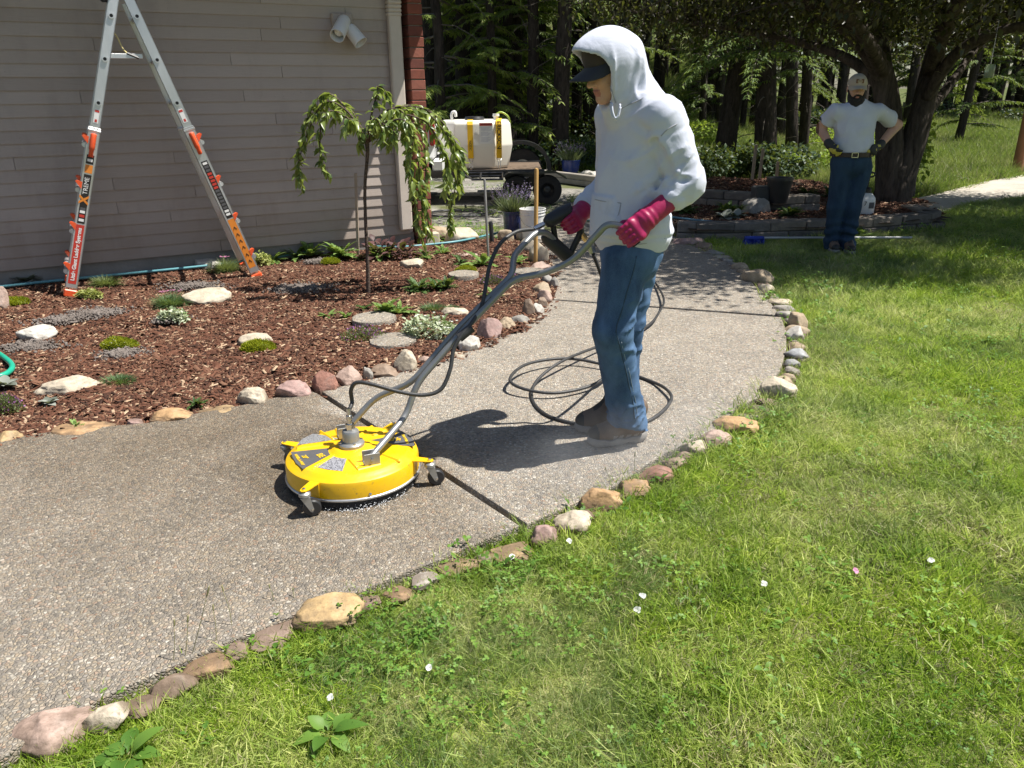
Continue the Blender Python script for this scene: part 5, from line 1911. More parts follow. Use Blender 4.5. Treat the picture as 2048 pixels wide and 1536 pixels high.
# the crown reaches out over the lawn, above the picture
while len(ends) < 1060:
    e = np.array([r.uniform(-2.2, 7.2), r.uniform(-4.5, 0.6), r.uniform(2.9, 5.2)])
    pw = to_px(e + np.array([tb[0], tb[1], 0.05]))[0]
    if pw[1] > -15 and r.uniform() > 0.12:
        continue
    j = np.argmin(np.linalg.norm(segs - e, axis=1) + r.uniform(0, 0.8, len(segs)))
    a = segs[j]
    mid = (a + e) / 2 + r.normal(0, 0.12, 3) + [0, 0, 0.25]
    s = spline([a, mid, e], 5)
    twb.tube(s, np.linspace(0.022, 0.006, len(s)), 5, False)
    ends.append((a, mid, e))
twb.build('branches', BARK_BIG, tree, smooth=True)
B, D = [], []
for a, mid, e in ends:
    m = r.randint(105, 150)
    f = r.beta(2.2, 1.0, m)
    c = a + (e - a) * f[:, None] + (mid - (a + e) / 2) * (1 - (2 * f - 1) ** 2)[:, None]
    spread = 0.11 + 0.20 * f
    B.append(c + r.normal(0, 1, (m, 3)) * spread[:, None] * [1, 1, 0.75])
    D.append(r.normal(0, 0.6, (m, 3)) + [0, 0, -0.35])
B, D = np.concatenate(B), np.concatenate(D)
n = len(B)
V, F, rn = leaves_np(B, D, np.tile(UPV, (n, 1)) + r.normal(0, 0.5, (n, 3)), r.uniform(0.055, 0.10, n), r.uniform(0.018, 0.03, n), r.uniform(0.1, 0.5, n), prof=((0, 0.1), (0.45, 1), (1, 0.05)), fold=0.3, seed=4)
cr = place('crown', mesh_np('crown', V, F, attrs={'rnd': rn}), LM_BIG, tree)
cr['kind'] = 'stuff'
# bright suckers beside the stem
sb = G(1835, 395)
shrub('sucker_shoots', sb[0] + 0.1, sb[1] + 0.3, 0.42, 1.15, 520, 0.09, LM_BRIGHT, 'sunlit leafy shoots growing up right of the big trunk', 'shrub', 760, z=0.0)

# ------------------------------------------------------------------ little weeping tree by the wall
LM_CHERRY = leaf_mat('cherry_leaf', (0.07, 0.13, 0.03), (0.33, 0.41, 0.11), 0.45, 0.33, spec=0.6)
wt0 = G(736, 583)
WDp = wt0[1]
weep = empty('weeping_tree', (wt0[0], wt0[1], -0.01), 'small weeping tree with hanging leafy branches on a thin trunk by the wall', 'tree')


def wp_(u, v, dy=0.0):
    return P(u, v, WDp + dy) - np.array([wt0[0], wt0[1], -0.01])


s = spline([wp_(737, 592), wp_(735, 520), wp_(731, 440), wp_(730, 370), wp_(735, 310), wp_(733, 275)], 8)
k_ = mpp(wt0) / 2
k_ *= 1.15
rad = np.interp(np.arange(len(s)), np.linspace(0, len(s) - 1, 8), [7.2 * k_ * 1.1, 6.2 * k_, 5.6 * k_, 5.4 * k_, 5.4 * k_, 5.4 * k_, 6.2 * k_, 7.5 * k_])
place('trunk', trunk_mesh('trunk', s, rad, 14, 0.10, 9), BARK_THIN, weep)
arcs = [[(735, 285, 0), (703, 232, .05), (672, 207, .1), (650, 205, .12), (632, 226, .14), (617, 262, .15), (603, 300, .15), (598, 345, .15), (606, 378, .15)],
        [(735, 280, 0), (700, 240, -.1), (665, 222, -.15), (645, 238, -.2), (640, 285, -.2), (643, 325, -.2), (656, 348, -.2)],
        [(735, 285, 0), (744, 225, 0), (754, 190, .05), (757, 172, .05), (771, 183, .1), (774, 200, .1)],
        [(735, 285, 0), (768, 228, .1), (800, 214, .15), (842, 216, .2), (880, 240, .2), (905, 275, .2), (921, 312, .2), (915, 352, .2), (905, 402, .2), (899, 440, .2), (905, 466, .2)],
        [(735, 285, 0), (775, 240, .05), (805, 232, .05), (818, 265, .05), (814, 320, .05), (824, 380, .05), (834, 430, .05), (844, 486, .05)],
        [(735, 285, 0), (785, 248, .2), (838, 252, .3), (852, 300, .3), (850, 380, .3), (856, 440, .3), (861, 474, .3)],
        [(735, 285, 0), (760, 250, -.15), (788, 262, -.25), (786, 292, -.25)],
        [(735, 285, 0), (790, 232, -.05), (848, 242, -.1), (876, 280, -.1), (893, 315, -.1), (894, 352, -.1), (886, 384, -.1)],
        [(735, 285, 0), (715, 250, -.2), (700, 238, -.3), (690, 250, -.3), (694, 262, -.3)],
        [(735, 285, 0), (740, 250, -.2), (752, 238, -.3), (764, 262, -.3), (760, 285, -.3)],
        [(735, 285, 0), (722, 255, .1), (706, 225, .2), (690, 212, .3), (672, 222, .35), (665, 240, .35)],
        [(735, 285, 0), (800, 250, .1), (832, 285, .12), (838, 340, .12), (842, 400, .12), (848, 460, .12)],
        [(735, 285, 0), (795, 225, .0), (850, 226, .05), (885, 258, .05), (908, 300, .05), (902, 340, .05)],
        [(735, 285, 0), (725, 262, .05), (720, 275, .0), (722, 292, .0)],
        [(735, 285, 0), (690, 215, .2), (660, 188, .25), (640, 192, .25), (625, 215, .25), (612, 250, .25), (598, 300, .25), (596, 350, .25)],
        [(735, 285, 0), (760, 232, -.1), (785, 218, -.15), (806, 226, -.15), (812, 255, -.15), (806, 285, -.15)],
        [(735, 285, 0), (790, 222, .25), (830, 210, .35), (862, 224, .4), (888, 255, .4), (914, 300, .4), (922, 340, .4), (918, 380, .4)],
        [(735, 285, 0), (748, 258, .15), (770, 246, .2), (782, 262, .2), (776, 290, .2)],
        [(735, 285, 0), (785, 242, -.2), (815, 246, -.25), (826, 280, -.25), (820, 330, -.25), (828, 380, -.25)]]
lv = [leaf_mesh('leaf', [(0, 0, 0)], [(1, 0, 0)], [UPV], 0.080 * (0.85 + 0.06 * q), 0.0175, 0.25 + 0.08 * q, prof=((0, 0.12), (0.15, 0.5), (0.4, 1), (0.7, 0.7), (1, 0.03)), fold=0.35 + 0.05 * q, rnd=np.array([q / 5]), mat=LM_CHERRY) for q in range(6)]
cand = []
rw = np.random.RandomState(12)
for a in arcs:
    pts = spline([wp_(*q) for q in a], 8)
    ln = np.linalg.norm(np.diff(pts, axis=0), axis=1).sum()
    place('branch', MB().tube(pts, np.linspace(0.009, 0.0025, len(pts)), 6).mesh('branch', True), BARK_THIN, weep)
    m = int(ln / 0.0105)
    for q in range(m):
        f = (q + rw.uniform(0, 1)) / m
        if f < 0.12:
            continue
        i = min(int(f * (len(pts) - 1)), len(pts) - 2)
        c = pts[i] + (pts[i + 1] - pts[i]) * (f * (len(pts) - 1) - i)
        tz = (pts[i + 1] - pts[i])
        tz /= np.linalg.norm(tz)
        az = rw.uniform(0, 6.28)
        d = np.array([math.cos(az), math.sin(az), rw.uniform(-1.5, -0.15)]) + tz * 0.5
        cand.append((c, d / np.linalg.norm(d), rw.uniform(0.62, 1.2), rw.randint(0, 6)))
rw.shuffle(cand)
rest = []
for k, (c, d, s_, q) in enumerate(cand):
    Rm = frame(UPV - d * d[2] + rw.normal(0, 0.35, 3), d)
    if k < 300:
        o = place('leaf', lv[q], None, weep)
        M4 = Matrix.Translation(Vector(c)) @ Matrix(Rm.tolist()).to_4x4() @ Matrix.Scale(s_, 4)
        o.matrix_local = M4
    else:
        rest.append((c, Rm, s_, q))
if rest:
    Vs, Fs, rn, nn = [], [], [], 0
    for c, Rm, s_, q in rest:
        v0 = np.array([x.co[:] for x in lv[q].vertices])
        f0 = np.array([x.vertices[:] for x in lv[q].polygons])
        Vs.append((v0 * s_) @ Rm.T + c)
        Fs.append(f0 + nn)
        nn += len(v0)
        rn.append(np.full(len(v0), q / 5))
    o = place('leaves', mesh_np('leaves', np.concatenate(Vs), np.concatenate(Fs), attrs={'rnd': np.concatenate(rn)}), LM_CHERRY, weep)
    o['kind'] = 'stuff'
# ================================================================== small helpers for made things
_pm = {}


def flat(name, c, rough=0.5, metal=0.0, var=0.08, bump=0.05, **k):
    if name not in _pm:
        _pm[name] = M(name, c, rough, var, 12, bump, 120, metal, **k)
    return _pm[name]


def text(body, size, mat, parent, loc, R, name='lettering', align='CENTER', thick=0.0006, bold=0.0):
    cu = bpy.data.curves.new(name, 'FONT')
    cu.body = body
    cu.size = size
    cu.align_x = align
    cu.align_y = 'CENTER'
    cu.extrude = thick
    cu.offset = bold
    cu.materials.append(mat)
    tmp = bpy.data.objects.new(name, cu)
    COL.objects.link(tmp)
    me = bpy.data.meshes.new_from_object(tmp.evaluated_get(bpy.context.evaluated_depsgraph_get()))
    COL.objects.unlink(tmp)
    bpy.data.objects.remove(tmp)
    me.name = name
    o = place(name, me, mat, parent)
    o.matrix_local = Matrix.Translation(Vector(loc)) @ Matrix(np.array(R).tolist()).to_4x4()
    return o


ALU = M('aluminium', (0.66, 0.67, 0.68), 0.38, 0.10, 6, 0.12, 90, metal=0.85, stretch=(1, 1, 0.2))
ORANGE = flat('orange_plastic', (0.78, 0.105, 0.03), 0.4)
BLACKP = flat('black_plastic', (0.022, 0.022, 0.024), 0.42)
RUBBER = flat('black_rubber', (0.028, 0.028, 0.029), 0.6)
WHITEP = flat('white_plastic', (0.78, 0.78, 0.76), 0.4)
STK_BLACK = flat('sticker_black', (0.02, 0.018, 0.018), 0.35)
STK_RED = flat('sticker_red', (0.55, 0.05, 0.035), 0.35)
STK_WHITE = flat('sticker_white', (0.8, 0.8, 0.78), 0.35)
STK_ORG = flat('sticker_orange', (0.72, 0.24, 0.035), 0.35)
STK_GREY = flat('sticker_grey', (0.10, 0.10, 0.105), 0.4)

# ================================================================== ladder
LA, LB = G(140, 592), G(516, 558)
LD = WD.copy()
LNn = np.array([LD[1], -LD[0], 0])                            # towards the camera


def on_ladder(u, v, n=0.0):
    d = ray(u, v)
    o = LA + LNn * n
    return EYE + d * (((o - EYE) @ LNn) / (d @ LNn))


apex = on_ladder(240, -22)
ladder = empty('stepladder', (LA + LB) / 2, 'aluminium A-frame ladder with orange fittings standing in the mulch bed', 'ladder')
LO = np.array(ladder.location)
FARW_BOT, FARW_TOP = 0.62, 0.34


def strip(p0, p1, w, n, a, b, nrm):
    """flat band on a rail face, from fraction a to b along p0-p1"""
    ax = (p1 - p0) / np.linalg.norm(p1 - p0)
    sd = np.cross(ax, nrm)
    c0, c1 = p0 + (p1 - p0) * a + nrm * n, p0 + (p1 - p0) * b + nrm * n
    mb = MB()
    c = (c0 + c1) / 2
    mb.box(c, (w, 0.0008, np.linalg.norm(c1 - c0)), np.stack([sd, nrm, ax], 1))
    return mb


for side, (fu, fv, hu, hv) in enumerate([(140, 592, 229, -14), (516, 558, 252, -14)]):
    f0, t0 = on_ladder(fu, fv) - LO, on_ladder(hu, hv) - LO
    f1, t1 = f0 - LNn * FARW_BOT, t0 - LNn * FARW_TOP
    outd = -LD if side == 0 else LD
    for near, (f, t) in enumerate([(f1, t1), (f0, t0)]):
        ax = (t - f) / np.linalg.norm(t - f)
        wd = np.cross(LNn, ax)
        RM = np.stack([wd, np.cross(ax, wd), ax], 1)
        L = np.linalg.norm(t - f)
        # outer and inner sections of the rail, each an open channel
        for (a, b, w, dp, off, nm) in ((0.03, 0.575, 0.088, 0.034, 0.0, 'lower_rail'), (0.30, 0.985, 0.074, 0.026, 0.0, 'upper_rail')):
            c = f + ax * L * (a + b) / 2
            mb = MB()
            sg = 1 if near else -1
            yn = RM[:, 1] * (1 if RM[:, 1] @ LNn > 0 else -1) * sg
            mb.cbox(c + yn * (dp / 2 - 0.003), (w, 0.006, L * (b - a)), 0.002, RM)
            for s_ in (-1, 1):
                mb.cbox(c + RM[:, 0] * s_ * (w / 2 - 0.004), (0.008, dp, L * (b - a)), 0.002, RM)
            mb.build(nm, ALU, ladder)
        MB().cbox(f + ax * 0.025, (0.096, 0.044, 0.06), 0.008, RM).build('foot', ORANGE, ladder)
        fq = 0.565
        MB().cbox(f + ax * L * fq, (0.094, 0.040, 0.02), 0.004, RM).build('collar', ALU, ladder)
        # orange rung brackets that flare out at the side
        for q in (0.105, 0.245, 0.385, 0.535):
            c = f + ax * L * q
            mb = MB()
            tri = np.array([(0.03, -0.038), (0.03, 0.018), (0.068, 0.022), (0.078, 0.012)])
            sgn = 1 if wd @ outd > 0 else -1
            V = [c + wd * sgn * x + ax * z + RM[:, 1] * y for y in (-0.02, 0.02) for x, z in tri]
            mb.add(V, [(0, 1, 2, 3), (7, 6, 5, 4), (0, 4, 5, 1), (1, 5, 6, 2), (2, 6, 7, 3), (3, 7, 4, 0)])
            mb.build('rung_bracket', ORANGE, ladder)
    # rungs
    L = np.linalg.norm(t0 - f0)
    ax = (t0 - f0) / L
    k = 0
    for q in (0.09, 0.23, 0.37, 0.52, 0.655, 0.795, 0.93):
        a, b = f0 + (t0 - f0) * q, f1 + (t1 - f1) * q
        wide = q < 0.56
        ofs = outd * (0.055 if wide else 0.0)
        MB().tube([a + ofs, b + ofs], 0.019, 10).build('rung', ALU, ladder, angle=40)
        if not wide:
            MB().lathe([(0.013, 0.0), (0.021, 0.0), (0.021, 0.008), (0.013, 0.008)], 14, a + LNn * 0.017, frame(LNn), close=False).build('rung_flare', ALU, ladder, angle=40)
            MB().lathe([(0.0, 0), (0.0125, 0), (0.0125, 0.002), (0, 0.002)], 12, a + LNn * 0.019, frame(LNn)).build('rung_hole_shade', BLACKP, ladder)  # black disc paints the shade inside the hollow rung end
    # lock handle on the near rail
    h0, h1 = f0 + ax * L * 0.495 + LNn * 0.035, f0 + ax * L * 0.545 + LNn * 0.035
    MB().tube(spline([h0 - ax * 0.03 - LNn * 0.012, h0, (h0 + h1) / 2 + LNn * 0.004, h1, h1 + ax * 0.016 - LNn * 0.006], 4), np.array([0.016] * 6 + [0.021] * 8 + [0.022] * 3), 10).build('lock_handle', ORANGE, ladder, smooth=True)
    RM = np.stack([np.cross(ax, LNn), LNn, ax], 1)
    nf = 0.0178
    wdt = np.cross(ax, LNn)
    tR = np.stack([ax, np.cross(LNn, ax), LNn], 1)       # letters run up the rail
    if side == 0:
        strip(f0, t0, 0.052, nf, 0.255, 0.42, LNn).build('black_label', STK_BLACK, ladder)
        strip(f0, t0, 0.052, nf, 0.425, 0.452, LNn).build('orange_label', STK_ORG, ladder)
        strip(f0, t0, 0.052, nf, 0.455, 0.485, LNn).build('black_label', STK_BLACK, ladder)
        strip(f0, t0, 0.058, nf, 0.045, 0.25, LNn).build('red_label', STK_RED, ladder)
        text('X', 0.085, STK_ORG, ladder, f0 + (t0 - f0) * 0.335 + LNn * (nf + 0.001), tR, bold=0.004)
        text('TREME', 0.045, STK_WHITE, ladder, f0 + (t0 - f0) * 0.382 + LNn * (nf + 0.001), tR)
        text('Little Giant Ladder Systems', 0.0385, STK_WHITE, ladder, f0 + (t0 - f0) * 0.148 + LNn * (nf + 0.001), tR, bold=0.0012)
        for q, m_ in ((0.262, STK_WHITE), (0.276, STK_RED), (0.29, STK_WHITE), (0.30, STK_GREY), (0.463, STK_WHITE), (0.478, STK_RED)):
            strip(f0, t0, 0.036, nf + 0.001, q, q + 0.009, LNn).build('label_print', m_, ladder)
    else:
        strip(f0, t0, 0.052, nf, 0.245, 0.455, LNn).build('black_label', STK_BLACK, ladder)
        strip(f0, t0, 0.058, nf, 0.05, 0.24, LNn).build('orange_label', STK_ORG, ladder)
        for q in np.arange(0.255, 0.45, 0.0125):
            m_ = STK_RED if 0.35 < q < 0.41 else (STK_WHITE if q < 0.28 or q > 0.435 else STK_GREY)
            strip(f0, t0, 0.036, nf + 0.001, q, q + 0.008, LNn).build('label_print', m_, ladder)
        text('A A R I M A', 0.04, STK_BLACK, ladder, f0 + (t0 - f0) * 0.165 + LNn * (nf + 0.001), np.stack([-wdt, ax, LNn], 1)) if False else None
        for q in (0.075, 0.10, 0.13, 0.155, 0.18, 0.205):
            c = f0 + (t0 - f0) * q + LNn * (nf + 0.0012)
            mb = MB()
            for s_ in (-1, 1):
                a, b = c - ax * 0.012 + wdt * s_ * 0.014, c + ax * 0.014
                mb.tube([a, b], 0.0022, 4)
            mb.build('label_print', STK_BLACK, ladder)
    strip(f0, t0, 0.034, nf - 0.003, 0.59, 0.635, LNn).build('white_label', STK_WHITE, ladder)
    strip(f0, t0, 0.030, nf - 0.002, 0.625, 0.632, LNn).build('label_print', STK_RED, ladder)
    strip(f0, t0, 0.016, nf - 0.002, 0.593, 0.602, LNn).build('label_print', STK_RED, ladder)
ap = apex - LO
for n in (0.0, FARW_TOP):
    c = ap - LNn * n
    mb = MB()
    mb.lathe([(0, -0.02), (0.055, -0.02), (0.06, 0), (0.055, 0.02), (0, 0.02)], 20, c + np.array([0, 0, 0.02]), frame(LNn))
    mb.build('hinge', ALU, ladder, angle=40)
    MB().cbox(c - LD * 0.10 + np.array([0, 0, 0.0]), (0.07, 0.06, 0.12), 0.012, np.stack([LD, LNn, UPV], 1)).build('hinge_lock', BLACKP, ladder)
a, b = on_ladder(214, 112) - LO - LNn * 0.02, on_ladder(286, 112) - LO - LNn * 0.02
MB().cbox((a + b) / 2, (np.linalg.norm(b - a), 0.008, 0.036), 0.003, np.stack([LD, LNn, UPV], 1)).build('spreader_bar', ALU, ladder)
MB().tube([b - LD * 0.11 + UPV * 0.02, b - LD * 0.03 - UPV * 0.015], 0.011, 6).build('spreader_joint', BLACKP, ladder)
MB().tube(spline([on_ladder(222, 58) - LO - LNn * 0.05, on_ladder(234, 72) - LO - LNn * 0.06, on_ladder(246, 96) - LO - LNn * 0.04, on_ladder(255, 107) - LO - LNn * 0.02], 5), 0.006, 6).build('cord', flat('cord_yellow', (0.62, 0.52, 0.24), 0.7), ladder, smooth=True)

# ================================================================== surface cleaner
STEEL = M('grey_steel_tube', (0.27, 0.275, 0.275), 0.36, 0.08, 10, 0.06, 150, metal=0.55)
STEELB = M('bracket_steel', (0.36, 0.36, 0.35), 0.4, 0.1, 20, 0.06, 150, metal=0.6)
CHROME = M('chrome_fitting', (0.62, 0.62, 0.61), 0.22, 0.06, 20, 0.04, metal=1.0)
BRASS = M('brass_fitting', (0.56, 0.42, 0.20), 0.3, 0.1, 20, 0.04, metal=1.0)
def _yellow():
    t = NT('yellow_enamel')
    p = t.pos(True)
    n1 = t.noise(p, 9, 5, 0.7)
    n2 = t.noise(p, 60, 4, 0.7)
    col = t.mix(t.mapr(n1, 0.48, 0.72, 0, 0.5), (0.80, 0.47, 0.004), (0.62, 0.36, 0.02))
    col = t.mix(t.mapr(n2, 0.62, 0.70, 0, 0.55), col, (0.20, 0.13, 0.06))
    return t.done(t.bsdf(col, t.mapr(n1, 0.35, 0.65, 0.25, 0.5), normal=t.bump(n2, 0.06, 0.003), coat=0.25))


YEL = _yellow()
HOSEM = M('hose_rubber', (0.035, 0.035, 0.036), 0.5, 0.2, 30, 0.2, 200)
CC = G(706, 919, 0.085)
CC[2] = 0
cl = empty('surface_cleaner', CC, 'round yellow pressure surface cleaner on casters with a long grey tube handle', 'surface cleaner')
RD = 0.268
HT = 0.134


def cloc(u, v, z):
    return G(u, v, z) - CC


prof = [(0.0, 0.150), (0.055, 0.150), (0.075, 0.146), (0.085, 0.137), (0.10, HT), (0.222, HT), (0.234, 0.131), (0.243, 0.123), (0.255, 0.118), (0.264, 0.112), (RD, 0.100), (RD, 0.047), (RD - 0.006, 0.047), (RD - 0.006, 0.09)]
MB().lathe(prof, 96, close=False).build('deck', YEL, cl, angle=35)
MB().lathe([(RD - 0.004, 0.036), (RD + 0.004, 0.036), (RD + 0.006, 0.041), (RD + 0.004, 0.046), (RD - 0.004, 0.0465)], 72, close=False).build('rim_band', ALU, cl, smooth=True)
# bristle skirt
r = np.random.RandomState(5)
n = 2600
t = r.uniform(0, 6.2832, n)
B = np.stack([np.cos(t), np.sin(t), 0 * t], 1) * (RD - 0.006 - r.uniform(0, 0.008, n))[:, None] + [0, 0, 0.042]
D = np.stack([np.cos(t) * 0.12, np.sin(t) * 0.12, -1 + 0 * t], 1) + r.normal(0, 0.05, (n, 3))
V, F = blade_strip(B, D, np.stack([np.cos(t), np.sin(t), 0 * t], 1), r.uniform(0.030, 0.038, n), np.full(n, 0.0016), np.zeros(n), ((0, 1), (0.5, 1), (1, 0.7)))
sk = place('brush_skirt', mesh_np('brush_skirt', V, F), flat('skirt_black', (0.02, 0.02, 0.02), 0.7), cl)
sk['kind'] = 'stuff'
# raised ribs and panels of the pressed deck
for (u0, v0, u1, v1, w) in [(592, 897, 692, 883, 0.020), (624, 940, 683, 902, 0.010), (730, 895, 800, 922, 0.016), (745, 872, 790, 851, 0.022), (716, 873, 745, 852, 0.016), (668, 880, 640, 862, 0.014)]:
    a, b = cloc(u0, v0, HT), cloc(u1, v1, HT)
    a[2] = b[2] = HT - 0.002
    d = (b - a) / np.linalg.norm(b - a)
    MB().cbox((a + b) / 2, (np.linalg.norm(b - a), w, 0.014), 0.005, np.stack([d, np.cross(UPV, d), UPV], 1)).build('deck_rib', YEL, cl)
for (u, v, a0, wd) in [(735, 930, 0, 0.10), (690, 860, 0, 0.08)]:
    c = cloc(u, v, HT)
    d = c.copy()
    d[2] = 0
    d /= np.linalg.norm(d)
    c[2] = HT
    MB().cbox(c - d * 0.03, (0.115, wd, 0.010), 0.004, np.stack([d, np.cross(UPV, d), UPV], 1)).build('deck_panel', YEL, cl)
# stickers
MAT_PRINT = None


def print_mat(name, c, c2, ang, sc):
    t = NT(name)
    p = t.n('ShaderNodeTexCoord').outputs['Object']
    m = t.n('ShaderNodeMapping')
    t.set(m.inputs['Vector'], p)
    m.inputs['Rotation'].default_value = (0, 0, ang)
    w = t.n('ShaderNodeTexWave', wave_type='BANDS', bands_direction='Y', ins={'Vector': m.outputs[0], 'Scale': sc, 'Distortion': 0.4, 'Detail': 1})
    nz = t.noise(t.vscale(m.outputs[0], (3, 1, 1)), 130, 2)
    f = t.math('MULTIPLY', t.mapr(w.outputs['Fac'], 0.45, 0.6), t.mapr(nz, 0.42, 0.5))
    return t.done(t.bsdf(t.mix(f, c, c2), 0.4))


PR1 = print_mat('sticker_lines', (0.13, 0.13, 0.135), (0.36, 0.365, 0.37), 0.15, 34)
PR2 = print_mat('sticker_text_print', (0.08, 0.08, 0.095), (0.52, 0.53, 0.57), -0.35, 32)


def decal(pts, mat, name='sticker'):
    P3 = [cloc(u, v, HT + 0.0012) for u, v in pts]
    mb = MB()
    n_ = len(P3)
    lo = [p - UPV * 0.0008 for p in P3]
    mb.add(P3 + lo, [list(range(n_))] + [(i, (i + 1) % n_, n_ + (i + 1) % n_, n_ + i) for i in range(n_)])
    return mb.build(name, mat, cl)


decal([(626, 867), (646, 870), (678, 877), (650, 882), (594, 890), (604, 878)], PR1)
decal([(582, 904), (640, 898), (667, 895), (674, 902), (640, 920), (606, 938), (592, 926), (585, 914)], STK_GREY)
decal([(688, 899), (698, 900), (692, 921), (685, 942), (655, 939), (628, 933), (660, 915)], PR2)
decal([(742, 880), (768, 875), (790, 869), (803, 862), (818, 870), (828, 882), (829, 892), (806, 891)], STK_GREY)
YT = flat('print_yellow', (0.75, 0.50, 0.03), 0.4)


def deck_text(body, u, v, u2, v2, size):
    a, b = cloc(u, v, HT + 0.0028), cloc(u2, v2, HT + 0.0028)
    x = (b - a) / np.linalg.norm(b - a)
    text(body, size, YT, cl, (a + b) / 2, np.stack([x, np.cross(UPV, x), UPV], 1), thick=0.0004, bold=0.0006)


deck_text('BE', 634, 906, 648, 916, 0.036)
deck_text('20"', 605, 909, 614, 919, 0.026)
deck_text('WHIRL-A-WAY', 590, 908, 607, 931, 0.017)
deck_text('BE', 780, 884, 786, 872, 0.036)
deck_text('20"', 796, 884, 799, 872, 0.024)
deck_text('WHIRL-A-WAY', 817, 888, 805, 867, 0.015)
# swivel
hub = [(0.0, 0), (0.052, 0), (0.052, 0.016), (0.046, 0.022), (0.034, 0.023), (0.034, 0.066), (0.030, 0.072), (0.016, 0.073), (0.0, 0.073)]
sw = MB().lathe(hub, 36, (0, 0, 0.146)).build('swivel', STEELB, cl, angle=35)
MB().lathe([(0.019, 0), (0.019, 0.026), (0.0, 0.026)], 6, (0, 0, 0.219)).build('hex_nut', CHROME, sw)
MB().lathe([(0.011, 0), (0.011, 0.020), (0.013, 0.022), (0.013, 0.036), (0.009, 0.038), (0.009, 0.066), (0, 0.066)], 16, (0, 0, 0.245)).build('fitting', CHROME, sw, angle=35)
for k in range(4):
    a = k * 1.571 + 0.5
    MB().lathe([(0.006, 0), (0.006, 0.005), (0, 0.005)], 6, (0.043 * math.cos(a), 0.043 * math.sin(a), 0.166)).build('bolt', CHROME, sw)
# casters on flat yellow arms
for k, (ua, va, ub, vb, wu) in enumerate([(600, 885, 566, 884, 0), (655, 958, 622, 969, 0), (815, 915, 858, 920, 0), (755, 865, 790, 845, 0)]):
    a, b = cloc(ua, va, 0.112), cloc(ub, vb, 0.112)
    d0 = b / np.linalg.norm(b[:2])
    d0[2] = 0
    b = d0 * (RD + 0.062)
    b[2] = 0.108
    a = d0 * (RD - 0.012)
    a[2] = 0.108
    sd = np.array([-d0[1], d0[0], 0])
    RR_ = np.stack([d0, sd, UPV], 1)
    cs = empty('caster', b * [1, 1, 0])
    cs.parent = cl
    c3 = np.array(b) * [1, 1, 0]
    poly = [(-0.076, -0.022), (-0.006, -0.016), (0.010, -0.012), (0.016, 0), (0.010, 0.012), (-0.006, 0.016), (-0.076, 0.022)]
    ar = MB()
    ar.prism(poly, 0.108, 0.112, RR_)
    ar.cbox((d0 * -0.060) + UPV * 0.082, (0.004, 0.044, 0.056), 0.001, RR_)
    ar.build('arm', YEL, cs)
    MB().lathe([(0.007, 0), (0.007, 0.006), (0.003, 0.008), (0, 0.008)], 8, (0, 0, 0.112)).build('bolt', CHROME, cs)
    yaw = [0.5, 0.35, 0.3, 0.9][k]
    Ry = np.array(Matrix.Rotation(yaw, 3, 'Z'))
    fk = MB()
    fk.lathe([(0.0, 0.104), (0.014, 0.104), (0.022, 0.098), (0.023, 0.088), (0.016, 0.083), (0, 0.083)], 18)
    for s_ in (-1, 1):
        V = [Ry @ np.array([x, s_ * 0.017 + y, z]) for y in (-0.0012, 0.0012) for x, z in ((-0.017, 0.084), (0.017, 0.084), (0.027, 0.036), (0.022, 0.021), (0.014, 0.024))]
        fk.add(V, [(0, 1, 2, 3, 4), (9, 8, 7, 6, 5)] + [(i, (i + 1) % 5, 5 + (i + 1) % 5, 5 + i) for i in range(5)])
    fk.cbox((0, 0, 0.083), (0.036, 0.036, 0.003), 0.001, Ry)
    fk.build('fork', STEELB, cs, angle=35)
    wp = Ry @ np.array([0.022, 0, 0.034])
    MB().lathe([(0.009, -0.014), (0.029, -0.014), (0.034, -0.009), (0.034, 0.009), (0.029, 0.014), (0.009, 0.014)], 28, wp, frame(Ry @ np.array([0, 1.0, 0]))).build('wheel', BLACKP, cs, angle=35)
    MB().lathe([(0.005, -0.021), (0.005, 0.021)], 8, wp, frame(Ry @ np.array([0, 1.0, 0]))).build('axle', CHROME, cs)
for k in range(6):
    a = -2.2 + k * 1.05
    MB().lathe([(0.006, 0), (0.006, 0.004), (0.003, 0.006), (0, 0.006)], 8, (RD * math.cos(a), RD * math.sin(a), 0.058), frame((math.cos(a), math.sin(a), 0))).build('bolt', CHROME, cl)
# handle: two bent tubes that run side by side and part again at both ends
B1, B2 = G(742, 914, 0.162), G(690, 862, 0.162)
for B_ in (B1, B2):
    d = B_ - CC
    d[2] = 0
    hd = np.array([0.93, 0.36, 0])
    sd = np.array([-0.36, 0.93, 0])
    RB = np.stack([hd, sd, UPV], 1)
    mb = MB()
    c = B_ - CC
    mb.cbox(c + [0, 0, -0.022], (0.062, 0.044, 0.004), 0.001, RB)
    for s_ in (-1, 1):
        mb.cbox(c + sd * s_ * 0.021 + [0, 0, 0.0], (0.062, 0.004, 0.046), 0.001, RB)
    mb.build('bracket', STEELB, cl)
    MB().tube([c - sd * 0.03, c + sd * 0.03], 0.006, 8).build('bolt', CHROME, cl, angle=35)
TR = 0.0135
near_t_ = [B1, P(812, 832, 2.93), P(834, 766, 2.96), P(925, 662, 3.035), P(1029, 556, 3.10), P(1085, 548, 3.06), P(1146, 522, 3.01), P(1214, 447, 2.965), P(1244, 452, 2.965), P(1262, 474, 2.955), P(1274, 490, 2.945)]
far_t_ = [B2, P(750, 795, 3.03), P(822, 767, 3.0), P(917, 655, 3.065), P(1026, 549, 3.13), P(1026, 512, 3.20), P(1070, 465, 3.30), P(1094, 464, 3.36), P(1118, 492, 3.40), P(1132, 512, 3.41)]
for pts in (near_t_, far_t_):
    f_ = fillet([p - CC for p in pts], 0.055, 7)
    MB().tube(f_, TR, 14).build('handle_tube', STEEL, cl, angle=50)
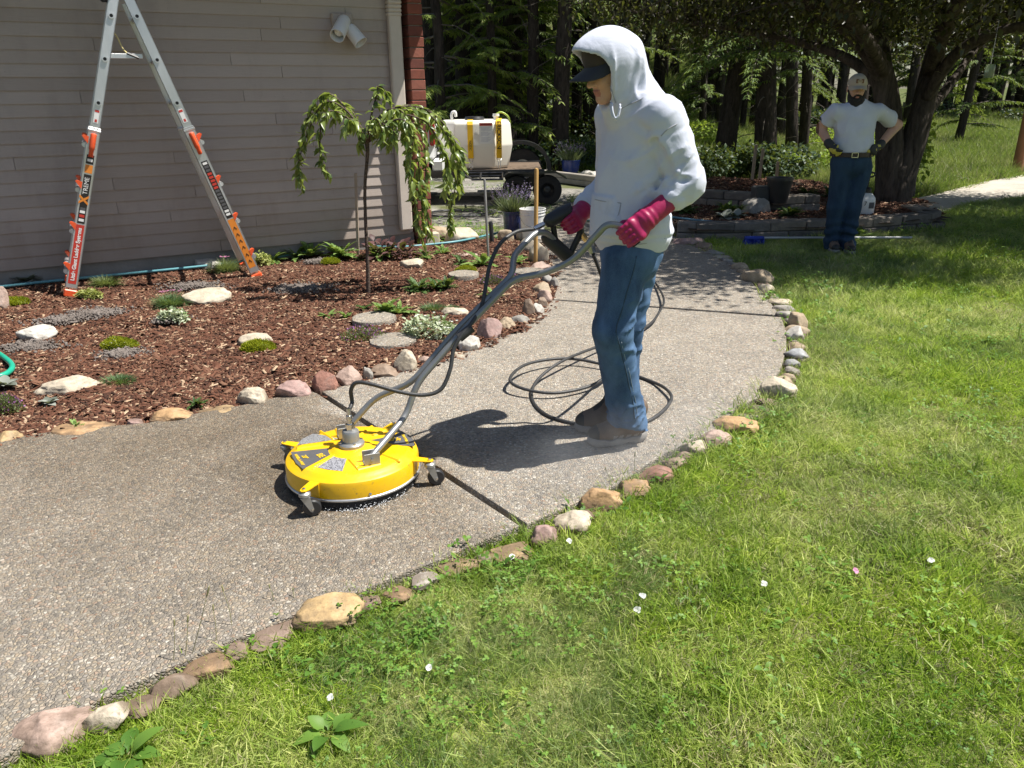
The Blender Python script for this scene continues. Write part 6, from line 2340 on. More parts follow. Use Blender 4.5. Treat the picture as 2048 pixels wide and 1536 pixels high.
c0, c1 = P(1000, 582, 3.10) - CC, P(985, 597, 3.09) - CC
MB().tube([c0, c1], 0.0165, 14).build('coupling', STEEL, cl, angle=40)
c0, c1 = P(944, 655, 3.03) - CC, P(918, 676, 3.01) - CC
MB().tube([c0, c1], 0.020, 14).build('hose_clip', RUBBER, cl, angle=40)
# rubber grip under the near hand
MB().tube(fillet([p - CC for p in near_t_[-3:]], 0.02), 0.0175, 14).build('grip', RUBBER, cl, angle=50)
# trigger gun on the far handle
gl = lambda u, v, y: P(u, v, y) - CC
gun = MB().tube(spline([gl(1090, 447, 3.375), gl(1102, 440, 3.38), gl(1122, 429, 3.39), gl(1139, 421, 3.40), gl(1146, 419, 3.40)], 4), np.interp(np.arange(17), [0, 3, 8, 14, 16], [0.018, 0.031, 0.034, 0.033, 0.012]), 16).build('trigger_gun', BLACKP, cl, smooth=True)
MB().tube([gl(1088, 470, 3.385), gl(1095, 476, 3.39), gl(1134, 512, 3.41), gl(1140, 517, 3.41)], [0.020, 0.031, 0.031, 0.022], 16).build('gun_grip_sleeve', RUBBER, gun, angle=50)
MB().tube(spline([gl(1105, 445, 3.385), gl(1108, 462, 3.39), gl(1112, 480, 3.40), gl(1126, 496, 3.405)], 5), np.linspace(0.014, 0.012, 16), 10).build('trigger', BLACKP, gun, smooth=True)
MB().tube(spline([gl(1136, 424, 3.40), gl(1148, 440, 3.41), gl(1160, 456, 3.42), gl(1160, 468, 3.42), gl(1149, 490, 3.42), gl(1140, 510, 3.415)], 5), np.linspace(0.017, 0.014, 26), 10).build('gun_loop', BLACKP, gun, smooth=True)
MB().tube([gl(1092, 446, 3.375), gl(1076, 454, 3.36), gl(1068, 458, 3.35)], [0.011, 0.012, 0.010], 10).build('hose_end', CHROME, gun, angle=40)
MB().tube([gl(1160, 464, 3.42), gl(1172, 480, 3.42)], 0.013, 8).build('brass_fitting', BRASS, gun, angle=40)
MB().tube([gl(1172, 480, 3.42), gl(1180, 489, 3.42), gl(1181, 490, 3.42), gl(1186, 507, 3.41)], [0.011, 0.013, 0.019, 0.017], 6).build('chrome_coupler', CHROME, gun, angle=40)
# water flicking out under the skirt
r = np.random.RandomState(15)
n = 240
t = r.normal(-1.15, 0.36, n)
rad_ = RD + np.abs(r.normal(0, 0.022, n)) - 0.008
V0, F0 = ico(1)
V = (V0[None] * r.uniform(0.0008, 0.0022, n)[:, None, None] + np.stack([CC[0] + rad_ * np.cos(t), CC[1] + rad_ * np.sin(t), np.abs(r.normal(0, 0.010, n)) + 0.002], 1)[:, None]).reshape(-1, 3)
wd_ = place('water_droplets', mesh_np('water_droplets', V, (F0[None] + len(V0) * np.arange(n)[:, None, None]).reshape(-1, 3), smooth=True), flat('water_white', (0.8, 0.82, 0.84), 0.15))
tag(wd_, 'water droplets flicking out along the front rim of the yellow cleaner', 'water spray', kind='stuff')
# feed hose of the cleaner
hp = spline([CC + [0, 0, 0.300], P(704, 805, 2.90), P(702, 780, 2.90), P(714, 765, 2.90), P(745, 769, 2.89), P(800, 784, 2.89), P(848, 790, 2.90), P(882, 778, 2.92), P(900, 740, 2.95), P(907, 700, 2.98), P(922, 672, 3.0), P(944, 645, 3.03),
             P(964, 610, 3.08), P(972, 570, 3.12), P(980, 530, 3.15), P(1000, 488, 3.2), P(1032, 464, 3.28), P(1068, 458, 3.35)], 8)
MB().tube(hp - CC, 0.0085, 10).build('feed_hose', HOSEM, cl, smooth=True)

# ================================================================== pressure hose lying round the worker's feet
HR_ = 0.0085
hz = lambda u, v, z=HR_: G(u, v, z)
hps = [P(1186, 507, 3.41), P(1205, 560, 3.42), P(1225, 640, 3.46), hz(1232, 715, 0.12), hz(1215, 748, 0.05), hz(1180, 772, 0.03), hz(1110, 786, 0.03), hz(1045, 777, 0.045), hz(1020, 757, 0.06), hz(1055, 728, 0.06), hz(1130, 717, 0.045),
       hz(1205, 729, 0.03), hz(1290, 758), hz(1332, 778, 0.025), hz(1341, 803, 0.02), hz(1296, 842), hz(1220, 852), hz(1150, 847), hz(1090, 828), hz(1064, 796), hz(1075, 760, 0.03), hz(1125, 722, 0.065), hz(1195, 693, 0.05), hz(1288, 656, 0.03), hz(1318, 625, 0.04), hz(1326, 592, 0.04), hz(1292, 546),
       hz(1235, 512), hz(1190, 489), hz(1155, 466, -0.03), hz(1120, 452, -0.04), hz(1060, 437, -0.045), hz(1000, 425, -0.045)]
ph = MB().tube(spline(hps, 9), HR_, 10).build('pressure_hose', HOSEM, smooth=True)
tag(ph, 'long grey black pressure hose looping on the concrete round the worker', 'hose')

# garden hoses
TEAL = M('teal_hose', (0.11, 0.30, 0.34), 0.4, 0.08, 20, 0.08)
GREEN = M('green_hose', (0.015, 0.34, 0.22), 0.35, 0.06, 20, 0.08)
pts = [wl(-6.5, 0.16, 0.02), wl(-4.6, 0.17, 0.015), wl(-3.2, 0.13, 0.015), wl(-2.0, 0.16, 0.02), G(690, 494, 0.02), G(740, 493, 0.02), G(800, 494, 0.02), G(860, 489, 0.02), G(920, 482, 0.025), G(985, 468, 0.02), G(1040, 455, -0.03), G(1100, 441, -0.04), G(1185, 440, -0.04), G(1260, 437, -0.04), G(1330, 436, 0.0), G(1345, 435, 0.15)]
tag(MB().tube(spline(pts, 8), 0.0125, 8).build('garden_hose', TEAL, smooth=True), 'teal garden hose running along the house foundation to the bucket', 'hose')
pts = [G(-40, 690, 0.02), G(-12, 702, 0.02), G(10, 716, 0.02), G(24, 730, 0.02), G(20, 742, 0.02), G(0, 752, 0.02), G(-40, 756, 0.02)]
tag(MB().tube(spline(pts, 8), 0.016, 10).build('garden_hose', GREEN, smooth=True), 'bright green hose loop at the left frame edge', 'hose')
pts = [G(1330, 433, 0.14), G(1348, 435, 0.14), G(1400, 441, 0.14), G(1450, 445, 0.14), G(1500, 444, 0.13), G(1545, 443, 0.13)]
tag(MB().tube(spline(pts, 6), 0.013, 8).build('garden_hose', flat('blue_hose', (0.10, 0.22, 0.30), 0.4), smooth=True), 'blue hose lying in the shaded raised bed', 'hose')
pts = []
for k in range(70):
    t = k / 69 * 6.28 * 3.1
    w = 1 + 0.12 * math.sin(t * 0.37) + 0.05 * math.sin(t * 1.3)
    c = G(915, 428, -0.045)
    pts.append((c[0] + 0.42 * w * math.cos(t) + 0.05 * math.sin(t * 0.33), c[1] + 0.36 * w * math.sin(t), -0.045 + 0.012 * (k % 23) / 10))
pts += [tuple(G(1000, 425, -0.045))]
tag(MB().tube(spline(pts, 3), 0.011, 8).build('hose_coil', HOSEM, smooth=True), 'black hose coiled on the gravel in front of the trailer', 'hose')

# ================================================================== stakes and poles
WOODY = M('pole_wood', (0.50, 0.30, 0.10), 0.6, 0.12, 9, 0.2, 60)
WOODG = M('stake_wood', (0.36, 0.29, 0.22), 0.85, 0.15, 9, 0.3, 60)


def pole(name, u0, v0, u1, v1, w, mat, label, square=False, dy=0.0, cat='stake', group=None, z=-0.03):
    a = G(u0, v0, 0)
    b = P(u1, v1, a[1] + dy)
    root = empty(name, a, label, cat, group)
    rad = w * mpp(a) / 2
    d = b - a
    if square:
        MB().cbox(d / 2 + [0, 0, -0.02], (rad * 2, rad * 2, np.linalg.norm(d) + 0.08), 0.002, frame(d)).build('shaft', mat, root)
        MB().box(d * 0.985, (rad * 2.02, rad * 2.02, np.linalg.norm(d) * 0.02), frame(d)).build('top', mat, root)
    else:
        L = np.linalg.norm(d)
        MB().lathe([(rad * 0.9, -0.05), (rad, 0.0), (rad, L - rad), (rad * 0.8, L - rad * 0.3), (0, L)], 12, (0, 0, 0), frame(d)).build('shaft', mat, root, angle=40)
    return root


pole('wooden_pole', 1071, 533, 1073, 336, 8, WOODY, 'yellowish wooden pole standing upright at the bed edge by the white bucket', cat='pole')
pole('wooden_stake', 716, 508, 711, 350, 5, WOODG, 'thin grey wooden stake by the wall left of the small tree', True)
pole('metal_stake', 977, 522, 969, 358, 5, M('stake_metal', (0.33, 0.32, 0.31), 0.5, 0.15, 9, 0.1, metal=0.5), 'thin grey metal stake leaning left beside the sprinkler riser')
sp = pole('sprinkler_riser', 984, 486, 981, 442, 9, BLACKP, 'black plastic sprinkler riser near the metal stake', cat='sprinkler')
for k, (u0, v0, u1, v1, lb) in enumerate([(1501, 386, 1512, 292, 'tall left one'), (1515, 384, 1526, 300, 'middle one'), (1550, 384, 1556, 326, 'short right one')]):
    pole('garden_stake', u0, v0, u1, v1, 5, WOODG, 'weathered square stake in the raised bed, %s of three' % lb, True, group='stakes in the raised bed')

# ================================================================== pots and bucket
GLAZE = M('blue_glaze', (0.018, 0.028, 0.11), 0.16, 0.3, 40, 0.5, 55, coat=0.5, bdist=0.01)
GLAZE2 = M('cobalt_glaze', (0.025, 0.05, 0.24), 0.2, 0.25, 40, 0.5, 55, coat=0.5, bdist=0.01)
LM_LAV = leaf_mat('lavender_leaf', (0.10, 0.14, 0.07), (0.24, 0.28, 0.17), 0.25)
LM_LAVF = leaf_mat('lavender_flower', (0.10, 0.07, 0.17), (0.24, 0.18, 0.34), 0.2)


def lav_pot(u0, u1, vt, vb, glaze, label, seed, ph_, foliage=1.0):
    g = G((u0 + u1) / 2, vb)
    rad = (u1 - u0) / 2 * mpp(g)
    H = (vb - vt) * mpp(g) * 0.98
    root = empty('lavender_pot', (g[0], g[1] + rad * 0.6, -0.06), label, 'plant pot', 'lavender in blue pots')
    prof = [(0, 0), (rad * 0.72, 0), (rad * 0.78, 0.02), (rad * 0.92, H * 0.4), (rad * 0.97, H * 0.8), (rad * 1.0, H * 0.93), (rad * 1.05, H * 0.95), (rad * 1.05, H), (rad * 0.93, H), (rad * 0.9, H * 0.9), (0, H * 0.9)]
    MB().lathe(prof, 36).build('pot', glaze, root, angle=45)
    r = np.random.RandomState(seed)
    n = 420
    t, q = r.uniform(0, 6.28, n), np.sqrt(r.uniform(0, 1, n))
    B = np.stack([rad * 0.75 * q * np.cos(t), rad * 0.75 * q * np.sin(t), np.full(n, H * 0.9)], 1)
    D = np.stack([np.cos(t) * q * 0.75, np.sin(t) * q * 0.75, 0.9 + 0 * t], 1) + r.normal(0, 0.12, (n, 3))
    L = ph_ * r.uniform(0.35, 0.75, n)
    V, F = blade_strip(B, D, r.normal(size=(n, 3)), L, np.full(n, 0.0045), r.uniform(0.0, 0.2, n), ((0, 1), (0.5, 1), (1, 0.2)))
    place('foliage', mesh_np('foliage', V, F, attrs={'rnd': np.repeat(r.uniform(0, 1, n), 6)}), LM_LAV, root)
    m = 85
    t, q = r.uniform(0, 6.28, m), np.sqrt(r.uniform(0, 1, m))
    sm, fb, fd = MB(), [], []
    for k in range(m):
        b = np.array([rad * 0.6 * q[k] * math.cos(t[k]), rad * 0.6 * q[k] * math.sin(t[k]), H * 0.9])
        d = np.array([math.cos(t[k]) * q[k] * 0.85, math.sin(t[k]) * q[k] * 0.85, 1.0]) + r.normal(0, 0.1, 3)
        d /= np.linalg.norm(d)
        e = b + d * ph_ * r.uniform(0.6, 1.0)
        sm.tube([b, (b + e) / 2, e], 0.0022, 3, False)
        for j in range(9):
            fb.append(e + d * (j * 0.008 - 0.02))
            fd.append(r.normal(0, 1, 3) + d * 0.6)
    sm.build('stems', LM_LAV, root)
    fb = np.array(fb)
    place('flowers', leaf_mesh('flowers', fb, np.array(fd), r.normal(size=(len(fb), 3)), 0.016, 0.006, 0.1, prof=LEAF_S, seed=seed), LM_LAVF, root)
    return root


lav_pot(1006, 1046, 412, 470, GLAZE, 'dark blue textured pot of lavender beside the white bucket', 5, 0.34)
lav_pot(1123, 1161, 315, 343, GLAZE2, 'cobalt blue pot of lavender on the timber edging by the wood', 6, 0.40)

bk = G(1066, 478)
kx = mpp(bk)
bucket = empty('bucket', (bk[0], bk[1] + 0.13, -0.03), 'white plastic pail beside the dark blue lavender pot', 'bucket')
rb, Hb = 26 * kx, 0.345
MB().lathe([(0, 0), (rb * 0.86, 0), (rb * 0.88, 0.01), (rb * 0.96, Hb * 0.80), (rb * 1.0, Hb * 0.805), (rb * 1.0, Hb * 0.83), (rb * 0.97, Hb * 0.835), (rb * 0.98, Hb * 0.90), (rb * 1.02, Hb * 0.905), (rb * 1.02, Hb * 0.925), (rb * 0.985, Hb * 0.93), (rb * 0.99, Hb * 0.985), (rb * 1.03, Hb * 0.985), (rb * 1.03, Hb), (rb * 0.95, Hb), (rb * 0.85, 0.015), (0, 0.012)], 44).build('pail', WHITEP, bucket, angle=40)
MB().tube([(rb * 1.0 * math.cos(a), -rb * 1.0 * math.sin(a) * 0.9 - 0.01, Hb * 0.84 - 0.13 * math.sin(a)) for a in np.linspace(0, math.pi, 16)], 0.0025, 6).build('bail', CHROME, bucket, smooth=True)

mp_ = G(826, 478)
tag(MB().lathe([(0, 0), (0.035, 0), (0.052, 0.10), (0.056, 0.10), (0.056, 0.115), (0.046, 0.115), (0.04, 0.09), (0, 0.09)], 20).build('flower_pot', flat('magenta_plastic', (0.45, 0.03, 0.14), 0.4), loc=(mp_[0], mp_[1], 0.0), angle=40), 'small magenta plastic pot at the foot of the downspout', 'plant pot')
bp_ = G(863, 486)
tag(MB().cbox((0, 0, 0.06), (0.16, 0.10, 0.13), 0.012, HR).build('concrete_block', M('block_buff', (0.50, 0.44, 0.33), 0.9, 0.12, 9, 0.3), loc=(bp_[0], bp_[1], -0.01)), 'small buff concrete block below the hanging cherry branches', 'block')

# ================================================================== trailer with the water tank
TY0, TY1, TZ_ = 12.05, 13.65, 0.43
PAINT = flat('trailer_black', (0.018, 0.018, 0.02), 0.35, coat=0.3)
xr = P(1112, 350, TY0)[0]
XL = -2.7
trailer = empty('flatbed_trailer', (-0.9, 12.85, -0.06), 'black flatbed trailer with a plank deck parked behind the house corner', 'trailer')
TO = np.array(trailer.location)
pw = (TY1 - TY0) / 8
PLANKM = M('deck_plank', (0.13, 0.09, 0.06), 0.85, 0.25, 7, 0.4, 40, stretch=(0.2, 1, 1))
xd = P(1085, 345, TY0)[0]
for k in range(8):
    MB().cbox(np.array([(XL + xd) / 2, TY0 + pw * (k + 0.5), TZ_ - 0.02 + 0.002 * (k % 3)]) - TO, (xd - XL, pw - 0.008, 0.04), 0.004).build('plank', PLANKM, trailer)
fr = MB()
for y in (TY0 - 0.03, TY1 + 0.03):
    fr.cbox(np.array([(XL + xd) / 2, y, TZ_ - 0.035]) - TO, (xd - XL + 0.06, 0.05, 0.11), 0.004)
for x in (XL, -1.8, -0.9, 0.0, xd):
    fr.cbox(np.array([x, (TY0 + TY1) / 2, TZ_ - 0.085]) - TO, (0.05, TY1 - TY0, 0.07), 0.004)
fr.cbox(np.array([XL - 0.5, 12.85, TZ_ - 0.10]) - TO, (1.0, 0.08, 0.08), 0.006)
fr.build('frame', PAINT, trailer)
rk = MB()
x0, x1 = P(918, 350, TY0 - 0.1)[0], P(1005, 358, TY0 - 0.4)[0]
for (ya, za) in ((TY0 - 0.07, TZ_ - 0.02), (TY0 - 0.25, TZ_ - 0.05), (TY0 - 0.45, TZ_ - 0.08)):
    rk.tube([np.array([x0 + (TY0 - ya) * 0.45, ya, za]) - TO, np.array([x1, ya, za]) - TO], 0.016, 6)
for x in (x0 + 0.03, (x0 + x1) / 2, x1):
    rk.tube([np.array([x, TY0 - 0.06, TZ_ - 0.02]) - TO, np.array([x + (0.2 if x < x0 + 0.1 else 0), TY0 - 0.45, TZ_ - 0.08]) - TO], 0.016, 6)
rk.build('side_rack', PAINT, trailer, angle=40)
xw = P(1062, 370, TY0)[0]
TYRE = flat('tyre_rubber', (0.02, 0.02, 0.021), 0.8, bump=0.3)
for (x, y, nm) in ((xw + 0.24, TY0 - 0.16, 0), (xw - 0.22, TY0 - 0.16, 0), (xw - 0.10, TY1 + 0.22, 1)):
    w = empty('wheel', np.array([x, y, 0.30 if nm else 0.16]) - TO)
    w.parent = trailer
    w.scale = (1, 1, 1) if nm else (0.63, 1, 0.63)
    MB().lathe([(0.17, -0.09), (0.27, -0.10), (0.335, -0.085), (0.345, -0.05), (0.345, 0.05), (0.335, 0.085), (0.27, 0.10), (0.17, 0.09)], 40, (0, 0, 0), frame((0, 1, 0)), close=False).build('tyre', TYRE, w, angle=40)
    MB().lathe([(0.0, -0.02), (0.06, -0.03), (0.09, -0.02), (0.15, -0.05), (0.18, -0.09), (0.18, 0.09), (0.0, 0.06)], 28, (0, 0, 0), frame((0, 1, 0))).build('rim', WHITEP if nm else PAINT, w, angle=40)
# far fender is a rounded arch, the near one a flat bent plate
V, F = [], []
xf, yf = xw - 0.12, TY1 + 0.22
ang = np.linspace(-0.15, math.pi + 0.15, 20)
for a in ang:
    for y in (yf - 0.16, yf + 0.16):
        for rr_ in (0.46, 0.40):
            V.append(np.array([xf + rr_ * 1.12 * math.cos(a), y, 0.32 + rr_ * math.sin(a)]) - TO)
for k in range(len(ang) - 1):
    a = 4 * k
    for (i, j) in ((0, 2), (1, 3), (0, 1), (2, 3)):
        F.append((a + i, a + j, a + 4 + j, a + 4 + i))
fd = MB().add(V, F)
cyl = [np.array([xf + 0.42 * 1.12 * math.cos(a), yf - 0.16, 0.32 + 0.42 * math.sin(a)]) - TO for a in ang]
fd.build('fender', PAINT, trailer, angle=30)
MB().prism([(xw - 0.48, TZ_ - 0.10), (xw - 0.34, TZ_ - 0.015), (xw + 0.36, TZ_ - 0.015), (xw + 0.52, TZ_ - 0.10), (xw + 0.52, TZ_ - 0.085), (xw + 0.36, TZ_), (xw - 0.34, TZ_), (xw - 0.48, TZ_ - 0.085)], 0, 0.30, np.array([[1, 0, 0], [0, 0, -1], [0, 1, 0.0]]), np.array([0, TY0 - 0.04, 0]) - TO).build('fender', PAINT, trailer)
# tank
def loft(levels, ch, n=0):
    """chamfered rectangles (x0,x1,y0,y1,z) stacked into one shell"""
    V, F = [], []
    for (x0, x1, y0, y1, z, c) in levels:
        V += [(x0 + c, y0, z), (x1 - c, y0, z), (x1, y0 + c, z), (x1, y1 - c, z), (x1 - c, y1, z), (x0 + c, y1, z), (x0, y1 - c, z), (x0, y0 + c, z)]
    m = len(levels)
    for k in range(m - 1):
        for i in range(8):
            F.append((8 * k + i, 8 * k + (i + 1) % 8, 8 * k + 8 + (i + 1) % 8, 8 * k + 8 + i))
    F += [list(range(8))[::-1], list(range(8 * m - 8, 8 * m))]
    return V, F


ty0 = 12.25
tx0, tx1 = P(872, 290, ty0)[0], P(1025, 290, ty0)[0]
tz0, tz1 = TZ_ + 0.01, P(960, 241, ty0)[2]
zm = P(960, 292, ty0)[2]
ty1 = ty0 + 0.95
tank = empty('water_tank', ((tx0 + tx1) / 2, 12.7, tz0), 'white plastic water tank strapped to the trailer deck', 'tank')
KO = np.array(tank.location)
lv_ = [(tx0 + 0.09, tx1 - 0.09, ty0 + 0.10, ty1 - 0.10, tz0, 0.20), (tx0 + 0.06, tx1 - 0.06, ty0 + 0.07, ty1 - 0.07, tz0 + 0.03, 0.23), (tx0, tx1, ty0, ty1, zm, 0.26), (tx0 + 0.03, tx1 - 0.03, ty0 + 0.02, ty1 - 0.02, tz1 - 0.05, 0.26), (tx0 + 0.08, tx1 - 0.08, ty0 + 0.06, ty1 - 0.06, tz1, 0.22)]
V, F = loft(lv_, 0.2)
TANKM = M('tank_poly', (0.80, 0.775, 0.69), 0.38, 0.04, 3, 0.05, 20)
tkm = MB().add(np.array(V) - KO, F).mesh('shell')
bm = bmesh.new()
bm.from_mesh(tkm)
bmesh.ops.bevel(bm, geom=list(bm.edges), offset=0.018, segments=3, affect='EDGES', profile=0.6)
for f in bm.faces:
    f.smooth = True
bm.to_mesh(tkm)
bm.free()
place('shell', tkm, TANKM, tank)
STRAP = flat('strap_yellow', (0.78, 0.47, 0.01), 0.6, bump=0.2)


def front_y(z):
    return np.interp(z, [tz0, tz0 + 0.03, zm, tz1 - 0.05, tz1], [ty0 + 0.10, ty0 + 0.07, ty0, ty0 + 0.02, ty0 + 0.06])


for k, u in enumerate((941, 998)):
    st = empty('ratchet_strap', (P(u, 290, ty0)[0], 12.7, tz0), 'yellow strap over the tank, %s' % ('left one nearer the house corner' if k == 0 else 'right one with black capital letters'), 'strap', 'yellow straps round the tank')
    x = P(u, 290, ty0)[0]
    zs = [tz0 + 0.16, zm - 0.02, zm + 0.02, tz1 - 0.06, tz1 - 0.02, tz1 + 0.008]
    path_ = [(front_y(z) - 0.012, z) for z in zs[:-1]] + [(ty0 + 0.10, tz1 + 0.010), (ty1 - 0.10, tz1 + 0.010), (ty1 + 0.012, tz1 - 0.06), (ty1 + 0.012, zm), (ty1 - 0.05, tz0 + 0.1)]
    V, F = [], []
    for (y, z) in path_:
        for s_ in (-1, 1):
            V.append(np.array([x + s_ * 0.042, y, z]) - np.array(st.location))
    for i in range(len(path_) - 1):
        F.append((2 * i, 2 * i + 1, 2 * i + 3, 2 * i + 2))
    web = MB().add(V, F).mesh('webbing')
    o = place('webbing', web, STRAP, st)
    o.modifiers.new('thick', 'SOLIDIFY').thickness = 0.004
    hk = MB()
    so = np.array(st.location)
    yb = front_y(tz0 + 0.16) - 0.012
    for s_ in (-1, 1):
        hk.tube(np.array([(x + s_ * 0.035, yb, tz0 + 0.165), (x + s_ * 0.012, yb - 0.03, tz0 + 0.09), (x + s_ * 0.02, yb - 0.05, tz0 + 0.03), (x, yb - 0.05, tz0 + 0.0)]) - so, 0.005, 5)
    hk.build('hook', CHROME, st, smooth=True)
    if k == 1:
        text('ERICKSON', 0.085, STK_BLACK, st, np.array([x, ty0 - 0.013, (zm + tz1) / 2 - 0.03]) - so, np.stack([[0, 0.03, -1], [1, 0, 0], [0, -1, -0.03]], 1), bold=0.002)
    else:
        text('ERICKSON', 0.05, STK_BLACK, st, np.array([x, front_y(tz0 + 0.30) - 0.016, tz0 + 0.31]) - so, np.stack([[0, -0.28, 0.96], [-1, 0, 0], [0, -0.96, -0.28]], 1))
xl = P(972, 272, ty0)[0]
lbm = MB().box(np.array([xl, ty0 - 0.004, (zm + tz1) / 2 - 0.0]) - KO, (0.20, 0.004, 0.30))
lab = lbm.build('notice', STK_WHITE, tank)
MB().box(np.array([xl, ty0 - 0.007, (zm + tz1) / 2 + 0.125]) - KO, (0.19, 0.004, 0.035)).build('notice_heading', STK_RED, lab)
text('WARNING', 0.03, STK_BLACK, lab, np.array([xl, ty0 - 0.010, (zm + tz1) / 2 + 0.125]) - KO, np.stack([[1, 0, 0], [0, 0, 1], [0, -1, 0]], 1))
pm = MB()
for i in range(15):
    if i in (4, 9):
        continue
    pm.box(np.array([xl - 0.01 * (i % 3), ty0 - 0.006, (zm + tz1) / 2 + 0.09 - i * 0.015]) - KO, (0.15 - 0.02 * (i % 3), 0.003, 0.004))
pr_ = pm.build('notice_print', flat('print_grey', (0.42, 0.44, 0.52), 0.5), lab)
pr_['kind'] = 'stuff'
xx = P(949, 240, 12.6)[0]
MB().lathe([(0.0, 0), (0.15, 0), (0.155, 0.02), (0.14, 0.05), (0.05, 0.055), (0, 0.055)], 24, np.array([xx, 12.6, tz1]) - KO).build('lid', BLACKP, tank, angle=40)
xx = P(992, 236, 12.5)[0]
MB().lathe([(0.0, 0), (0.04, 0), (0.04, 0.05), (0.055, 0.055), (0.05, 0.09), (0, 0.09)], 16, np.array([xx, 12.5, tz1]) - KO).build('vent', WHITEP, tank, angle=40)
MB().tube(spline(np.array([(xx, 12.5, tz1 + 0.08), (xx + 0.08, 12.5, tz1 + 0.11), (xx + 0.18, 12.52, tz1 + 0.05), (xx + 0.22, 12.6, tz1 - 0.06)]) - KO, 5), 0.013, 8).build('filler_hose', flat('lime_hose', (0.45, 0.60, 0.10), 0.4), tank, smooth=True)
xx = P(904, 238, 12.5)[0]
MB().tube(spline(np.array([(xx, 12.5, tz1 - 0.01), (xx, 12.5, tz1 + 0.10), (xx + 0.05, 12.5, tz1 + 0.12), (xx + 0.06, 12.5, tz1 + 0.05)]) - KO, 4), 0.022, 8).build('overflow_pipe', WHITEP, tank, smooth=True)

# white pickup that tows it: only its tail shows past the brick corner
TRK = flat('truck_white', (0.74, 0.75, 0.76), 0.25, coat=0.6)
xt = P(872, 300, 12.3)[0]
truck = empty('pickup_truck', (xt - 2.2, 12.9, -0.06), 'white pickup tail showing between the brick corner and the tank', 'pickup truck')
QO = np.array(truck.location)
bd = MB()
bd.cbox(np.array([xt - 1.2, 12.9, 0.85]) - QO, (2.4, 1.9, 0.62), 0.10)
bd.cbox(np.array([xt - 3.6, 12.9, 0.85]) - QO, (2.5, 1.9, 0.62), 0.12)
bd.cbox(np.array([xt - 3.2, 12.9, 1.42]) - QO, (1.7, 1.6, 0.60), 0.16)
bd.build('body', TRK, truck)
MB().cbox(np.array([xt - 3.2, 12.9, 1.45]) - QO, (1.5, 1.64, 0.36), 0.05).build('window', flat('car_glass', (0.03, 0.035, 0.04), 0.06), truck)
MB().cbox(np.array([xt + 0.05, 12.9, 0.52]) - QO, (0.18, 1.8, 0.18), 0.03).build('bumper', WHITEP, truck)
MB().cbox(np.array([xt - 0.02, 12.03, 0.98]) - QO, (0.08, 0.14, 0.34), 0.02).build('tail_light', flat('lamp_red', (0.30, 0.015, 0.015), 0.2), truck)
for x in (xt - 0.85, xt - 3.9):
    for y in (12.08, 13.72):
        MB().lathe([(0.0, -0.1), (0.28, -0.11), (0.36, -0.09), (0.37, 0), (0.36, 0.09), (0.28, 0.11), (0, 0.1)], 32, np.array([x, y, 0.33]) - QO, frame((0, 1, 0))).build('wheel', TYRE, truck, angle=40)

# ================================================================== raised bed of concrete blocks round the big tree
BLK = [M('wall_block_%s' % n, c, 0.95, 0.25, 11, 0.8, 45, bdist=0.015) for n, c in (('grey', (0.17, 0.152, 0.135)), ('tan', (0.20, 0.17, 0.14)), ('dark', (0.125, 0.112, 0.10)))]


def block_wall(pts, z0, courses, hgt, label, seed, ln=0.42, dp=0.22):
    r = random.Random(seed)
    p = [np.array([*q[:2], 0]) for q in pts]
    root = empty('block_wall', (p[0][0], p[0][1], z0), label, 'garden wall')
    o = np.array(root.location)
    cum = np.concatenate([[0], np.cumsum([np.linalg.norm(p[i + 1] - p[i]) for i in range(len(p) - 1)])])
    at = lambda s: np.array([np.interp(s, cum, [q[k] for q in p]) for k in range(3)])
    for c in range(courses):
        s = -ln * 0.5 * (c % 2)
        while s < cum[-1] - 0.05:
            a, b = at(max(0, s)), at(min(cum[-1], s + ln))
            L = np.linalg.norm(b - a)
            if L > 0.08:
                d = (b - a) / L
                nb = np.array([-d[1], d[0], 0])
                bl = MB().cbox((a + b) / 2 + nb * (dp / 2 + r.uniform(-0.008, 0.008) + 0.012 * c) + UPV * (z0 + hgt * (c + 0.5)) - o, (L - 0.008, dp, hgt - 0.004), 0.010, np.stack([d, nb, UPV], 1))
                bl.build('block', r.choice(BLK), root)
            s += ln
    return root


front = [G(u, v)[:2] for u, v in WALL_FRONT]
end_ = list(front[-1] + np.array([0.05, 0.25]))
block_wall(front[:4], -0.05, 2, 0.105, 'left run of the low block wall behind the lawn, behind the fallen brush', 4)
block_wall(front[3:] + [np.array(end_), np.array(end_) + [0.0, 0.55]], -0.06, 2, 0.105, 'right end of the low block wall below the big tree', 5)
mid_ = [G(u, v, 0.12)[:2] for u, v in [(1290, 404), (1345, 406), (1430, 411), (1530, 418), (1545, 424), (1640, 420)]]
block_wall(mid_, 0.10, 2, 0.10, 'upper tier of shaded blocks below the garden stakes', 6)
bs = front + [np.array(end_), np.array(end_) + [0, 0.6]] + [G(u, v)[:2] for u, v in [(1870, 420), (1740, 408)]] + [np.array([4.6, 12.3]), np.array([3.4, 12.9]), np.array([2.1, 12.4]), np.array([1.9, 10.5])]
bs = [tuple(q) for q in bs]
BEDSOIL = mat_ground('shade_bed_soil', [(0.3, (0.025, 0.018, 0.012)), (0.5, (0.06, 0.042, 0.030)), (0.7, (0.12, 0.085, 0.06))], 6, 0.9, 50)
rb_ = sheet('raised_bed', bs, 0, BEDSOIL, res=0.12, zf=lambda x, y: 0.09 + 0.09 * sstep(10.6, 12.2, y) + 0.03 * fbm(np.stack([x, y, 0 * x], -1), 1.5, 4, 3))
ch2 = []
n = 2600
bx_, by_ = RS.uniform(1.9, 6.6, n), RS.uniform(8.6, 14, n)
ok = in_poly(bx_, by_, bs) & in_poly(bx_, by_ - 0.28, bs)
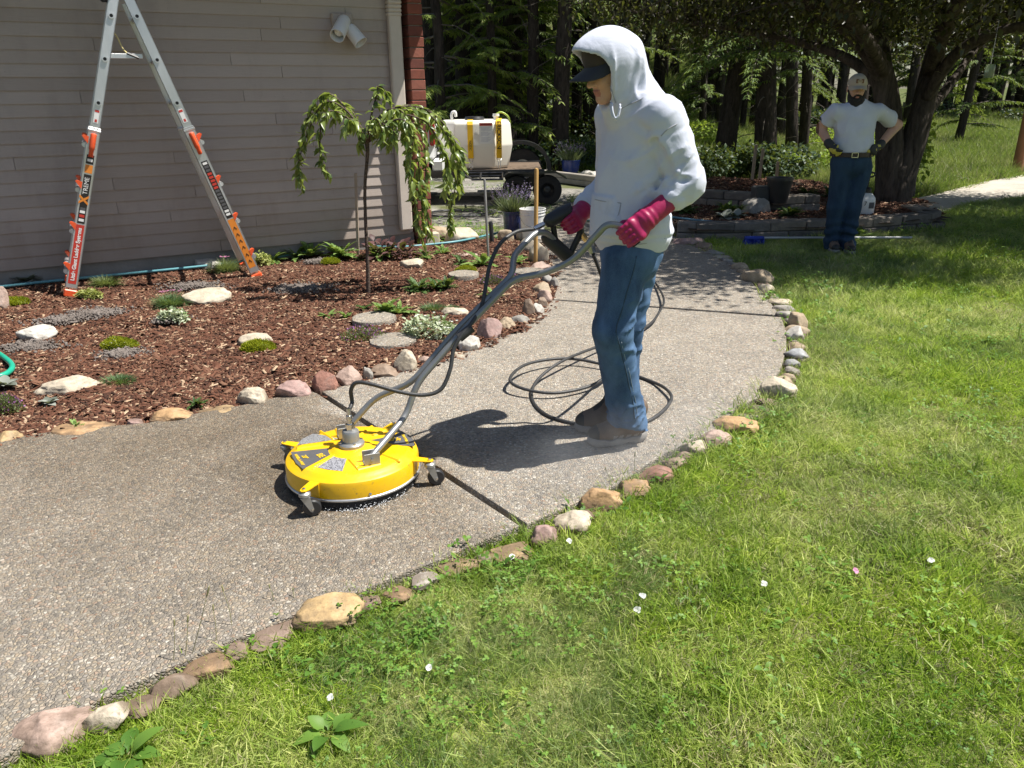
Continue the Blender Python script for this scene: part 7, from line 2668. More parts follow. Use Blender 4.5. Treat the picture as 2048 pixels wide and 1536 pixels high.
bp3 = np.stack([bx_, by_, 0.095 + 0.09 * sstep(10.6, 12.2, by_)], 1)[ok]
tag(scatter('bed_litter', bp3, RS.uniform(0, 6.28, len(bp3)), RS.uniform(1.0, 1.6, len(bp3)), RS.randint(0, 7, len(bp3)), patches), 'dark bark litter in the shaded raised bed', 'bark mulch')
stone(1510, 436, 62, 34, GRY, 'grey boulder in the shaded raised bed', None, 1, name='garden_rock', seed=611, cat='rock').location.z += 0.09
for k, (u, v, w, h, kd, lb) in enumerate([(1390, 428, 70, 40, 'weedd', 'leafy plant left of the boulder in the shaded bed'), (1450, 425, 90, 55, 'weedd', 'tall leafy plant beside the grey boulder'), (1462, 446, 66, 26, 'silver', 'pale leaved plant at the block wall edge'),
                                         (1600, 440, 60, 30, 'weedd', 'sparse plant left of the bearded man'), (1660, 400, 70, 26, 'weedd', 'ground cover behind the bearded man'), (1600, 398, 80, 22, 'weedd', 'ground cover above the upper tier'), (1800, 412, 40, 18, 'weedd', 'leafy seedlings at the big trunk foot'),
                                         (1715, 452, 46, 40, 'weed', 'grass like weed sprouting in front of the right wall run')]):
    plant('bed_plant', u, v, w, h, kd, lb, 'plant', 820 + k, 'plants in the shaded bed', z=0.12 if k < 7 else -0.03)
# planter box and dark pot
g = G(1530, 398, 0.25)
tag(MB().cbox((0, 0, 0.09), (0.30, 0.24, 0.19), 0.012).build('planter_box', flat('planter_dark', (0.05, 0.05, 0.05), 0.7), loc=(g[0], g[1], 0.22)), 'dark square planter on the upper tier below the stakes', 'planter')
g = G(1556, 400, 0.25)
tag(MB().lathe([(0, 0), (0.11, 0), (0.15, 0.27), (0.16, 0.27), (0.16, 0.30), (0.14, 0.30), (0.13, 0.24), (0, 0.24)], 24).build('nursery_pot', BLACKP, loc=(g[0], g[1], 0.22), angle=40), 'black round pot beside the square planter', 'plant pot')

# timber edging with pale stones under the far pot
TIM = M('grey_timber', (0.30, 0.27, 0.23), 0.9, 0.2, 6, 0.5, 40, stretch=(0.2, 1, 1))
tl = empty('timber_edging', (*G(1150, 356)[:2], -0.06), 'grey timber edging with a low post under the far blue pot', 'edging')
a, b = G(1060, 352) , G(1215, 372)
for q in (0, 1):
    MB().cbox((a + b) / 2 - np.array(tl.location) + [0, 0, 0.0 + 0.10 * q], (np.linalg.norm(b - a), 0.12, 0.095), 0.01, frame(UPV, b - a)).build('beam', TIM, tl)
for k, (u, v, w, h) in enumerate([(1172, 347, 26, 9), (1190, 349, 30, 10), (1158, 352, 16, 7)]):
    stone(u, v, w, h, WHT, '%s pale stone on the timber edging beside the far blue pot' % ('first', 'second', 'third')[k], 'pale stones on the timber', 0.5, name='garden_rock', seed=640 + k, cat='stone')

# ================================================================== sprayer, brush, feeder, pole
g = G(1733, 438, 0.06)
spr = empty('pump_sprayer', (g[0], g[1] + 0.1, 0.09), 'white pump sprayer with black handle at the foot of the big tree', 'sprayer')
k_ = mpp(g)
MB().lathe([(0, 0), (0.095, 0), (0.11, 0.02), (0.112, 0.17), (0.105, 0.21), (0.07, 0.255), (0.045, 0.27), (0, 0.27)], 28).build('bottle', WHITEP, spr, angle=40)
MB().lathe([(0, 0.265), (0.05, 0.265), (0.05, 0.31), (0.025, 0.33), (0, 0.33)], 20).build('cap', BLACKP, spr, angle=40)
MB().tube([(0, 0, 0.32), (0.01, 0, 0.45)], 0.011, 8).build('pump_rod', BLACKP, spr)
MB().tube([(0.01 + 0.06 * math.cos(a), 0, 0.475 + 0.028 * math.sin(a)) for a in np.linspace(0, 6.283, 20)], 0.011, 8, False).build('handle', BLACKP, spr, smooth=True)
MB().tube(spline([(-0.04, -0.03, 0.30), (-0.12, -0.05, 0.33), (-0.15, -0.06, 0.2), (-0.13, -0.08, 0.03)], 5), 0.006, 6).build('hose', BLACKP, spr, smooth=True)
MB().box((0.03, -0.112, 0.13), (0.06, 0.004, 0.07)).build('sticker', STK_GREY, spr)
text('7', 0.07, STK_BLACK, spr, (-0.045, -0.114, 0.15), np.stack([[1, 0, 0], [0, 0, 1], [0, -1, 0]], 1))

g0, g1 = G(1508, 484), G(1785, 482)
br = empty('scrub_brush', (g0[0], g0[1], 0.0), 'blue scrub brush with a long white pole lying on the shaded lawn', 'brush')
BLUEB = flat('blue_bristle', (0.02, 0.05, 0.36), 0.6)
d = (g1 - g0) / np.linalg.norm(g1 - g0)
MB().cbox((0, 0, 0.045), (0.20, 0.07, 0.03), 0.01, frame(UPV, d)).build('brush_head', BLUEB, br)
r = np.random.RandomState(9)
n = 500
B = np.stack([r.uniform(-0.1, 0.1, n), r.uniform(-0.035, 0.035, n), np.full(n, 0.035)], 1) @ frame(UPV, d).T
V, F = blade_strip(B, np.tile([0, -0.3, -1.0], (n, 1)) + r.normal(0, 0.25, (n, 3)), r.normal(size=(n, 3)), np.full(n, 0.06), np.full(n, 0.003), np.zeros(n), ((0, 1), (0.5, 1), (1, 0.8)))
o = place('bristles', mesh_np('bristles', V, F), BLUEB, br)
o['kind'] = 'stuff'
MB().tube([(d[0] * 0.08, d[1] * 0.08, 0.045), (d[0] * 1.65, d[1] * 1.65, 0.035)], 0.012, 10).build('pole', flat('pole_white_shaded', (0.42, 0.43, 0.44), 0.4), br, angle=40)  # the pole is white; the tree's shade is put into its greyed colour

fp = P(1978, 148, 9.2)
fdr = empty('bird_feeder', fp, 'hanging clear feeder bottle with yellow green liquid under the tree at right', 'bird feeder')
gl_t = NT('feeder_glass')
gl_m = gl_t.done(gl_t.n('ShaderNodeBsdfPrincipled', ins={'Base Color': (0.45, 0.55, 0.42, 1), 'Roughness': 0.15, 'Transmission Weight': 0.6}))
MB().lathe([(0, 0.02), (0.045, 0.02), (0.05, 0.0), (0.05, -0.10), (0.04, -0.12), (0, -0.12)], 18, (0, 0, 0.08)).build('bottle', gl_m, fdr, angle=40)
MB().lathe([(0, 0), (0.05, 0), (0.065, -0.012), (0.06, -0.035), (0, -0.04)], 18, (0, 0, -0.05)).build('base', flat('feeder_green', (0.30, 0.42, 0.05), 0.4), fdr, angle=40)
MB().tube([(0, 0, 0.10), (0, 0, 0.95)], 0.003, 4).build('wire', CHROME, fdr)

a = P(2036, 331, 15.8)
b = P(2066, 190, 15.8)
up_ = empty('utility_pole', a, 'rusty brown wooden pole leaning at the right frame edge beyond the drive', 'pole')
MB().lathe([(0.10, -0.3), (0.10, 0), (0.085, np.linalg.norm(b - a) * 3.0), (0, np.linalg.norm(b - a) * 3.0)], 14, (0, 0, 0), frame(b - a)).build('shaft', M('rusty_wood', (0.25, 0.12, 0.06), 0.9, 0.2, 6, 0.4), up_, angle=40)
MB().lathe([(0.105, 1.0), (0.103, 1.06)], 14, (0, 0, 0), frame(b - a), close=False).build('band', STEELB, up_)
# ================================================================== people
SKIN = M('skin', (0.52, 0.30, 0.21), 0.5, 0.08, 20, 0.1, 200)
LIPS = M('lips', (0.40, 0.16, 0.13), 0.45, 0.05, 20, 0)
EYEW = flat('eye_white', (0.7, 0.68, 0.64), 0.2)


def cloth(name, c, wr=0.35, sc=14, fine=420, var=0.05, fb=0.25, stains=None):
    t = NT(name)
    p = t.pos(True)
    n1 = t.noise(p, sc, 3, 0.5, 0.8)
    n2 = t.noise(p, fine, 2, 0.5)
    n3 = t.noise(p, 5, 3)
    col = t.ramp(n3, [(0.3, mul(c, 1 - var)), (0.7, tuple(min(0.92, q * (1 + var)) for q in c))])
    if stains:
        n4 = t.noise(p, 9, 5, 0.7)
        col = t.mix(t.mapr(n4, 0.60, 0.72, 0, stains), col, (0.42, 0.38, 0.36))
    rg = t.n('ShaderNodeTexNoise', noise_type='RIDGED_MULTIFRACTAL', ins={'Vector': t.vscale(p, (1.0, 1.0, 0.45)), 'Scale': sc * 0.8, 'Detail': 2.0, 'Roughness': 0.4, 'Distortion': 0.5}).outputs['Fac']
    b0 = t.bump(rg, wr, 0.010)
    b1 = t.n('ShaderNodeBump', ins={'Height': n1, 'Strength': wr * 0.8, 'Distance': 0.012, 'Normal': b0}).outputs[0]
    b2 = t.n('ShaderNodeBump', ins={'Height': n2, 'Strength': fb, 'Distance': 0.0015, 'Normal': b1}).outputs[0]
    return t.done(t.bsdf(col, 0.9, normal=b2, spec=0.15, Sheen_Weight=0.15))


def denim(name, c, light):
    t = NT(name)
    p = t.pos(True)
    n1 = t.noise(t.vscale(p, (1, 1, 0.5)), 7, 4, 0.6)
    n2 = t.noise(t.vscale(p, (4, 4, 1)), 260, 2)
    col = t.ramp(n1, [(0.32, c), (0.62, light)])
    col = t.mix(t.mapr(n2, 0.4, 0.6, 0, 0.35), col, mul(light, 1.35))
    rg = t.n('ShaderNodeTexNoise', noise_type='RIDGED_MULTIFRACTAL', ins={'Vector': t.vscale(p, (1.0, 1.0, 0.8)), 'Scale': 11.0, 'Detail': 2.0, 'Roughness': 0.4, 'Distortion': 0.6}).outputs['Fac']
    b1 = t.bump(rg, 0.5, 0.012)
    b2 = t.n('ShaderNodeBump', ins={'Height': n2, 'Strength': 0.3, 'Distance': 0.001, 'Normal': b1}).outputs[0]
    return t.done(t.bsdf(col, 0.85, normal=b2, spec=0.2))


HOOD = cloth('white_fleece', (0.57, 0.60, 0.70), 0.55, 9, stains=0.22)
SEAMW = cloth('fleece_seam', (0.36, 0.37, 0.41), 0.2, 9)
TEE = cloth('white_cotton', (0.56, 0.585, 0.67), 0.5, 10)
DENIM = denim('blue_denim', (0.020, 0.041, 0.088), (0.085, 0.155, 0.275))
DENIMD = denim('dark_denim', (0.012, 0.026, 0.052), (0.032, 0.062, 0.108))
THREAD = flat('seam_thread', (0.030, 0.060, 0.10), 0.8)
THREADL = flat('seam_thread_light', (0.30, 0.36, 0.42), 0.8)
PINKG = M('pink_rubber_glove', (0.32, 0.009, 0.075), 0.42, 0.06, 14, 0.25, 60, bdist=0.003)
CAPB = cloth('cap_brown', (0.060, 0.048, 0.042), 0.1)
CAPN = cloth('cap_brim_navy', (0.040, 0.043, 0.055), 0.1)
CAPT = cloth('cap_tan', (0.42, 0.36, 0.28), 0.1)
BOOT = M('boot_brown', (0.135, 0.095, 0.07), 0.7, 0.25, 14, 0.5, 70)
BOOTG = M('boot_grey', (0.22, 0.21, 0.20), 0.6, 0.15, 20, 0.3, 90)
BOOTD = M('boot_dark', (0.03, 0.028, 0.026), 0.6, 0.15, 20, 0.3, 90)
HAIRD = M('dark_hair', (0.016, 0.012, 0.010), 0.6, 0.3, 60, 0.9, 220, bdist=0.01)


def nrmz(v):
    v = np.asarray(v, float)
    return v / np.linalg.norm(v)


def head_frame(f):
    f = nrmz(f)
    l = nrmz(np.cross(UPV, f))
    return f, l, np.cross(f, l)


def add_head(s, c, f, l, u, k=1.0, ears=True, top=0.095):
    A = lambda a, b, d: c + (f * a + l * b + u * d) * k
    R_ = np.stack([f, l, u], 1)
    E = lambda ce, r, kk: s.u(s.ell(ce, np.array(r) * k, R_), kk)
    E(A(-0.005, 0, 0.010), (0.097, 0.077, top), 0.0)
    E(A(0.032, 0, -0.050), (0.062, 0.060, 0.078), 0.03)
    s.u(s.cap(A(0.02, 0.048, -0.075), A(0.066, 0.014, -0.112), 0.020 * k, 0.018 * k), 0.03)
    s.u(s.cap(A(0.02, -0.048, -0.075), A(0.066, -0.014, -0.112), 0.020 * k, 0.018 * k), 0.03)
    E(A(0.082, 0, -0.112), (0.018, 0.022, 0.016), 0.02)
    E(A(0.072, 0.030, -0.045), (0.020, 0.022, 0.020), 0.02)
    E(A(0.072, -0.030, -0.045), (0.020, 0.022, 0.020), 0.02)
    E(A(0.080, 0, 0.012), (0.018, 0.052, 0.012), 0.02)
    s.cut(s.ell(A(0.103, 0.031, -0.014), np.array((0.016, 0.018, 0.011)) * k, R_), 0.012)
    s.cut(s.ell(A(0.103, -0.031, -0.014), np.array((0.016, 0.018, 0.011)) * k, R_), 0.012)
    E(A(0.079, 0.031, -0.015), (0.012, 0.013, 0.011), 0.003)
    E(A(0.079, -0.031, -0.015), (0.012, 0.013, 0.011), 0.003)
    s.u(s.cap(A(0.090, 0, -0.004), A(0.116, 0, -0.043), 0.009 * k, 0.012 * k), 0.014)
    E(A(0.102, 0.012, -0.047), (0.011, 0.009, 0.008), 0.008)
    E(A(0.102, -0.012, -0.047), (0.011, 0.009, 0.008), 0.008)
    E(A(0.093, 0, -0.075), (0.012, 0.025, 0.0065), 0.006)
    E(A(0.091, 0, -0.086), (0.012, 0.021, 0.0075), 0.006)
    s.cut(s.ell(A(0.106, 0, -0.0803), np.array((0.012, 0.024, 0.0018)) * k, R_), 0.003)
    if ears:
        for sg in (-1, 1):
            E(A(-0.012, 0.078 * sg, -0.02), (0.020, 0.010, 0.031), 0.008)
            s.cut(s.ell(A(-0.004, 0.090 * sg, -0.018), np.array((0.010, 0.008, 0.018)) * k, R_), 0.005)


def lips_index(s, c, f, l, u, k=1.0):
    """faces on the lips carry the lip colour"""
    m = s.V[s.F].mean(1) - c
    a, b, d = m @ f / k, m @ l / k, m @ u / k
    return ((a > 0.088) & (np.abs(b) < 0.026) & (d > -0.096) & (d < -0.068) & (a > 0.094 - 0.2 * np.abs(b))).astype(int)


def cap_parts(root, o, c, f, l, u, m1, m2, k=1.0, droop=0.10, blen=0.085, patch=None):
    """baseball cap: crown panel shell, brim, button"""
    A = lambda a, b, d: c + (f * a + l * b + u * d) * k
    lo, hi = c - 0.17 * k, c + 0.20 * k
    s = SD(lo, hi, 0.006 * k)
    R_ = np.stack([f, l, u], 1)
    s.u(s.ell(A(-0.004, 0, 0.020), np.array((0.110, 0.089, 0.100)) * k, R_), 0)
    s.u(s.ell(A(0.055, 0, 0.062), np.array((0.048, 0.060, 0.042)) * k, R_), 0.03)
    q = (s.p - c) @ u / k - (0.020 - 0.10 * np.minimum(0.0, (s.p - c) @ f / k + 0.02) * 0.0)
    s.d = np.maximum(s.d, -q)
    s.cut(s.ell(A(-0.006, 0, 0.008), np.array((0.102, 0.081, 0.098)) * k, R_), 0.004)
    me = s.mesh('cap')
    me.transform(Matrix.Translation(-Vector(o)))
    cap_ = place('cap', me, m1, root)
    V, F = [], []
    N1, N2 = 17, 8
    for th in (0, 1):
        for i in range(N1):
            t = (i / (N1 - 1) * 2 - 1)
            for j in range(N2):
                q = j / (N2 - 1)
                ang = t * 1.28
                base = np.array([0.104 * math.cos(ang) - 0.004, 0.087 * math.sin(ang)])
                ext = blen * math.sqrt(max(0, 1 - (abs(t)) ** 2.6))
                a = base[0] + q * ext
                b = base[1] * (1 - 0.05 * q)
                d = 0.026 - 0.055 * (b / 0.087) ** 2 * (0.08 + 0.75 * q) - droop * q * ext / 0.085 * 0.2 - 0.0045 * th
                V.append(A(a, b, d) - o)
    off = N1 * N2
    for i in range(N1 - 1):
        for j in range(N2 - 1):
            a = i * N2 + j
            F.append((a, a + 1, a + N2 + 1, a + N2))
            F.append((off + a, off + a + N2, off + a + N2 + 1, off + a + 1))
    for i in range(N1 - 1):
        a = i * N2 + N2 - 1
        F.append((a, off + a, off + a + N2, a + N2))
    MB().add(V, F).build('cap_brim', m2, cap_, smooth=True)
    if patch:
        V = []
        for zz in (0, 1):
            for (b, d) in ((-0.034, 0.045), (0.034, 0.045), (0.034, 0.082), (-0.034, 0.082)):
                V.append(A(0.1075 - 0.18 * (d - 0.045) - 2.4 * b * b + 0.003 * zz, b, d) - o)
        MB().add(V, [(3, 2, 1, 0), (4, 5, 6, 7), (0, 1, 5, 4), (1, 2, 6, 5), (2, 3, 7, 6), (3, 0, 4, 7)]).build('cap_patch', patch, cap_)
        for d in (0.056, 0.064, 0.071):
            MB().box(A(0.1075 - 0.18 * (d - 0.045) + 0.004, 0, d) - o, (0.003 * k, (0.046 if d != 0.064 else 0.03) * k, 0.004 * k), R_).build('patch_print', flat('patch_thread', (0.30, 0.22, 0.12), 0.8), cap_)
    return cap_


def fist(root, o, name, mat, c, g, W, E, grip_r, sense, cuff=(0.050, 0.040, 0.036), h=0.0035, thumb=1, two=None, k=1.0):
    """gloved hand closed on a bar: c on the bar, g along it, W wrist, E far end of the gauntlet"""
    g = nrmz(g)
    w = W - c
    w = nrmz(w - g * (w @ g))
    b = np.cross(g, w) * sense
    R = grip_r + 0.0105 * k
    pos = lambda phi, rad, a: c + g * a + rad * (math.cos(phi) * w + math.sin(phi) * b)
    pts = np.array([c, W, E])
    s = SD(pts.min(0) - 0.085 * k - (cuff[0] if two is None else 0.03), pts.max(0) + 0.085 * k + 0.02, h)
    # palm rests on the wrist side of the bar, knuckles turn over towards the fingers
    s.u(s.cap(pos(0.15, R + 0.016 * k, -0.026 * k), pos(0.15, R + 0.016 * k, 0.026 * k), 0.021 * k), 0)
    s.u(s.cap(pos(0.75, R + 0.013 * k, -0.032 * k), pos(0.75, R + 0.013 * k, 0.032 * k), 0.017 * k), 0.02)
    s.u(s.cap(pos(0.0, R + 0.03 * k, 0), W, 0.030 * k, cuff[2]), 0.03)
    s.u(s.cap(pos(-0.2, R + 0.010 * k, -0.02 * k), pos(-0.2, R + 0.010 * k, 0.025 * k), 0.018 * k), 0.02)
    for j, (a, ln, fr) in enumerate(((-0.034, 2.55, 0.0102), (-0.0115, 2.85, 0.0110), (0.0115, 2.75, 0.0106), (0.033, 2.35, 0.0092))):
        a *= k
        fr *= k
        prev = pos(0.75, R + 0.012 * k, a)
        for q in (1.25, 1.75, 2.3, ln + 0.35):
            rad = R + (0.007 * k if q < 1.5 else (0.003 * k if q < 2 else 0.0))
            nx = pos(q, rad, a * (1.0 if q < 2 else 0.94))
            s.u(s.cap(prev, nx, fr * 1.04, fr), 0.0045 * k)
            prev = nx
    if thumb:
        t0, t1, t2 = pos(-0.45, R + 0.020 * k, -0.030 * k), pos(-1.25, R + 0.009 * k, -0.048 * k), pos(-2.0, R + 0.002 * k, -0.052 * k)
        s.u(s.cap(t0, t1, 0.0155 * k, 0.0125 * k), 0.015)
        s.u(s.cap(t1, t2, 0.0125 * k, 0.0105 * k), 0.006)
    s.u(s.cap(W, E, cuff[2] * 1.0, cuff[0]), 0.02)
    ax = nrmz(E - W)
    over = (s.p - E) @ ax
    s.d = np.maximum(s.d, over)
    s.cut(np.maximum(s.cap(E - ax * 0.03, E + ax * 0.06, cuff[0] - 0.004), -(over + 0.04)), 0.003)
    s.d = s.d - 0.0012 * np.sin(((s.p - W) @ ax) * 260) * np.exp(-(((s.p - W) @ ax - 0.01) / 0.03) ** 2)
    me = s.mesh(name)
    me.transform(Matrix.Translation(-Vector(o)))
    return place(name, me, mat, root)


def boot(root, o, heel, toe, name='shoe', k=1.0, lift=0.0, mats=None, mh=0.10):
    """walking boot from heel to toe on the ground"""
    mats = mats or (BOOT, BOOTG, BOOTD)
    f = nrmz((toe - heel) * [1, 1, 0])
    L = np.linalg.norm((toe - heel)[:2])
    l = np.cross(UPV, f)
    R_ = np.stack([f, l, UPV], 1)
    A = lambda a, b, d: heel * [1, 1, 0] + f * (a * L) + l * b + UPV * (d + lift)
    lo = np.minimum(heel, toe) * [1, 1, 0] - [0.09, 0.09, 0.02]
    hi = np.maximum(heel, toe) * [1, 1, 0] + [0.10, 0.10, 0.26]
    s = SD(lo, hi, 0.0045)
    s.u(s.ell(A(0.74, 0, 0.055), (0.26 * L, 0.047, 0.042), R_), 0)
    s.u(s.ell(A(0.30, 0, 0.062), (0.30 * L, 0.039, 0.060), R_), 0.05)
    s.u(s.cap(A(0.26, 0, 0.09), A(0.20, 0, mh + 0.06), 0.050, 0.054), 0.03)
    s.u(s.cap(A(0.62, 0, 0.07), A(0.33, 0, 0.125), 0.034, 0.040), 0.03)
    q = s.p[..., 2] - (0.020 + lift)
    s.d = np.maximum(s.d, -q)
    s.d += 0.002 * fbm(s.p, 26, 5, 2)
    me = s.mesh('upper')
    for m_ in mats:
        me.materials.append(m_)
    fc = s.V[s.F].mean(1) - heel * [1, 1, 0]
    fa, fl2, fz = fc @ f / L, fc @ l, fc[:, 2] - lift
    ix = np.zeros(len(fc), np.int32)
    ix[(fa > 0.86) | ((fa < 0.12) & (fz < 0.075))] = 2
    ix[(fz < 0.052) & (fa > 0.12) & (fa < 0.62) & (np.abs(np.sin(fa * 26 + fz * 40)) > 0.55)] = 1
    ix[(fa > 0.30) & (fa < 0.66) & (np.abs(fl2) < 0.022)] = 2
    me.polygons.foreach_set('material_index', ix)
    me.transform(Matrix.Translation(-Vector(o)))
    sh = place(name, me, None, root)
    s = SD(lo, hi, 0.0045)
    s.u(s.ell(A(0.70, 0, 0.022), (0.315 * L, 0.052, 0.05), R_), 0)
    s.u(s.ell(A(0.28, 0, 0.022), (0.30 * L, 0.044, 0.05), R_), 0.04)
    aa = (s.p - heel) @ f / L
    top = 0.036 + 0.012 * np.clip((0.3 - aa) / 0.3, 0, 1) + 0.018 * np.clip((aa - 0.8) / 0.2, 0, 1) + 0.004 * np.sin(aa * 26)
    z = s.p[..., 2] - lift
    s.d = np.maximum(s.d, z - top)
    arch = 0.002 + 0.010 * np.exp(-((aa - 0.36) / 0.07) ** 2) + 0.016 * np.clip((aa - 0.9) / 0.15, 0, 1)
    s.d = np.maximum(s.d, arch - z)
    s.d += 0.0025 * (np.sin(aa * 75) > 0.3) * (z < 0.014)
    me = s.mesh('sole')
    me.transform(Matrix.Translation(-Vector(o)))
    place('sole', me, mats[1], sh)
    for q in range(5):
        c = A(0.66 - 0.075 * q, 0, 0.103 + 0.0135 * q)
        MB().tube(spline([c - l * 0.026 - UPV * 0.016, c - l * 0.012, c + l * 0.012 + f * 0.008, c + l * 0.026 - UPV * 0.016 + f * 0.008], 4), 0.0028, 5).build('lace', mats[2], sh, smooth=True)
    return sh


# ------------------------------------------------------------------ the worker with the cleaner
BF, BL = np.array([-0.93, -0.37, 0.0]), np.array([0.37, -0.93, 0.0])      # which way the chest faces; its left
BR = np.stack([BF, BL, UPV], 1)
hf, hl, hu = head_frame((-0.87, -0.36, -0.34))
Hc = P(1221, 129, 3.13)
HK = 0.92
LS, RS_ = P(1330, 236, 3.03), P(1228, 232, 3.38)
LE, RE = P(1374, 366, 3.02), P(1228, 372, 3.52)
LW, RW = P(1297, 436, 2.96), P(1176, 412, 3.46)
LG, LGx = P(1258, 470, 2.955), P(1274, 490, 2.945) - P(1244, 452, 2.965)
RG, RGx = P(1137, 446, 3.405), P(1152, 470, 3.42) - P(1128, 430, 3.39)
ch, be, hp_ = P(1272, 290, 3.2), P(1264, 410, 3.2), P(1262, 500, 3.2)
LHp, LK, LAk = P(1252, 520, 3.11), P(1225, 662, 3.06), P(1260, 850, 3.17)
RHp, RK, RAk = P(1272, 520, 3.30), P(1253, 665, 3.30), P(1238, 832, 3.33)
o = np.array([G(1245, 880)[0], 3.22, 0.0])
nb_ = P(1258, 205, 3.21)
lo, hi = np.array([0.05, 2.8, -0.02]), np.array([0.95, 3.75, 1.78])
s = SD(lo, hi, 0.0125, (Hc - 0.145, Hc + 0.145, 0.0042))
add_head(s, Hc, hf, hl, hu, HK)
s.u(s.cap(Hc - hf * 0.03 - hu * 0.07, nb_ - UPV * 0.02, 0.052, 0.058), 0.03)
s.u(s.ell(ch, (0.095, 0.165, 0.20), BR), 0.05)
s.u(s.ell(be, (0.090, 0.145, 0.18), BR), 0.06)
s.u(s.ell(hp_, (0.095, 0.150, 0.10), BR), 0.05)
for a, b, c, w in ((LS, LE, LW, LG), (RS_, RE, RW, RG)):
    s.u(s.cap(a, b, 0.048, 0.040), 0.04)
    s.u(s.cap(b, c, 0.040, 0.028), 0.02)
    s.u(s.cap(c, c + (w - c) * 0.45, 0.026, 0.024), 0.02)
for a, b, c in ((LHp, LK, LAk), (RHp, RK, RAk)):
    s.u(s.cap(a, b, 0.070, 0.052), 0.05)
    s.u(s.cap(b, c + UPV * 0.05, 0.052, 0.034), 0.02)
    s.u(s.cap(c + UPV * 0.05, c * [1, 1, 0] + BF * 0.02 + UPV * 0.07, 0.026, 0.018), 0.02)
me = s.mesh('person', mats=[SKIN, LIPS])
me.polygons.foreach_set('material_index', lips_index(s, Hc, hf, hl, hu, HK))
me.transform(Matrix.Translation(-Vector(o)))
worker = place('person', me, None, loc=o)
tag(worker, 'person in white hoodie, jeans and pink rubber gloves pushing the yellow cleaner', 'person')
HAIRB = M('brown_hair', (0.09, 0.05, 0.028), 0.6, 0.25, 60, 0.8, 220, bdist=0.008)
s = SD(Hc - 0.15, Hc + 0.15, 0.007)
s.u(s.ell(Hc - hf * 0.012 + hu * 0.012, (0.093, 0.076, 0.096), np.stack([hf, hl, hu], 1)), 0)
s.d = np.maximum(s.d, ((s.p - Hc) @ hf) - 0.035 + 0.25 * ((s.p - Hc) @ hu))
s.d = np.maximum(s.d, -((s.p - Hc) @ hu) - 0.06)
me = s.mesh('hair')
me.transform(Matrix.Translation(-Vector(o)))
place('hair', me, HAIRB, worker)
cap_parts(worker, o, Hc, hf, hl, hu, CAPB, CAPN, HK, 0.10, 0.092)

# hoodie
s = SD((0.10, 2.80, 0.80), (0.90, 3.68, 1.80), 0.0068)
s.u(s.ell(ch + UPV * 0.0, (0.118, 0.188, 0.235), BR), 0)
s.u(s.ell(be + BF * 0.010, (0.136, 0.180, 0.24), BR), 0.08)
s.u(s.ell(P(1266, 470, 3.2), (0.142, 0.178, 0.16), BR), 0.06)
s.u(s.cap(LS - BL * 0.03 - UPV * 0.015, RS_ + BL * 0.03 - UPV * 0.01, 0.074), 0.06)
s.u(s.cap(nb_ - UPV * 0.02, P(1284, 240, 3.2), 0.088, 0.105), 0.05)
for a, b, c, rad in ((LS, LE, LW + (LE - LW) * 0.64, (0.074, 0.067, 0.058)), (RS_, RE, RW, (0.078, 0.070, 0.054))):
    tor_, s.d = s.d, s.cap(a, b, rad[0], rad[1])
    s.u(s.cap(b, c, rad[1], rad[2]), 0.02)
    arm_, s.d = s.d, tor_
    kk = 0.012 + 0.035 * sstep(a[2] - 0.10, a[2] + 0.02, s.p[..., 2])
    hh_ = np.maximum(kk - np.abs(s.d - arm_), 0) / kk
    s.d = np.minimum(s.d, arm_) - hh_ * hh_ * kk * 0.25
# hood
HRm = np.stack([hf, hl, hu], 1)
s.u(s.ell(Hc + hf * 0.004 + hu * 0.014, (0.126, 0.108, 0.122), HRm), 0.02)
s.u(s.ell(Hc + hf * 0.045 + hu * 0.055, (0.106, 0.080, 0.076), HRm), 0.02)
s.u(s.cap(Hc - hf * 0.045 - hu * 0.01, P(1274, 214, 3.21), 0.086, 0.092), 0.05)
s.u(s.cap(Hc - hu * 0.07 + hf * 0.005, P(1242, 218, 3.16), 0.092, 0.070), 0.03)
# opening and the hollow round the head
s.cut(s.ell(Hc + hf * 0.010 + hu * 0.010, (0.112, 0.093, 0.1085), HRm), 0.006)
s.cut(s.cap(Hc + hf * 0.10 - hu * 0.008, Hc + hf * 0.34 - hu * 0.03, 0.100, 0.14), 0.012)
s.cut(s.cap(Hc + hf * 0.055 - hu * 0.050, Hc + hf * 0.30 - hu * 0.12, 0.076, 0.11), 0.015)
s.near(0.045)
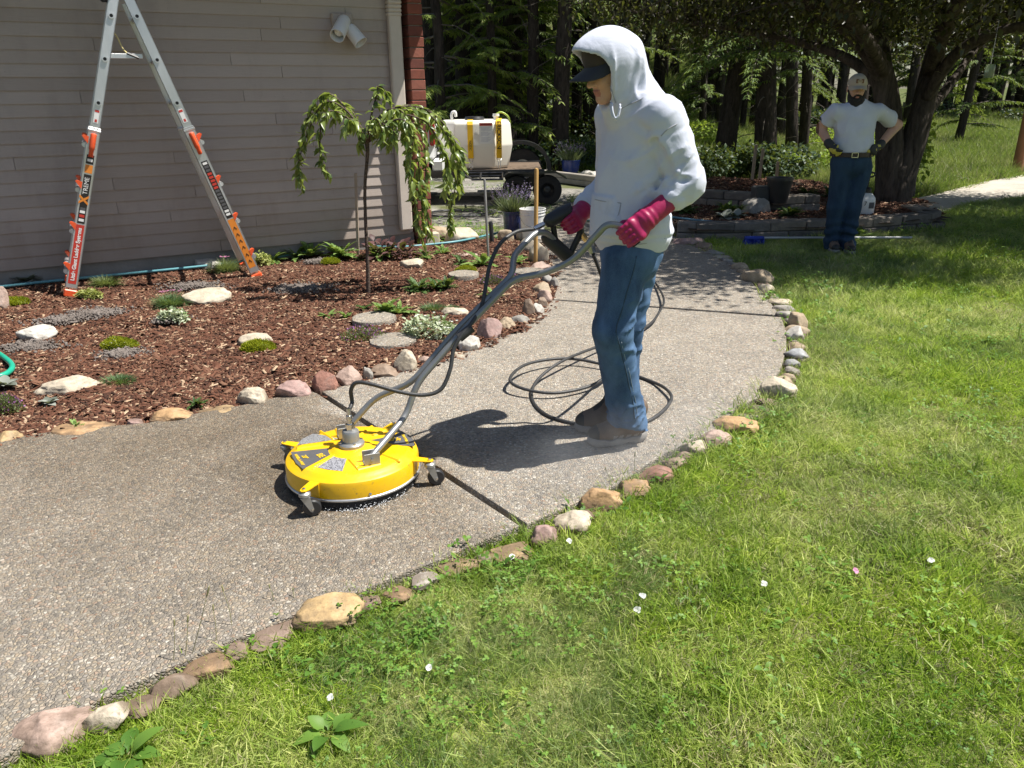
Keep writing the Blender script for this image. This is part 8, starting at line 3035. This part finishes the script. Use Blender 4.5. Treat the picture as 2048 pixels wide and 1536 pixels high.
# pouch pocket, hem band, armhole seam, folds
q = s.p - be
qa, qb, qc = q @ BF, q @ BL, s.p[..., 2]
zt, zb = P(1210, 395, 3.1)[2], P(1210, 482, 3.1)[2]
tt = np.clip((qc - zb) / (zt - zb), 0, 1)
pk = sstep(0.03, 0.06, qa) * sstep(0.0, 0.012, (0.150 - 0.055 * tt) - np.abs(qb)) * sstep(zb - 0.012, zb, qc) * sstep(zt + 0.01, zt, qc)
s.d -= 0.008 * pk
zh = P(1268, 500, 3.2)[2]
hem = zh + 0.02 * (qb / 0.19) + 0.004 * np.sin(qb * 30)
s.d += 0.006 * np.exp(-((qc - hem - 0.062) / 0.007) ** 2) - 0.006 * sstep(0.10, 0.065, qc - hem) * sstep(0.055, 0.065, qc - hem)
s.d += 0.010 * sstep(0.055, 0.0, qc - hem)
for (a, b, c) in ((LS, LE, LW), (RS_, RE, RW)):
    ab = nrmz(b - a)
    ta = (s.p - a) @ ab
    near_ = np.exp(-(np.linalg.norm(s.p - a - ta[..., None] * ab, axis=-1) / 0.12) ** 2)
    s.d += 0.005 * np.exp(-((ta - 0.055) / 0.007) ** 2) * near_ * (s.p[..., 2] < a[2] + 0.2)
    bc = nrmz(c - b)
    tb = (s.p - b) @ bc
    de = np.linalg.norm(s.p - b, axis=-1)
    mid = nrmz(ab - bc)
    wr = np.sin(((s.p - b) @ nrmz(ab + bc)) * 120 + 2.2 * fbm(s.p, 9, 3, 2))
    inner = sstep(0.02, -0.06, (s.p - b) @ mid)
    wq = (s.p - b) @ nrmz(ab + bc)
    cr_ = ridge(np.stack([wq * 2.6, ((s.p - b) @ mid) * 0.7, ((s.p - b) @ np.cross(mid, nrmz(ab + bc))) * 0.9], -1), 9, 71)
    arm_d = np.minimum(s.cap(a, b, 0.0), s.cap(b, c, 0.0))
    s.d -= 0.015 * cr_ * np.exp(-(arm_d / 0.085) ** 4) * np.exp(-(de / 0.13) ** 2) * (0.3 + 0.7 * inner) - 0.004 * np.exp(-(de / 0.13) ** 2) * inner
    s.d -= 0.010 * np.exp(-(arm_d / 0.085) ** 4) * ridge(np.stack([tb * 2.4, (s.p - b)[..., 0] * 0.8, (s.p - b)[..., 1] * 0.8], -1), 9, 73) * np.exp(-((tb - np.linalg.norm(c - b) * 0.8) / 0.07) ** 2)
# drag folds from armpit and belly
dg = (s.p - P(1340, 330, 3.0)) @ nrmz((0.55, 0, -0.85)) * 38 + 2.5 * fbm(s.p, 4.5, 9, 2)
body_m = np.exp(-(np.linalg.norm((s.p - P(1318, 340, 3.05)) * [1, 1, 0.7], axis=-1) / 0.17) ** 2)
rt_ = (s.p - P(1340, 330, 3.0))
dv, dw = nrmz((0.62, -0.1, -0.78)), nrmz((0.78, 0, 0.62))
s.d -= 0.013 * ridge(np.stack([(rt_ @ dv) * 2.3, (rt_ @ dw) * 0.55, s.p[..., 1] * 0.6], -1), 6.5, 77) * body_m
low_ = (s.p[..., 2] < Hc[2] - 0.10)
s.d -= 0.0035 * fbm(s.p * [1, 1, 0.45] + 3, 6, 12, 3) * low_
s.d -= 0.007 * ridge(s.p * [1.0, 1.0, 0.42] + 9, 5.0, 79) * low_ * sstep(1.45, 1.15, s.p[..., 2])
for (q0, q1, dep, wd) in (((1314, 284, 2.985), (1341, 356, 2.955), 0.016, 0.014), ((1314, 284, 2.985), (1272, 322, 3.01), 0.008, 0.014), ((1318, 300, 2.98), (1290, 372, 3.0), 0.008, 0.015),
                           ((1250, 240, 3.04), (1300, 262, 3.0), 0.005, 0.014), ((1340, 372, 2.95), (1300, 400, 3.0), 0.010, 0.014), ((1196, 330, 3.1), (1240, 352, 3.02), 0.006, 0.013),
                           ((1385, 312, 2.98), (1352, 338, 2.94), 0.007, 0.010), ((1400, 345, 3.0), (1358, 366, 2.94), 0.008, 0.010), ((1200, 440, 3.08), (1245, 462, 3.0), 0.006, 0.013)):
    gd = s.cap(P(*q0), P(*q1), 0.0)
    s.d += dep * np.exp(-(gd / wd) ** 2) - 0.45 * dep * np.exp(-((gd - 2.1 * wd) / wd) ** 2)
hd = np.exp(-(np.linalg.norm(s.p - (Hc - hf * 0.02 - hu * 0.03), axis=-1) / 0.17) ** 4)
fold = np.sin(((s.p - Hc) @ hf) * 62 + ((s.p - Hc) @ hu) * 14 + 2.0 * fbm(s.p, 7, 15, 2))
hq = s.p - Hc
s.d -= 0.015 * ridge(np.stack([(hq @ hf) * 2.0 + (hq @ hu) * 0.55, (hq @ hl) * 0.6, (hq @ hu) * 0.5], -1), 7.5, 83) * hd * sstep(-0.02, 0.05, (s.p - Hc) @ hl) * sstep(0.10, 0.0, (s.p - Hc) @ hu)
s.d = np.maximum(s.d, hem - qc)
cuffc = LW + (LE - LW) * 0.24
me = s.mesh('hoodie')
from mathutils.bvhtree import BVHTree
bvh = BVHTree.FromPolygons(s.V.tolist(), s.F.tolist())
me.transform(Matrix.Translation(-Vector(o)))
hoodie = place('hoodie', me, HOOD, worker)


def on_mesh(u, v):
    h = bvh.ray_cast(Vector(EYE), Vector(nrmz(ray(u, v))))
    return None if h[0] is None else np.array(h[0])


def seam_on(lst, rad, mat, parent):
    pts = [on_mesh(u, v) for u, v in lst]
    pts = [q for q in pts if q is not None]
    if len(pts) > 2:
        MB().tube(spline(np.array(pts) - o, 4), rad, 5).build('seam', mat, parent, smooth=True)


for lst in ([(1322, 272), (1334, 260), (1352, 249), (1374, 241)], [(1240, 219), (1256, 210), (1284, 197), (1300, 182)], [(1212, 494), (1246, 491), (1290, 487), (1330, 477), (1346, 468)],
            [(1242, 406), (1237, 428), (1226, 452), (1222, 476)], [(1190, 399), (1210, 403), (1242, 406)], [(1176, 112), (1196, 122), (1212, 148), (1222, 178), (1232, 206)]):
    seam_on(lst, 0.0019, SEAMW, hoodie)
for a in ([(1222, 205, 3.055), (1222, 220, 3.045), (1225, 234, 3.04), (1232, 239, 3.04), (1238, 228, 3.04), (1240, 208, 3.05)], [(1224, 206, 3.05), (1225, 222, 3.04), (1230, 236, 3.035), (1236, 232, 3.035), (1241, 214, 3.04)]):
    MB().tube(spline([P(*q) - o for q in a], 5), 0.0042, 7).build('drawstring', HOOD, hoodie, smooth=True)

# jeans
s = SD((0.10, 2.86, 0.02), (0.82, 3.56, 1.02), 0.0080)
s.u(s.ell(P(1262, 500, 3.2), (0.118, 0.168, 0.15), BR), 0)
for a, b, c, rad in ((LHp, LK, LAk, (0.098, 0.076, 0.074)), (RHp, RK, RAk, (0.098, 0.074, 0.072))):
    s.u(s.cap(a, b, rad[0], rad[1]), 0.05)
    s.u(s.cap(b, c - UPV * 0.03, rad[1], rad[2]), 0.03)
    de = np.abs((s.p - b)[..., 2])
    back = sstep(-0.03, 0.05, -(s.p - b) @ BF)
    s.near(0.05)
    nz_ = fbm(s.p, 7, 4, 3)
    s.d -= 0.014 * ridge(np.stack([(s.p - b)[..., 2] * 2.3 + ((s.p - b) @ BF) * 0.8, (s.p - b)[..., 0] * 0.8, (s.p - b)[..., 1] * 0.8], -1), 8, 91) * np.exp(-(de / 0.15) ** 2) * (0.25 + 0.75 * back)
    s.d -= 0.012 * ridge(np.stack([(s.p - c)[..., 2] * 2.3, (s.p - c)[..., 0] * 0.9, (s.p - c)[..., 1] * 0.9], -1), 9, 93) * np.exp(-(((s.p - c)[..., 2] - 0.06) / 0.11) ** 2)
    s.d -= 0.0030 * (0.6 + nz_) * np.sin((s.p - b)[..., 2] * 84 + ((s.p - b) @ BF) * 60 + ((s.p - b) @ BL) * 30 + 4.5 * nz_) * np.exp(-(de / 0.13) ** 2) * back
    s.d -= 0.0030 * (0.6 + nz_) * np.sin((s.p - c)[..., 2] * 88 + ((s.p - c) @ BL) * 50 + 4.5 * nz_) * np.exp(-(((s.p - c)[..., 2] - 0.05) / 0.10) ** 2)
s.d -= 0.006 * fbm(s.p * [1, 1, 0.4], 10, 31, 3)
thg = np.exp(-(np.linalg.norm(s.p - P(1300, 560, 3.15), axis=-1) / 0.13) ** 2)
s.d -= 0.006 * np.sin(((s.p - LHp) @ nrmz((0.6, 0.2, 0.75))) * 70 + 2.0 * fbm(s.p, 6, 5, 2)) * thg
lz = np.where(s.p[..., 1] < 3.245 + 0.0 * s.p[..., 2], P(1258, 846, 3.1)[2], P(1238, 838, 3.3)[2])
s.d = np.maximum(s.d, (0.102 + 0.006 * np.sin(s.p[..., 0] * 40) - 0.16 * np.clip(s.p[..., 0] - 0.46, -0.2, 0.2)) - s.p[..., 2])
me = s.mesh('jeans')
bvh = BVHTree.FromPolygons(s.V.tolist(), s.F.tolist())
me.transform(Matrix.Translation(-Vector(o)))
jeans = place('jeans', me, DENIM, worker)


def on_mesh(u, v):
    h = bvh.ray_cast(Vector(EYE), Vector(nrmz(ray(u, v))))
    return None if h[0] is None else np.array(h[0])


for (mat, off, lst) in ((THREAD, 0, [(1273, 512), (1266, 545), (1255, 580), (1244, 620), (1234, 650), (1232, 664)]), (THREADL, 3, [(1240, 684), (1247, 715), (1256, 745), (1262, 775), (1269, 806), (1272, 836)]), (THREAD, 0, [(1232, 664), (1238, 686), (1245, 715), (1253, 745), (1259, 775), (1266, 806), (1269, 838)])):
    pts = [on_mesh(u + off, v) for u, v in lst]
    pts = [q for q in pts if q is not None]
    if len(pts) > 2:
        MB().tube(spline(np.array(pts) - o, 4), 0.0026 if off == 0 else 0.0012, 5).build('seam', mat, jeans, smooth=True)

hl0, tl0 = G(1291, 878), G(1176, 891)
boot(worker, o, hl0, tl0)
boot(worker, o, G(1252, 856), G(1150, 862))
fist(worker, o, 'glove', PINKG, LG, LGx, P(1290, 440, 2.96), P(1348, 394, 2.99), 0.0175, -1 if (np.cross(nrmz(LGx), nrmz(P(1290, 438, 2.965) - LG)) @ np.array([0, -1, 0])) < 0 else 1, (0.040, 0.043, 0.040))
fist(worker, o, 'glove', PINKG, RG, RGx, P(1166, 421, 3.43), P(1190, 402, 3.475), 0.017, -1 if (np.cross(nrmz(RGx), nrmz(P(1166, 421, 3.43) - RG)) @ np.array([0, -1, 0])) < 0 else 1, (0.054, 0.044, 0.038))

# ------------------------------------------------------------------ the bearded man under the tree
Y2 = float(G(1690, 497)[1])
Q = lambda u, v, dy=0.0: P(u, v, Y2 + dy)
o2 = np.array([Q(1690, 497)[0], Y2, -0.03])
f2, l2, u2 = head_frame((-0.20, -0.95, -0.12))
H2 = Q(1714, 174)
cf = nrmz((-0.12, -1, 0))
cl2 = np.cross(UPV, cf)
C2 = np.stack([cf, cl2, UPV], 1)
sh = {1: Q(1756, 222, 0.02), -1: Q(1670, 224, 0.0)}
el = {1: Q(1794, 250, 0.16), -1: Q(1641, 256, 0.12)}
wr2 = {1: Q(1762, 288, -0.02), -1: Q(1657, 286, -0.04)}
ha = {1: Q(1746, 302, -0.10), -1: Q(1668, 300, -0.10)}
hipc = Q(1702, 318)
kn = {1: Q(1704, 415, -0.03), -1: Q(1672, 415, 0.0)}
an = {1: Q(1694, 487, 0.0), -1: Q(1664, 486, 0.06)}
hp2 = {1: Q(1722, 335), -1: Q(1684, 335)}
s = SD((3.0, Y2 - 0.35, -0.06), (4.1, Y2 + 0.42, 1.78), 0.013, (H2 - 0.14, H2 + 0.14, 0.0065))
add_head(s, H2, f2, l2, u2, 0.98)
s.u(s.cap(H2 - f2 * 0.02 - u2 * 0.07, Q(1712, 216, 0.02), 0.056, 0.062), 0.03)
s.u(s.ell(Q(1710, 250), (0.10, 0.18, 0.17), C2), 0.05)
s.u(s.ell(hipc, (0.11, 0.17, 0.16), C2), 0.06)
for g_ in (1, -1):
    s.u(s.cap(sh[g_], el[g_], 0.055, 0.047), 0.04)
    s.u(s.cap(el[g_], wr2[g_], 0.050, 0.034), 0.02)
    s.u(s.cap(wr2[g_], ha[g_], 0.032, 0.030), 0.02)
    s.u(s.cap(hp2[g_], kn[g_], 0.085, 0.06), 0.05)
    s.u(s.cap(kn[g_], an[g_], 0.058, 0.04), 0.03)
    s.u(s.cap(an[g_], an[g_] * [1, 1, 0] + cf * 0.12 + UPV * 0.02, 0.035, 0.03), 0.03)
me = s.mesh('person', mats=[SKIN, LIPS])
me.polygons.foreach_set('material_index', lips_index(s, H2, f2, l2, u2, 0.98))
me.transform(Matrix.Translation(-Vector(o2)))
man = place('person', me, None, loc=o2)
tag(man, 'bearded person in white t-shirt, tan cap and dark jeans standing hands on hips', 'person')
cap_parts(man, o2, H2, f2, l2, u2, CAPT, CAPT, 1.0, 0.1, 0.078, flat('patch_brown', (0.16, 0.075, 0.03), 0.7))
s = SD(H2 - 0.24, H2 + 0.15, 0.008)
Rh = np.stack([f2, l2, u2], 1)
A2 = lambda a, b, d: H2 + f2 * a + l2 * b + u2 * d
s.u(s.ell(A2(0.062, 0, -0.135), (0.052, 0.056, 0.072), Rh), 0)
s.u(s.cap(A2(0.012, 0.066, -0.03), A2(0.055, 0.042, -0.115), 0.016, 0.036), 0.02)
s.u(s.cap(A2(0.012, -0.066, -0.03), A2(0.055, -0.042, -0.115), 0.016, 0.036), 0.02)
s.u(s.cap(A2(0.098, 0.028, -0.070), A2(0.103, 0, -0.062), 0.009), 0.01)
s.u(s.cap(A2(0.098, -0.028, -0.070), A2(0.103, 0, -0.062), 0.009), 0.01)
s.d -= 0.006 * fbm(s.p, 34, 3, 3)
s.cut(s.ell(A2(0.110, 0, -0.080), (0.02, 0.024, 0.009), Rh), 0.006)
me = s.mesh('beard')
me.transform(Matrix.Translation(-Vector(o2)))
place('beard', me, HAIRD, man)
# t-shirt
s = SD((3.0, Y2 - 0.35, 0.80), (4.1, Y2 + 0.40, 1.56), 0.010)
s.u(s.ell(Q(1710, 248), (0.125, 0.186, 0.20), C2), 0)
s.u(s.ell(Q(1705, 290), (0.145, 0.182, 0.20), C2), 0.07)
s.u(s.cap(Q(1742, 224), Q(1683, 226), 0.076), 0.05)
s.u(s.cap(Q(1712, 212, 0.02), Q(1712, 232, 0.02), 0.085, 0.11), 0.05)
for g_ in (1, -1):
    d_ = el[g_] - sh[g_]
    e_ = sh[g_] + d_ * (0.66 if g_ == 1 else 0.62)
    t_ = s.cap(sh[g_], e_ + d_ * 0.2, 0.074, 0.074)
    t_ = np.maximum(t_, (s.p - e_) @ nrmz(d_))
    s.u(t_, 0.03)
s.cut(s.cap(Q(1711, 203, 0.0), Q(1711, 180, 0.0), 0.070, 0.09), 0.012)
dgn = np.sin(((s.p - Q(1735, 290)) @ nrmz((-0.5, 0, 0.9))) * 48 + 2.5 * fbm(s.p, 5, 3, 2))
s.d -= 0.007 * dgn * np.exp(-(np.linalg.norm(s.p - Q(1732, 285, -0.1), axis=-1) / 0.16) ** 2)
s.d -= 0.008 * np.sin((s.p - Q(1690, 262))[..., 2] * 40 + 2 * fbm(s.p, 4, 8, 2)) * np.exp(-(np.abs((s.p - Q(1690, 262))[..., 2]) / 0.10) ** 2) * 0.6
s.near(0.05)
s.d -= 0.005 * fbm(s.p * [1, 1, 0.5], 8, 4, 3) + 0.010 * ridge(s.p * [1, 1, 0.6], 5.5, 33)
zb = Q(1702, 309, -0.14)[2]
s.d = np.maximum(s.d, zb - 0.012 * np.sin((s.p[..., 0]) * 9) - s.p[..., 2])
me = s.mesh('t_shirt')
me.transform(Matrix.Translation(-Vector(o2)))
place('t_shirt', me, TEE, man)
# jeans and belt
s = SD((3.0, Y2 - 0.35, -0.06), (4.0, Y2 + 0.42, 0.98), 0.011)
s.u(s.ell(hipc - UPV * 0.03, (0.138, 0.190, 0.17), C2), 0)
for g_ in (1, -1):
    hip_, s.d = s.d, s.cap(hp2[g_], kn[g_], 0.104, 0.080)
    s.u(s.cap(kn[g_], an[g_] - UPV * 0.02, 0.080, 0.078), 0.04)
    leg_, s.d = s.d, hip_
    s.u(leg_, 0.014)
    s.near(0.05)
    s.d -= 0.009 * np.sin((s.p - an[g_])[..., 2] * 70 + 2.5 * fbm(s.p, 7, 2, 2)) * np.exp(-(((s.p - an[g_])[..., 2] - 0.08) / 0.13) ** 2)
s.d -= 0.006 * fbm(s.p * [1, 1, 0.4], 9, 2, 3)
s.d = np.maximum(s.d, s.p[..., 2] - (zb + 0.015))
s.d = np.maximum(s.d, -0.015 - s.p[..., 2])
me = s.mesh('jeans')
me.transform(Matrix.Translation(-Vector(o2)))
j2 = place('jeans', me, DENIMD, man)
bc = hipc * [1, 1, 0] + UPV * (zb - 0.006)
LEATH = flat('belt_leather', (0.035, 0.02, 0.013), 0.5)
bl = MB()
for k in range(40):
    a0, a1 = k / 40 * 6.2832, (k + 1) / 40 * 6.2832
    q = []
    for a in (a0, a1):
        for zz in (-0.02, 0.02):
            q.append(bc + cf * 0.146 * math.cos(a) + cl2 * 0.197 * math.sin(a) + UPV * zz - o2)
    bl.add(q, [(0, 2, 3, 1)])
bel = place('belt', bl.mesh('belt'), LEATH, man)
bel.modifiers.new('thick', 'SOLIDIFY').thickness = 0.006
bk_ = MB()
cb = bc + cf * 0.152 + cl2 * -0.012 - o2
for (dx, dz, w, hh) in ((-0.028, 0, 0.006, 0.046), (0.028, 0, 0.006, 0.046), (0, 0.021, 0.06, 0.006), (0, -0.021, 0.06, 0.006)):
    bk_.box(cb + cl2 * dx + UPV * dz, (0.006, w, hh), C2)
bk_.build('buckle', CHROME, bel)
boot(man, o2, an[1] * [1, 1, 0] - cf * 0.07, an[1] * [1, 1, 0] + cf * 0.21, mats=(BOOT, BOOTG, BOOTD), lift=-0.03)
boot(man, o2, an[-1] * [1, 1, 0] - cf * 0.07, an[-1] * [1, 1, 0] + cf * 0.20, mats=(BOOT, BOOTG, BOOTD), lift=-0.03)
GLB = flat('work_glove_black', (0.035, 0.035, 0.035), 0.7)
GLY = flat('work_glove_yellow', (0.55, 0.47, 0.08), 0.7)
for g_ in (1, -1):
    W_, Hn = wr2[g_], ha[g_]
    ax = nrmz(Hn - W_)
    s = SD(np.minimum(W_, Hn) - 0.12, np.maximum(W_, Hn) + 0.12, 0.007)
    s.u(s.cap(W_ - ax * 0.005, W_ + ax * 0.03, 0.041, 0.040), 0)
    bkv = nrmz(np.cross(ax, UPV))
    dn = nrmz(np.cross(bkv, ax))
    s.u(s.cap(W_ + ax * 0.03, Hn, 0.034, 0.030), 0.02)
    s.u(s.cap(Hn - dn * 0.02, Hn + dn * 0.02, 0.028), 0.02)
    inn = nrmz(-cl2 * g_ - cf * 0.0 - UPV * 0.35)
    for q in range(4):
        st = Hn + ax * 0.012 + dn * (0.028 - 0.019 * q)
        m1 = st + inn * 0.030 + ax * 0.012
        s.u(s.cap(st, m1, 0.0115, 0.011), 0.006)
        s.u(s.cap(m1, m1 + inn * (0.030 if q not in (0, 3) else 0.024) - ax * 0.010, 0.011, 0.0095), 0.004)
    s.u(s.cap(W_ + ax * 0.05 + dn * 0.022, Hn + dn * 0.052 - ax * 0.0, 0.014, 0.012), 0.012)
    me = s.mesh('glove')
    mids = s.V[s.F].mean(1)
    a_ = (mids - W_) @ ax
    yl = ((a_ > 0.06) & (fbm(mids, 30, 3, 1) > 0.12)).astype(int)
    me.materials.append(GLB)
    me.materials.append(GLY)
    me.polygons.foreach_set('material_index', yl)
    me.transform(Matrix.Translation(-Vector(o2)))
    place('glove', me, None, man)
# ================================================================== spray drifting off the machine
mist_c = G(1235, 962)
mt = NT('spray_mist')
mp = mt.n('ShaderNodeTexCoord').outputs['Object']
mn = mt.noise(mp, 3.2, 4, 0.6, 0.4)
ml = mt.n('ShaderNodeVectorMath', operation='LENGTH', ins={0: mt.vscale(mp, (1 / 0.80, 1 / 0.26, 1 / 0.14))}).outputs['Value']
md = mt.math('MULTIPLY', mt.mapr(ml, 0.15, 1.0, 1.0, 0.0), mt.mapr(mn, 0.38, 0.66, 0.0, 1.0))
mv = mt.n('ShaderNodeVolumePrincipled', ins={'Color': (0.95, 0.96, 0.98, 1), 'Density': mt.math('MULTIPLY', md, 2.2), 'Anisotropy': 0.3})
mt.t.links.new(mv.outputs[0], mt.out.inputs['Volume'])
mist = MB().box((0, 0, 0), (1.60, 0.52, 0.28)).build('spray_mist', mt.m, loc=(mist_c[0], mist_c[1], 0.165), rot=(0, 0, 0.62))
tag(mist, 'thin white spray mist drifting over the path edge below the worker', 'mist', kind='stuff')

for ob in list(COL.objects):
    if ob.name.split('.')[0] == 'flowers' and ob.parent:
        ob['kind'] = 'stuff'
